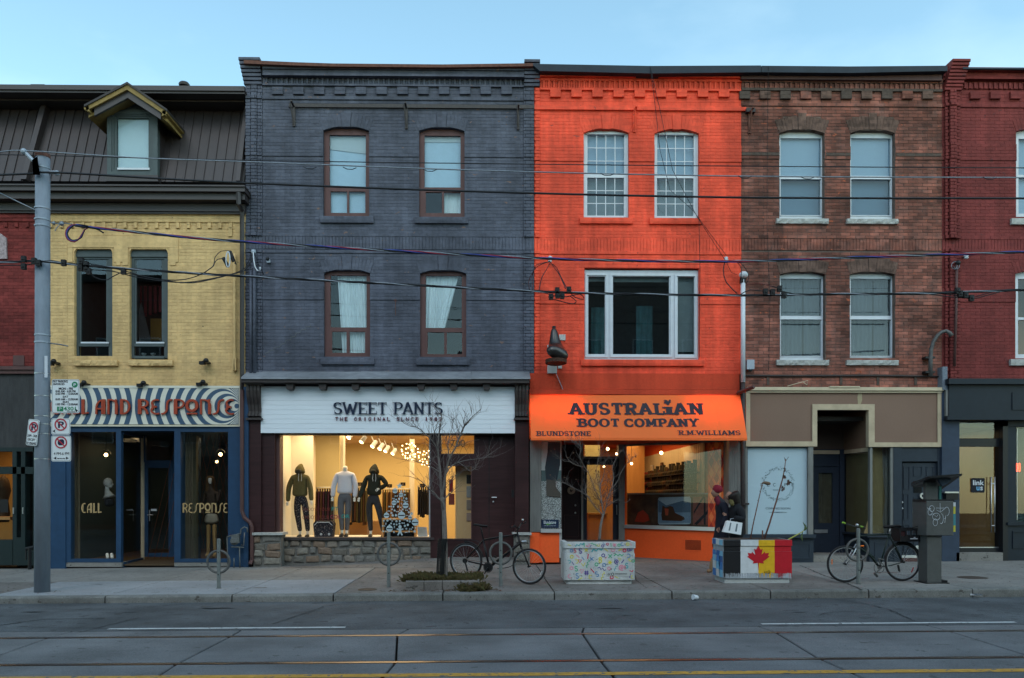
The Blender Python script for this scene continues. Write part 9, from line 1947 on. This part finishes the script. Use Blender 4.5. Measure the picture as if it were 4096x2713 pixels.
def head(par,cx,cy,r,Y,m):# profile facing left: skull, brow, nose, lips, chin, ear, eye
    k=r*Y/F;c=P(cx,cy,Y);mb=MB();n,mm_=24,18;vs_=[]
    for j in range(mm_+1):
        th=math.pi*j/mm_;
        for i in range(n):
            ph=2*math.pi*i/n;x,y,z=math.sin(th)*math.cos(ph),math.sin(th)*math.sin(ph),math.cos(th)
            f=max(0,-x);wy=.74-.12*f*(1 if z<0 else .3)
            X=x*.92;Z_=z*1.12;Y_=y*wy
            if z<-.3 and x>0:X *= .72+.2*(1+z)
            mid=math.exp(-(y/.20)**2)*f
            X -= mid*.26*math.exp(-((z+.12)/.12)**2)+mid*.10*math.exp(-((z-.02)/.10)**2)+mid*.11*math.exp(-((z+.45)/.06)**2)+mid*.09*math.exp(-((z+.57)/.05)**2)+mid*.16*math.exp(-((z+.82)/.13)**2)
            X+= .09*f*math.exp(-((z-.13)/.09)**2)*math.exp(-((abs(y)-.36)/.16)**2)+.05*mid*math.exp(-((z+.35)/.04)**2)
            vs_.append((c.x+X*k,c.y+Y_*k,c.z+Z_*k))
    f_=[(j*n+i,j*n+(i+1) % n,(j+1)*n+(i+1) % n,(j+1)*n+i) for j in range(mm_) for i in range(n)]
    h=ob('head',MB().poly(vs_,f_),m,par,smooth=True)
    ob('eye',MB().ball((c.x-.66*k,c.y-.30*k,c.z+.12*k),.085*k,8,6),M['black'],h,smooth=True);ob('ear',MB().ball((c.x+.10*k,c.y-.70*k,c.z-.05*k),.16*k,8,6,rz=.22*k,ry=.06*k),m,h,smooth=True)
    ob('lips',MB().ball((c.x-.86*k,c.y-.02*k,c.z-.57*k),.09*k,8,5,rz=.05*k,ry=.16*k),flat('lip',(.25,.07,.07)),h,smooth=True);return h
Y1=15.9;f1=GS(2870,2296);g1=zs(4.4)
pyg=CY-(g1-EYE)*F/Y1                    # photo row of the ground at that depth
p1=thing('person','pedestrian in a dark red knit hat and long navy coat walking left','person',(PX(2885,Y1),Y1,g1),'pair of pedestrians')
head(p1,2862,1971,17,Y1,M['skin'])
skin('body',[(2888,2110,0,(23,20)),(2888,2070,0,(24,20)),(2887,2035,0,(25,21)),(2884,2010,0,(22,20)),(2873,1992,0,9),(2866,1980,0,10),(2880,2140,-.08,14),(2862,2195,-.08,11),(2848,2246,-.08,8),(2896,2140,.08,14),(2898,2195,.08,11),(2912,2246,.08,8)],chain(0,1,2,3,4,5)+[(0,6),(6,7),(7,8),(0,9),(9,10),(10,11)],flat('dark_tights',(.02,.02,.026)),p1,Y1)
skin('coat',[(2878,2210,0,(60,36)),(2884,2160,0,(48,32)),(2889,2105,0,(40,28)),(2889,2060,0,(38,28)),(2887,2024,0,(39,30)),(2879,2000,0,(24,22)),(2884,2018,-.22,17),(2892,2062,-.27,15),(2874,2108,-.27,13),(2890,2018,.2,12),(2896,2062,.22,10),(2888,2108,.2,9)],chain(0,1,2,3,4,5)+[(4,6),(6,7),(7,8),(4,9),(9,10),(10,11)],coat1,p1,Y1)
skin('scarf',[(2874,2004,-.05,(13,15)),(2868,1996,0,(14,16)),(2876,1992,.04,(14,15)),(2862,2022,-.13,6)],[(0,1),(1,2),(0,3)],flat('scarf_red',(.10,.010,.022),.95),p1,Y1)
skin('knit_hat',[(2872,1973,.01,(20,20)),(2870,1961,0,(24,22)),(2870,1949,0,(21,20)),(2872,1938,0,(10,9))],chain(0,1,2,3),mat('knit_red',(.17,.012,.025),.95,var=.2,scale=60),p1,Y1)
hand(p1,(2871,2114),-.25,.97,Y1-.24,M['skin'],.8)
for a,b,ft,dy_ in (((2848,2246),(2840,2284),(2828,2290),-.08),((2912,2246),(2926,2280),(2918,2292),.08)):
    skin('boot',[(a[0],a[1]-16,dy_,9.5),(b[0],b[1]-14,dy_,9),(b[0],pyg-9,dy_,8),(ft[0]-6,pyg-7,dy_,6.5)],chain(0,1,2,3),flat('tan_boot',(.22,.13,.07)),p1,Y1)
Y2=15.5;pyg2=CY-(zs(4.7)-EYE)*F/Y2
p2=thing('person','pedestrian with long black hair and black coat carrying a white shopping bag','person',(PX(2935,Y2),Y2,zs(4.7)),'pair of pedestrians')
head(p2,2917,1984,15.5,Y2,M['skin'])
skin('body',[(2944,2120,0,(24,20)),(2945,2080,0,(23,20)),(2944,2045,0,(24,20)),(2938,2020,0,(20,19)),(2926,2004,0,9),(2920,1992,0,10),(2936,2150,-.08,15),(2922,2205,-.08,11),(2908,2262,-.08,8.5),(2952,2150,.08,15),(2954,2205,.08,11),(2966,2262,.08,8.5)],chain(0,1,2,3,4,5)+[(0,6),(6,7),(7,8),(0,9),(9,10),(10,11)],flat('dark_tights',(0,0,0)),p2,Y2)
skin('coat',[(2944,2165,0,(46,32)),(2945,2120,0,(41,30)),(2947,2078,0,(38,29)),(2945,2038,0,(40,30)),(2935,2012,0,(24,22)),(2946,2036,-.22,18),(2954,2078,-.28,15),(2914,2070,-.34,12),(2938,2036,.2,12),(2930,2078,.2,10),(2925,2110,.16,9)],chain(0,1,2,3,4)+[(3,5),(5,6),(6,7),(3,8),(8,9),(9,10)],coat2,p2,Y2)
skin('hair',[(2927,1970,-.01,(28,29)),(2933,1980,-.01,(28,29)),(2938,1998,-.01,(24,26)),(2947,2022,.02,(20,20)),(2952,2050,.03,(13,13))],chain(0,1,2,3,4),mat('hair_black',(.016,.012,.011),.55,var=.3,scale=50),p2,Y2)
skin('scarf',[(2926,2010,-.08,(11,13)),(2920,2003,-.02,(12,13)),(2916,2020,-.16,(8,8))],[(0,1),(0,2)],flat('scarf_olive',(.09,.075,.03),.95),p2,Y2)
hand(p2,(2900,2056),-.95,-.1,Y2-.33,M['skin'],.85);hand(p2,(2926,2092),-.1,.98,Y2-.30,M['skin'],.6)
for a,b,dy_ in (((2908,2262),(2900,2300),-.08),((2966,2262),(2974,2298),.08)):skin('boot',[(a[0],a[1]-20,dy_,9.5),(b[0],pyg2-22,dy_,9),(b[0],pyg2-10,dy_,8),(b[0]-16,pyg2-7,dy_,6.5)],chain(0,1,2,3),M['black'],p2,Y2)
bg=thing('shopping_bag','white shopping bag with two grey bars carried by the black-haired pedestrian','bag',P(2932,2138,Y2-.36));yb_=Y2-.36
fb=[(2893,2128),(2964,2140),(2970,2092),(2915,2083),(2908,2086)]
flatpoly(bg,fb,yb_,flat('bag_white',(.66,.70,.74),.6),'body',.10)
for pts_ in ([(2914,2122),(2920,2123),(2926,2092),(2921,2091)],[(2940,2126),(2947,2127),(2952,2096),(2946,2095)]):flatpoly(bg,pts_,yb_-.003,flat('bag_bar',(.13,.17,.20)),'bar',.003)
ob('handle',MB().tube([P(2920,2090,yb_+.05),P(2922,2104-28,yb_+.08),P(2940,2074,yb_+.08),P(2950,2092,yb_+.05)],.006,5),M['bag'] if 'bag' in M else M['white_frame'],bg)

# ------------------------------------------------------------------ litter
def crumple(px,py,s,label,f=GR,cup=False):
    c=f(px,py);mb=MB();rr=random.Random(px)
    if cup:
        mb.tube([(c.x-.02,c.y,c.z+.045),(c.x+.06,c.y+.03,c.z+.035)],[.045,.032],14);o=ob('paper_cup',mb,M['white_frame'])
    else:
        v=[(c.x+s*rr.uniform(-1,1),c.y+s*.6*rr.uniform(-1,1),c.z+.005+s*.5*rr.random()) for _ in range(10)];mb.poly(v,[(0,1,2),(2,3,4),(4,5,6),(6,7,8),(8,9,0),(1,3,5),(5,7,9),(0,4,8)]);o=ob('paper_scrap',mb,M['white_frame'])
    tag(o,label,'litter')
crumple(2777,2400,.05,'crushed white paper cup lying in the gutter in front of the planters',cup=True);crumple(3908,2383,.10,'crumpled white paper in the gutter at the right',lambda a,b:Vector((P(a,2383,YK-.06).x,YK-.06,zr(7.8)+.01)))
crumple(1173,2405,.018,'tiny white scrap in the gutter below the stone wall');crumple(3225,2399,.015,'tiny white scrap in the gutter below the flag-painted planter')

# ------------------------------------------------------------------ the row across the street, seen only mirrored in the glass
def opp(x0,x1,h,col,nm,label):
    t=thing('brick_house',label,'house',((x0+x1)/2,-3.2,0));m=flat(nm,col,.9,var=.2);y1=-3.0
    ob('wall',MB().box(x0,x1,-9,y1,-.5,h),m,t);ob('cornice',MB().box(x0,x1,y1,y1+.25,h-.35,h),M['dark_wood'],t);n=max(2,int((x1-x0)/2.1));wm=MB();fm_=MB()
    for fl in (4.3,7.6):
        for i in range(n):
            x=x0+(x1-x0)*(i+.5)/n
            if fl+2<h-.5:fm_.box(x-.52,x+.52,y1,y1+.03,fl-.06,fl+1.86);ob('window',MB().box(x-.45,x+.45,y1+.028,y1+.04,fl,fl+1.8),flat('opp_glass',(.05,.06,.07),.1),t)
    ob('window_frames',fm_,M['white_frame'],t);ob('shopfront',MB().box(x0+.3,x1-.3,y1,y1+.06,.3,3.0),flat('opp_shop',(.03,.032,.035),.2),t);ob('sign_band',MB().box(x0+.2,x1-.2,y1,y1+.15,3.0,3.6),M['slate_paint'],t)
for a in ((-24,-15.5,12.5,(.16,.06,.045),'opp_red','red brick house across the street, farthest left'),(-15.4,-8.5,7.2,(.28,.25,.2),'opp_buff','buff brick house across the street, left'),(-8.4,-1.5,8.6,(.10,.06,.05),'opp_brown','brown brick house across the street, left of centre'),(-1.4,3.9,8.8,(.15,.05,.04),'opp_oxblood','oxblood brick house across the street, right of centre'),(4.0,11.5,13.5,(.22,.20,.19),'opp_grey','grey rendered house across the street, right'),(11.6,23,8.2,(.17,.08,.06),'opp_rust','rust brick house across the street, farthest right')):opp(*a)
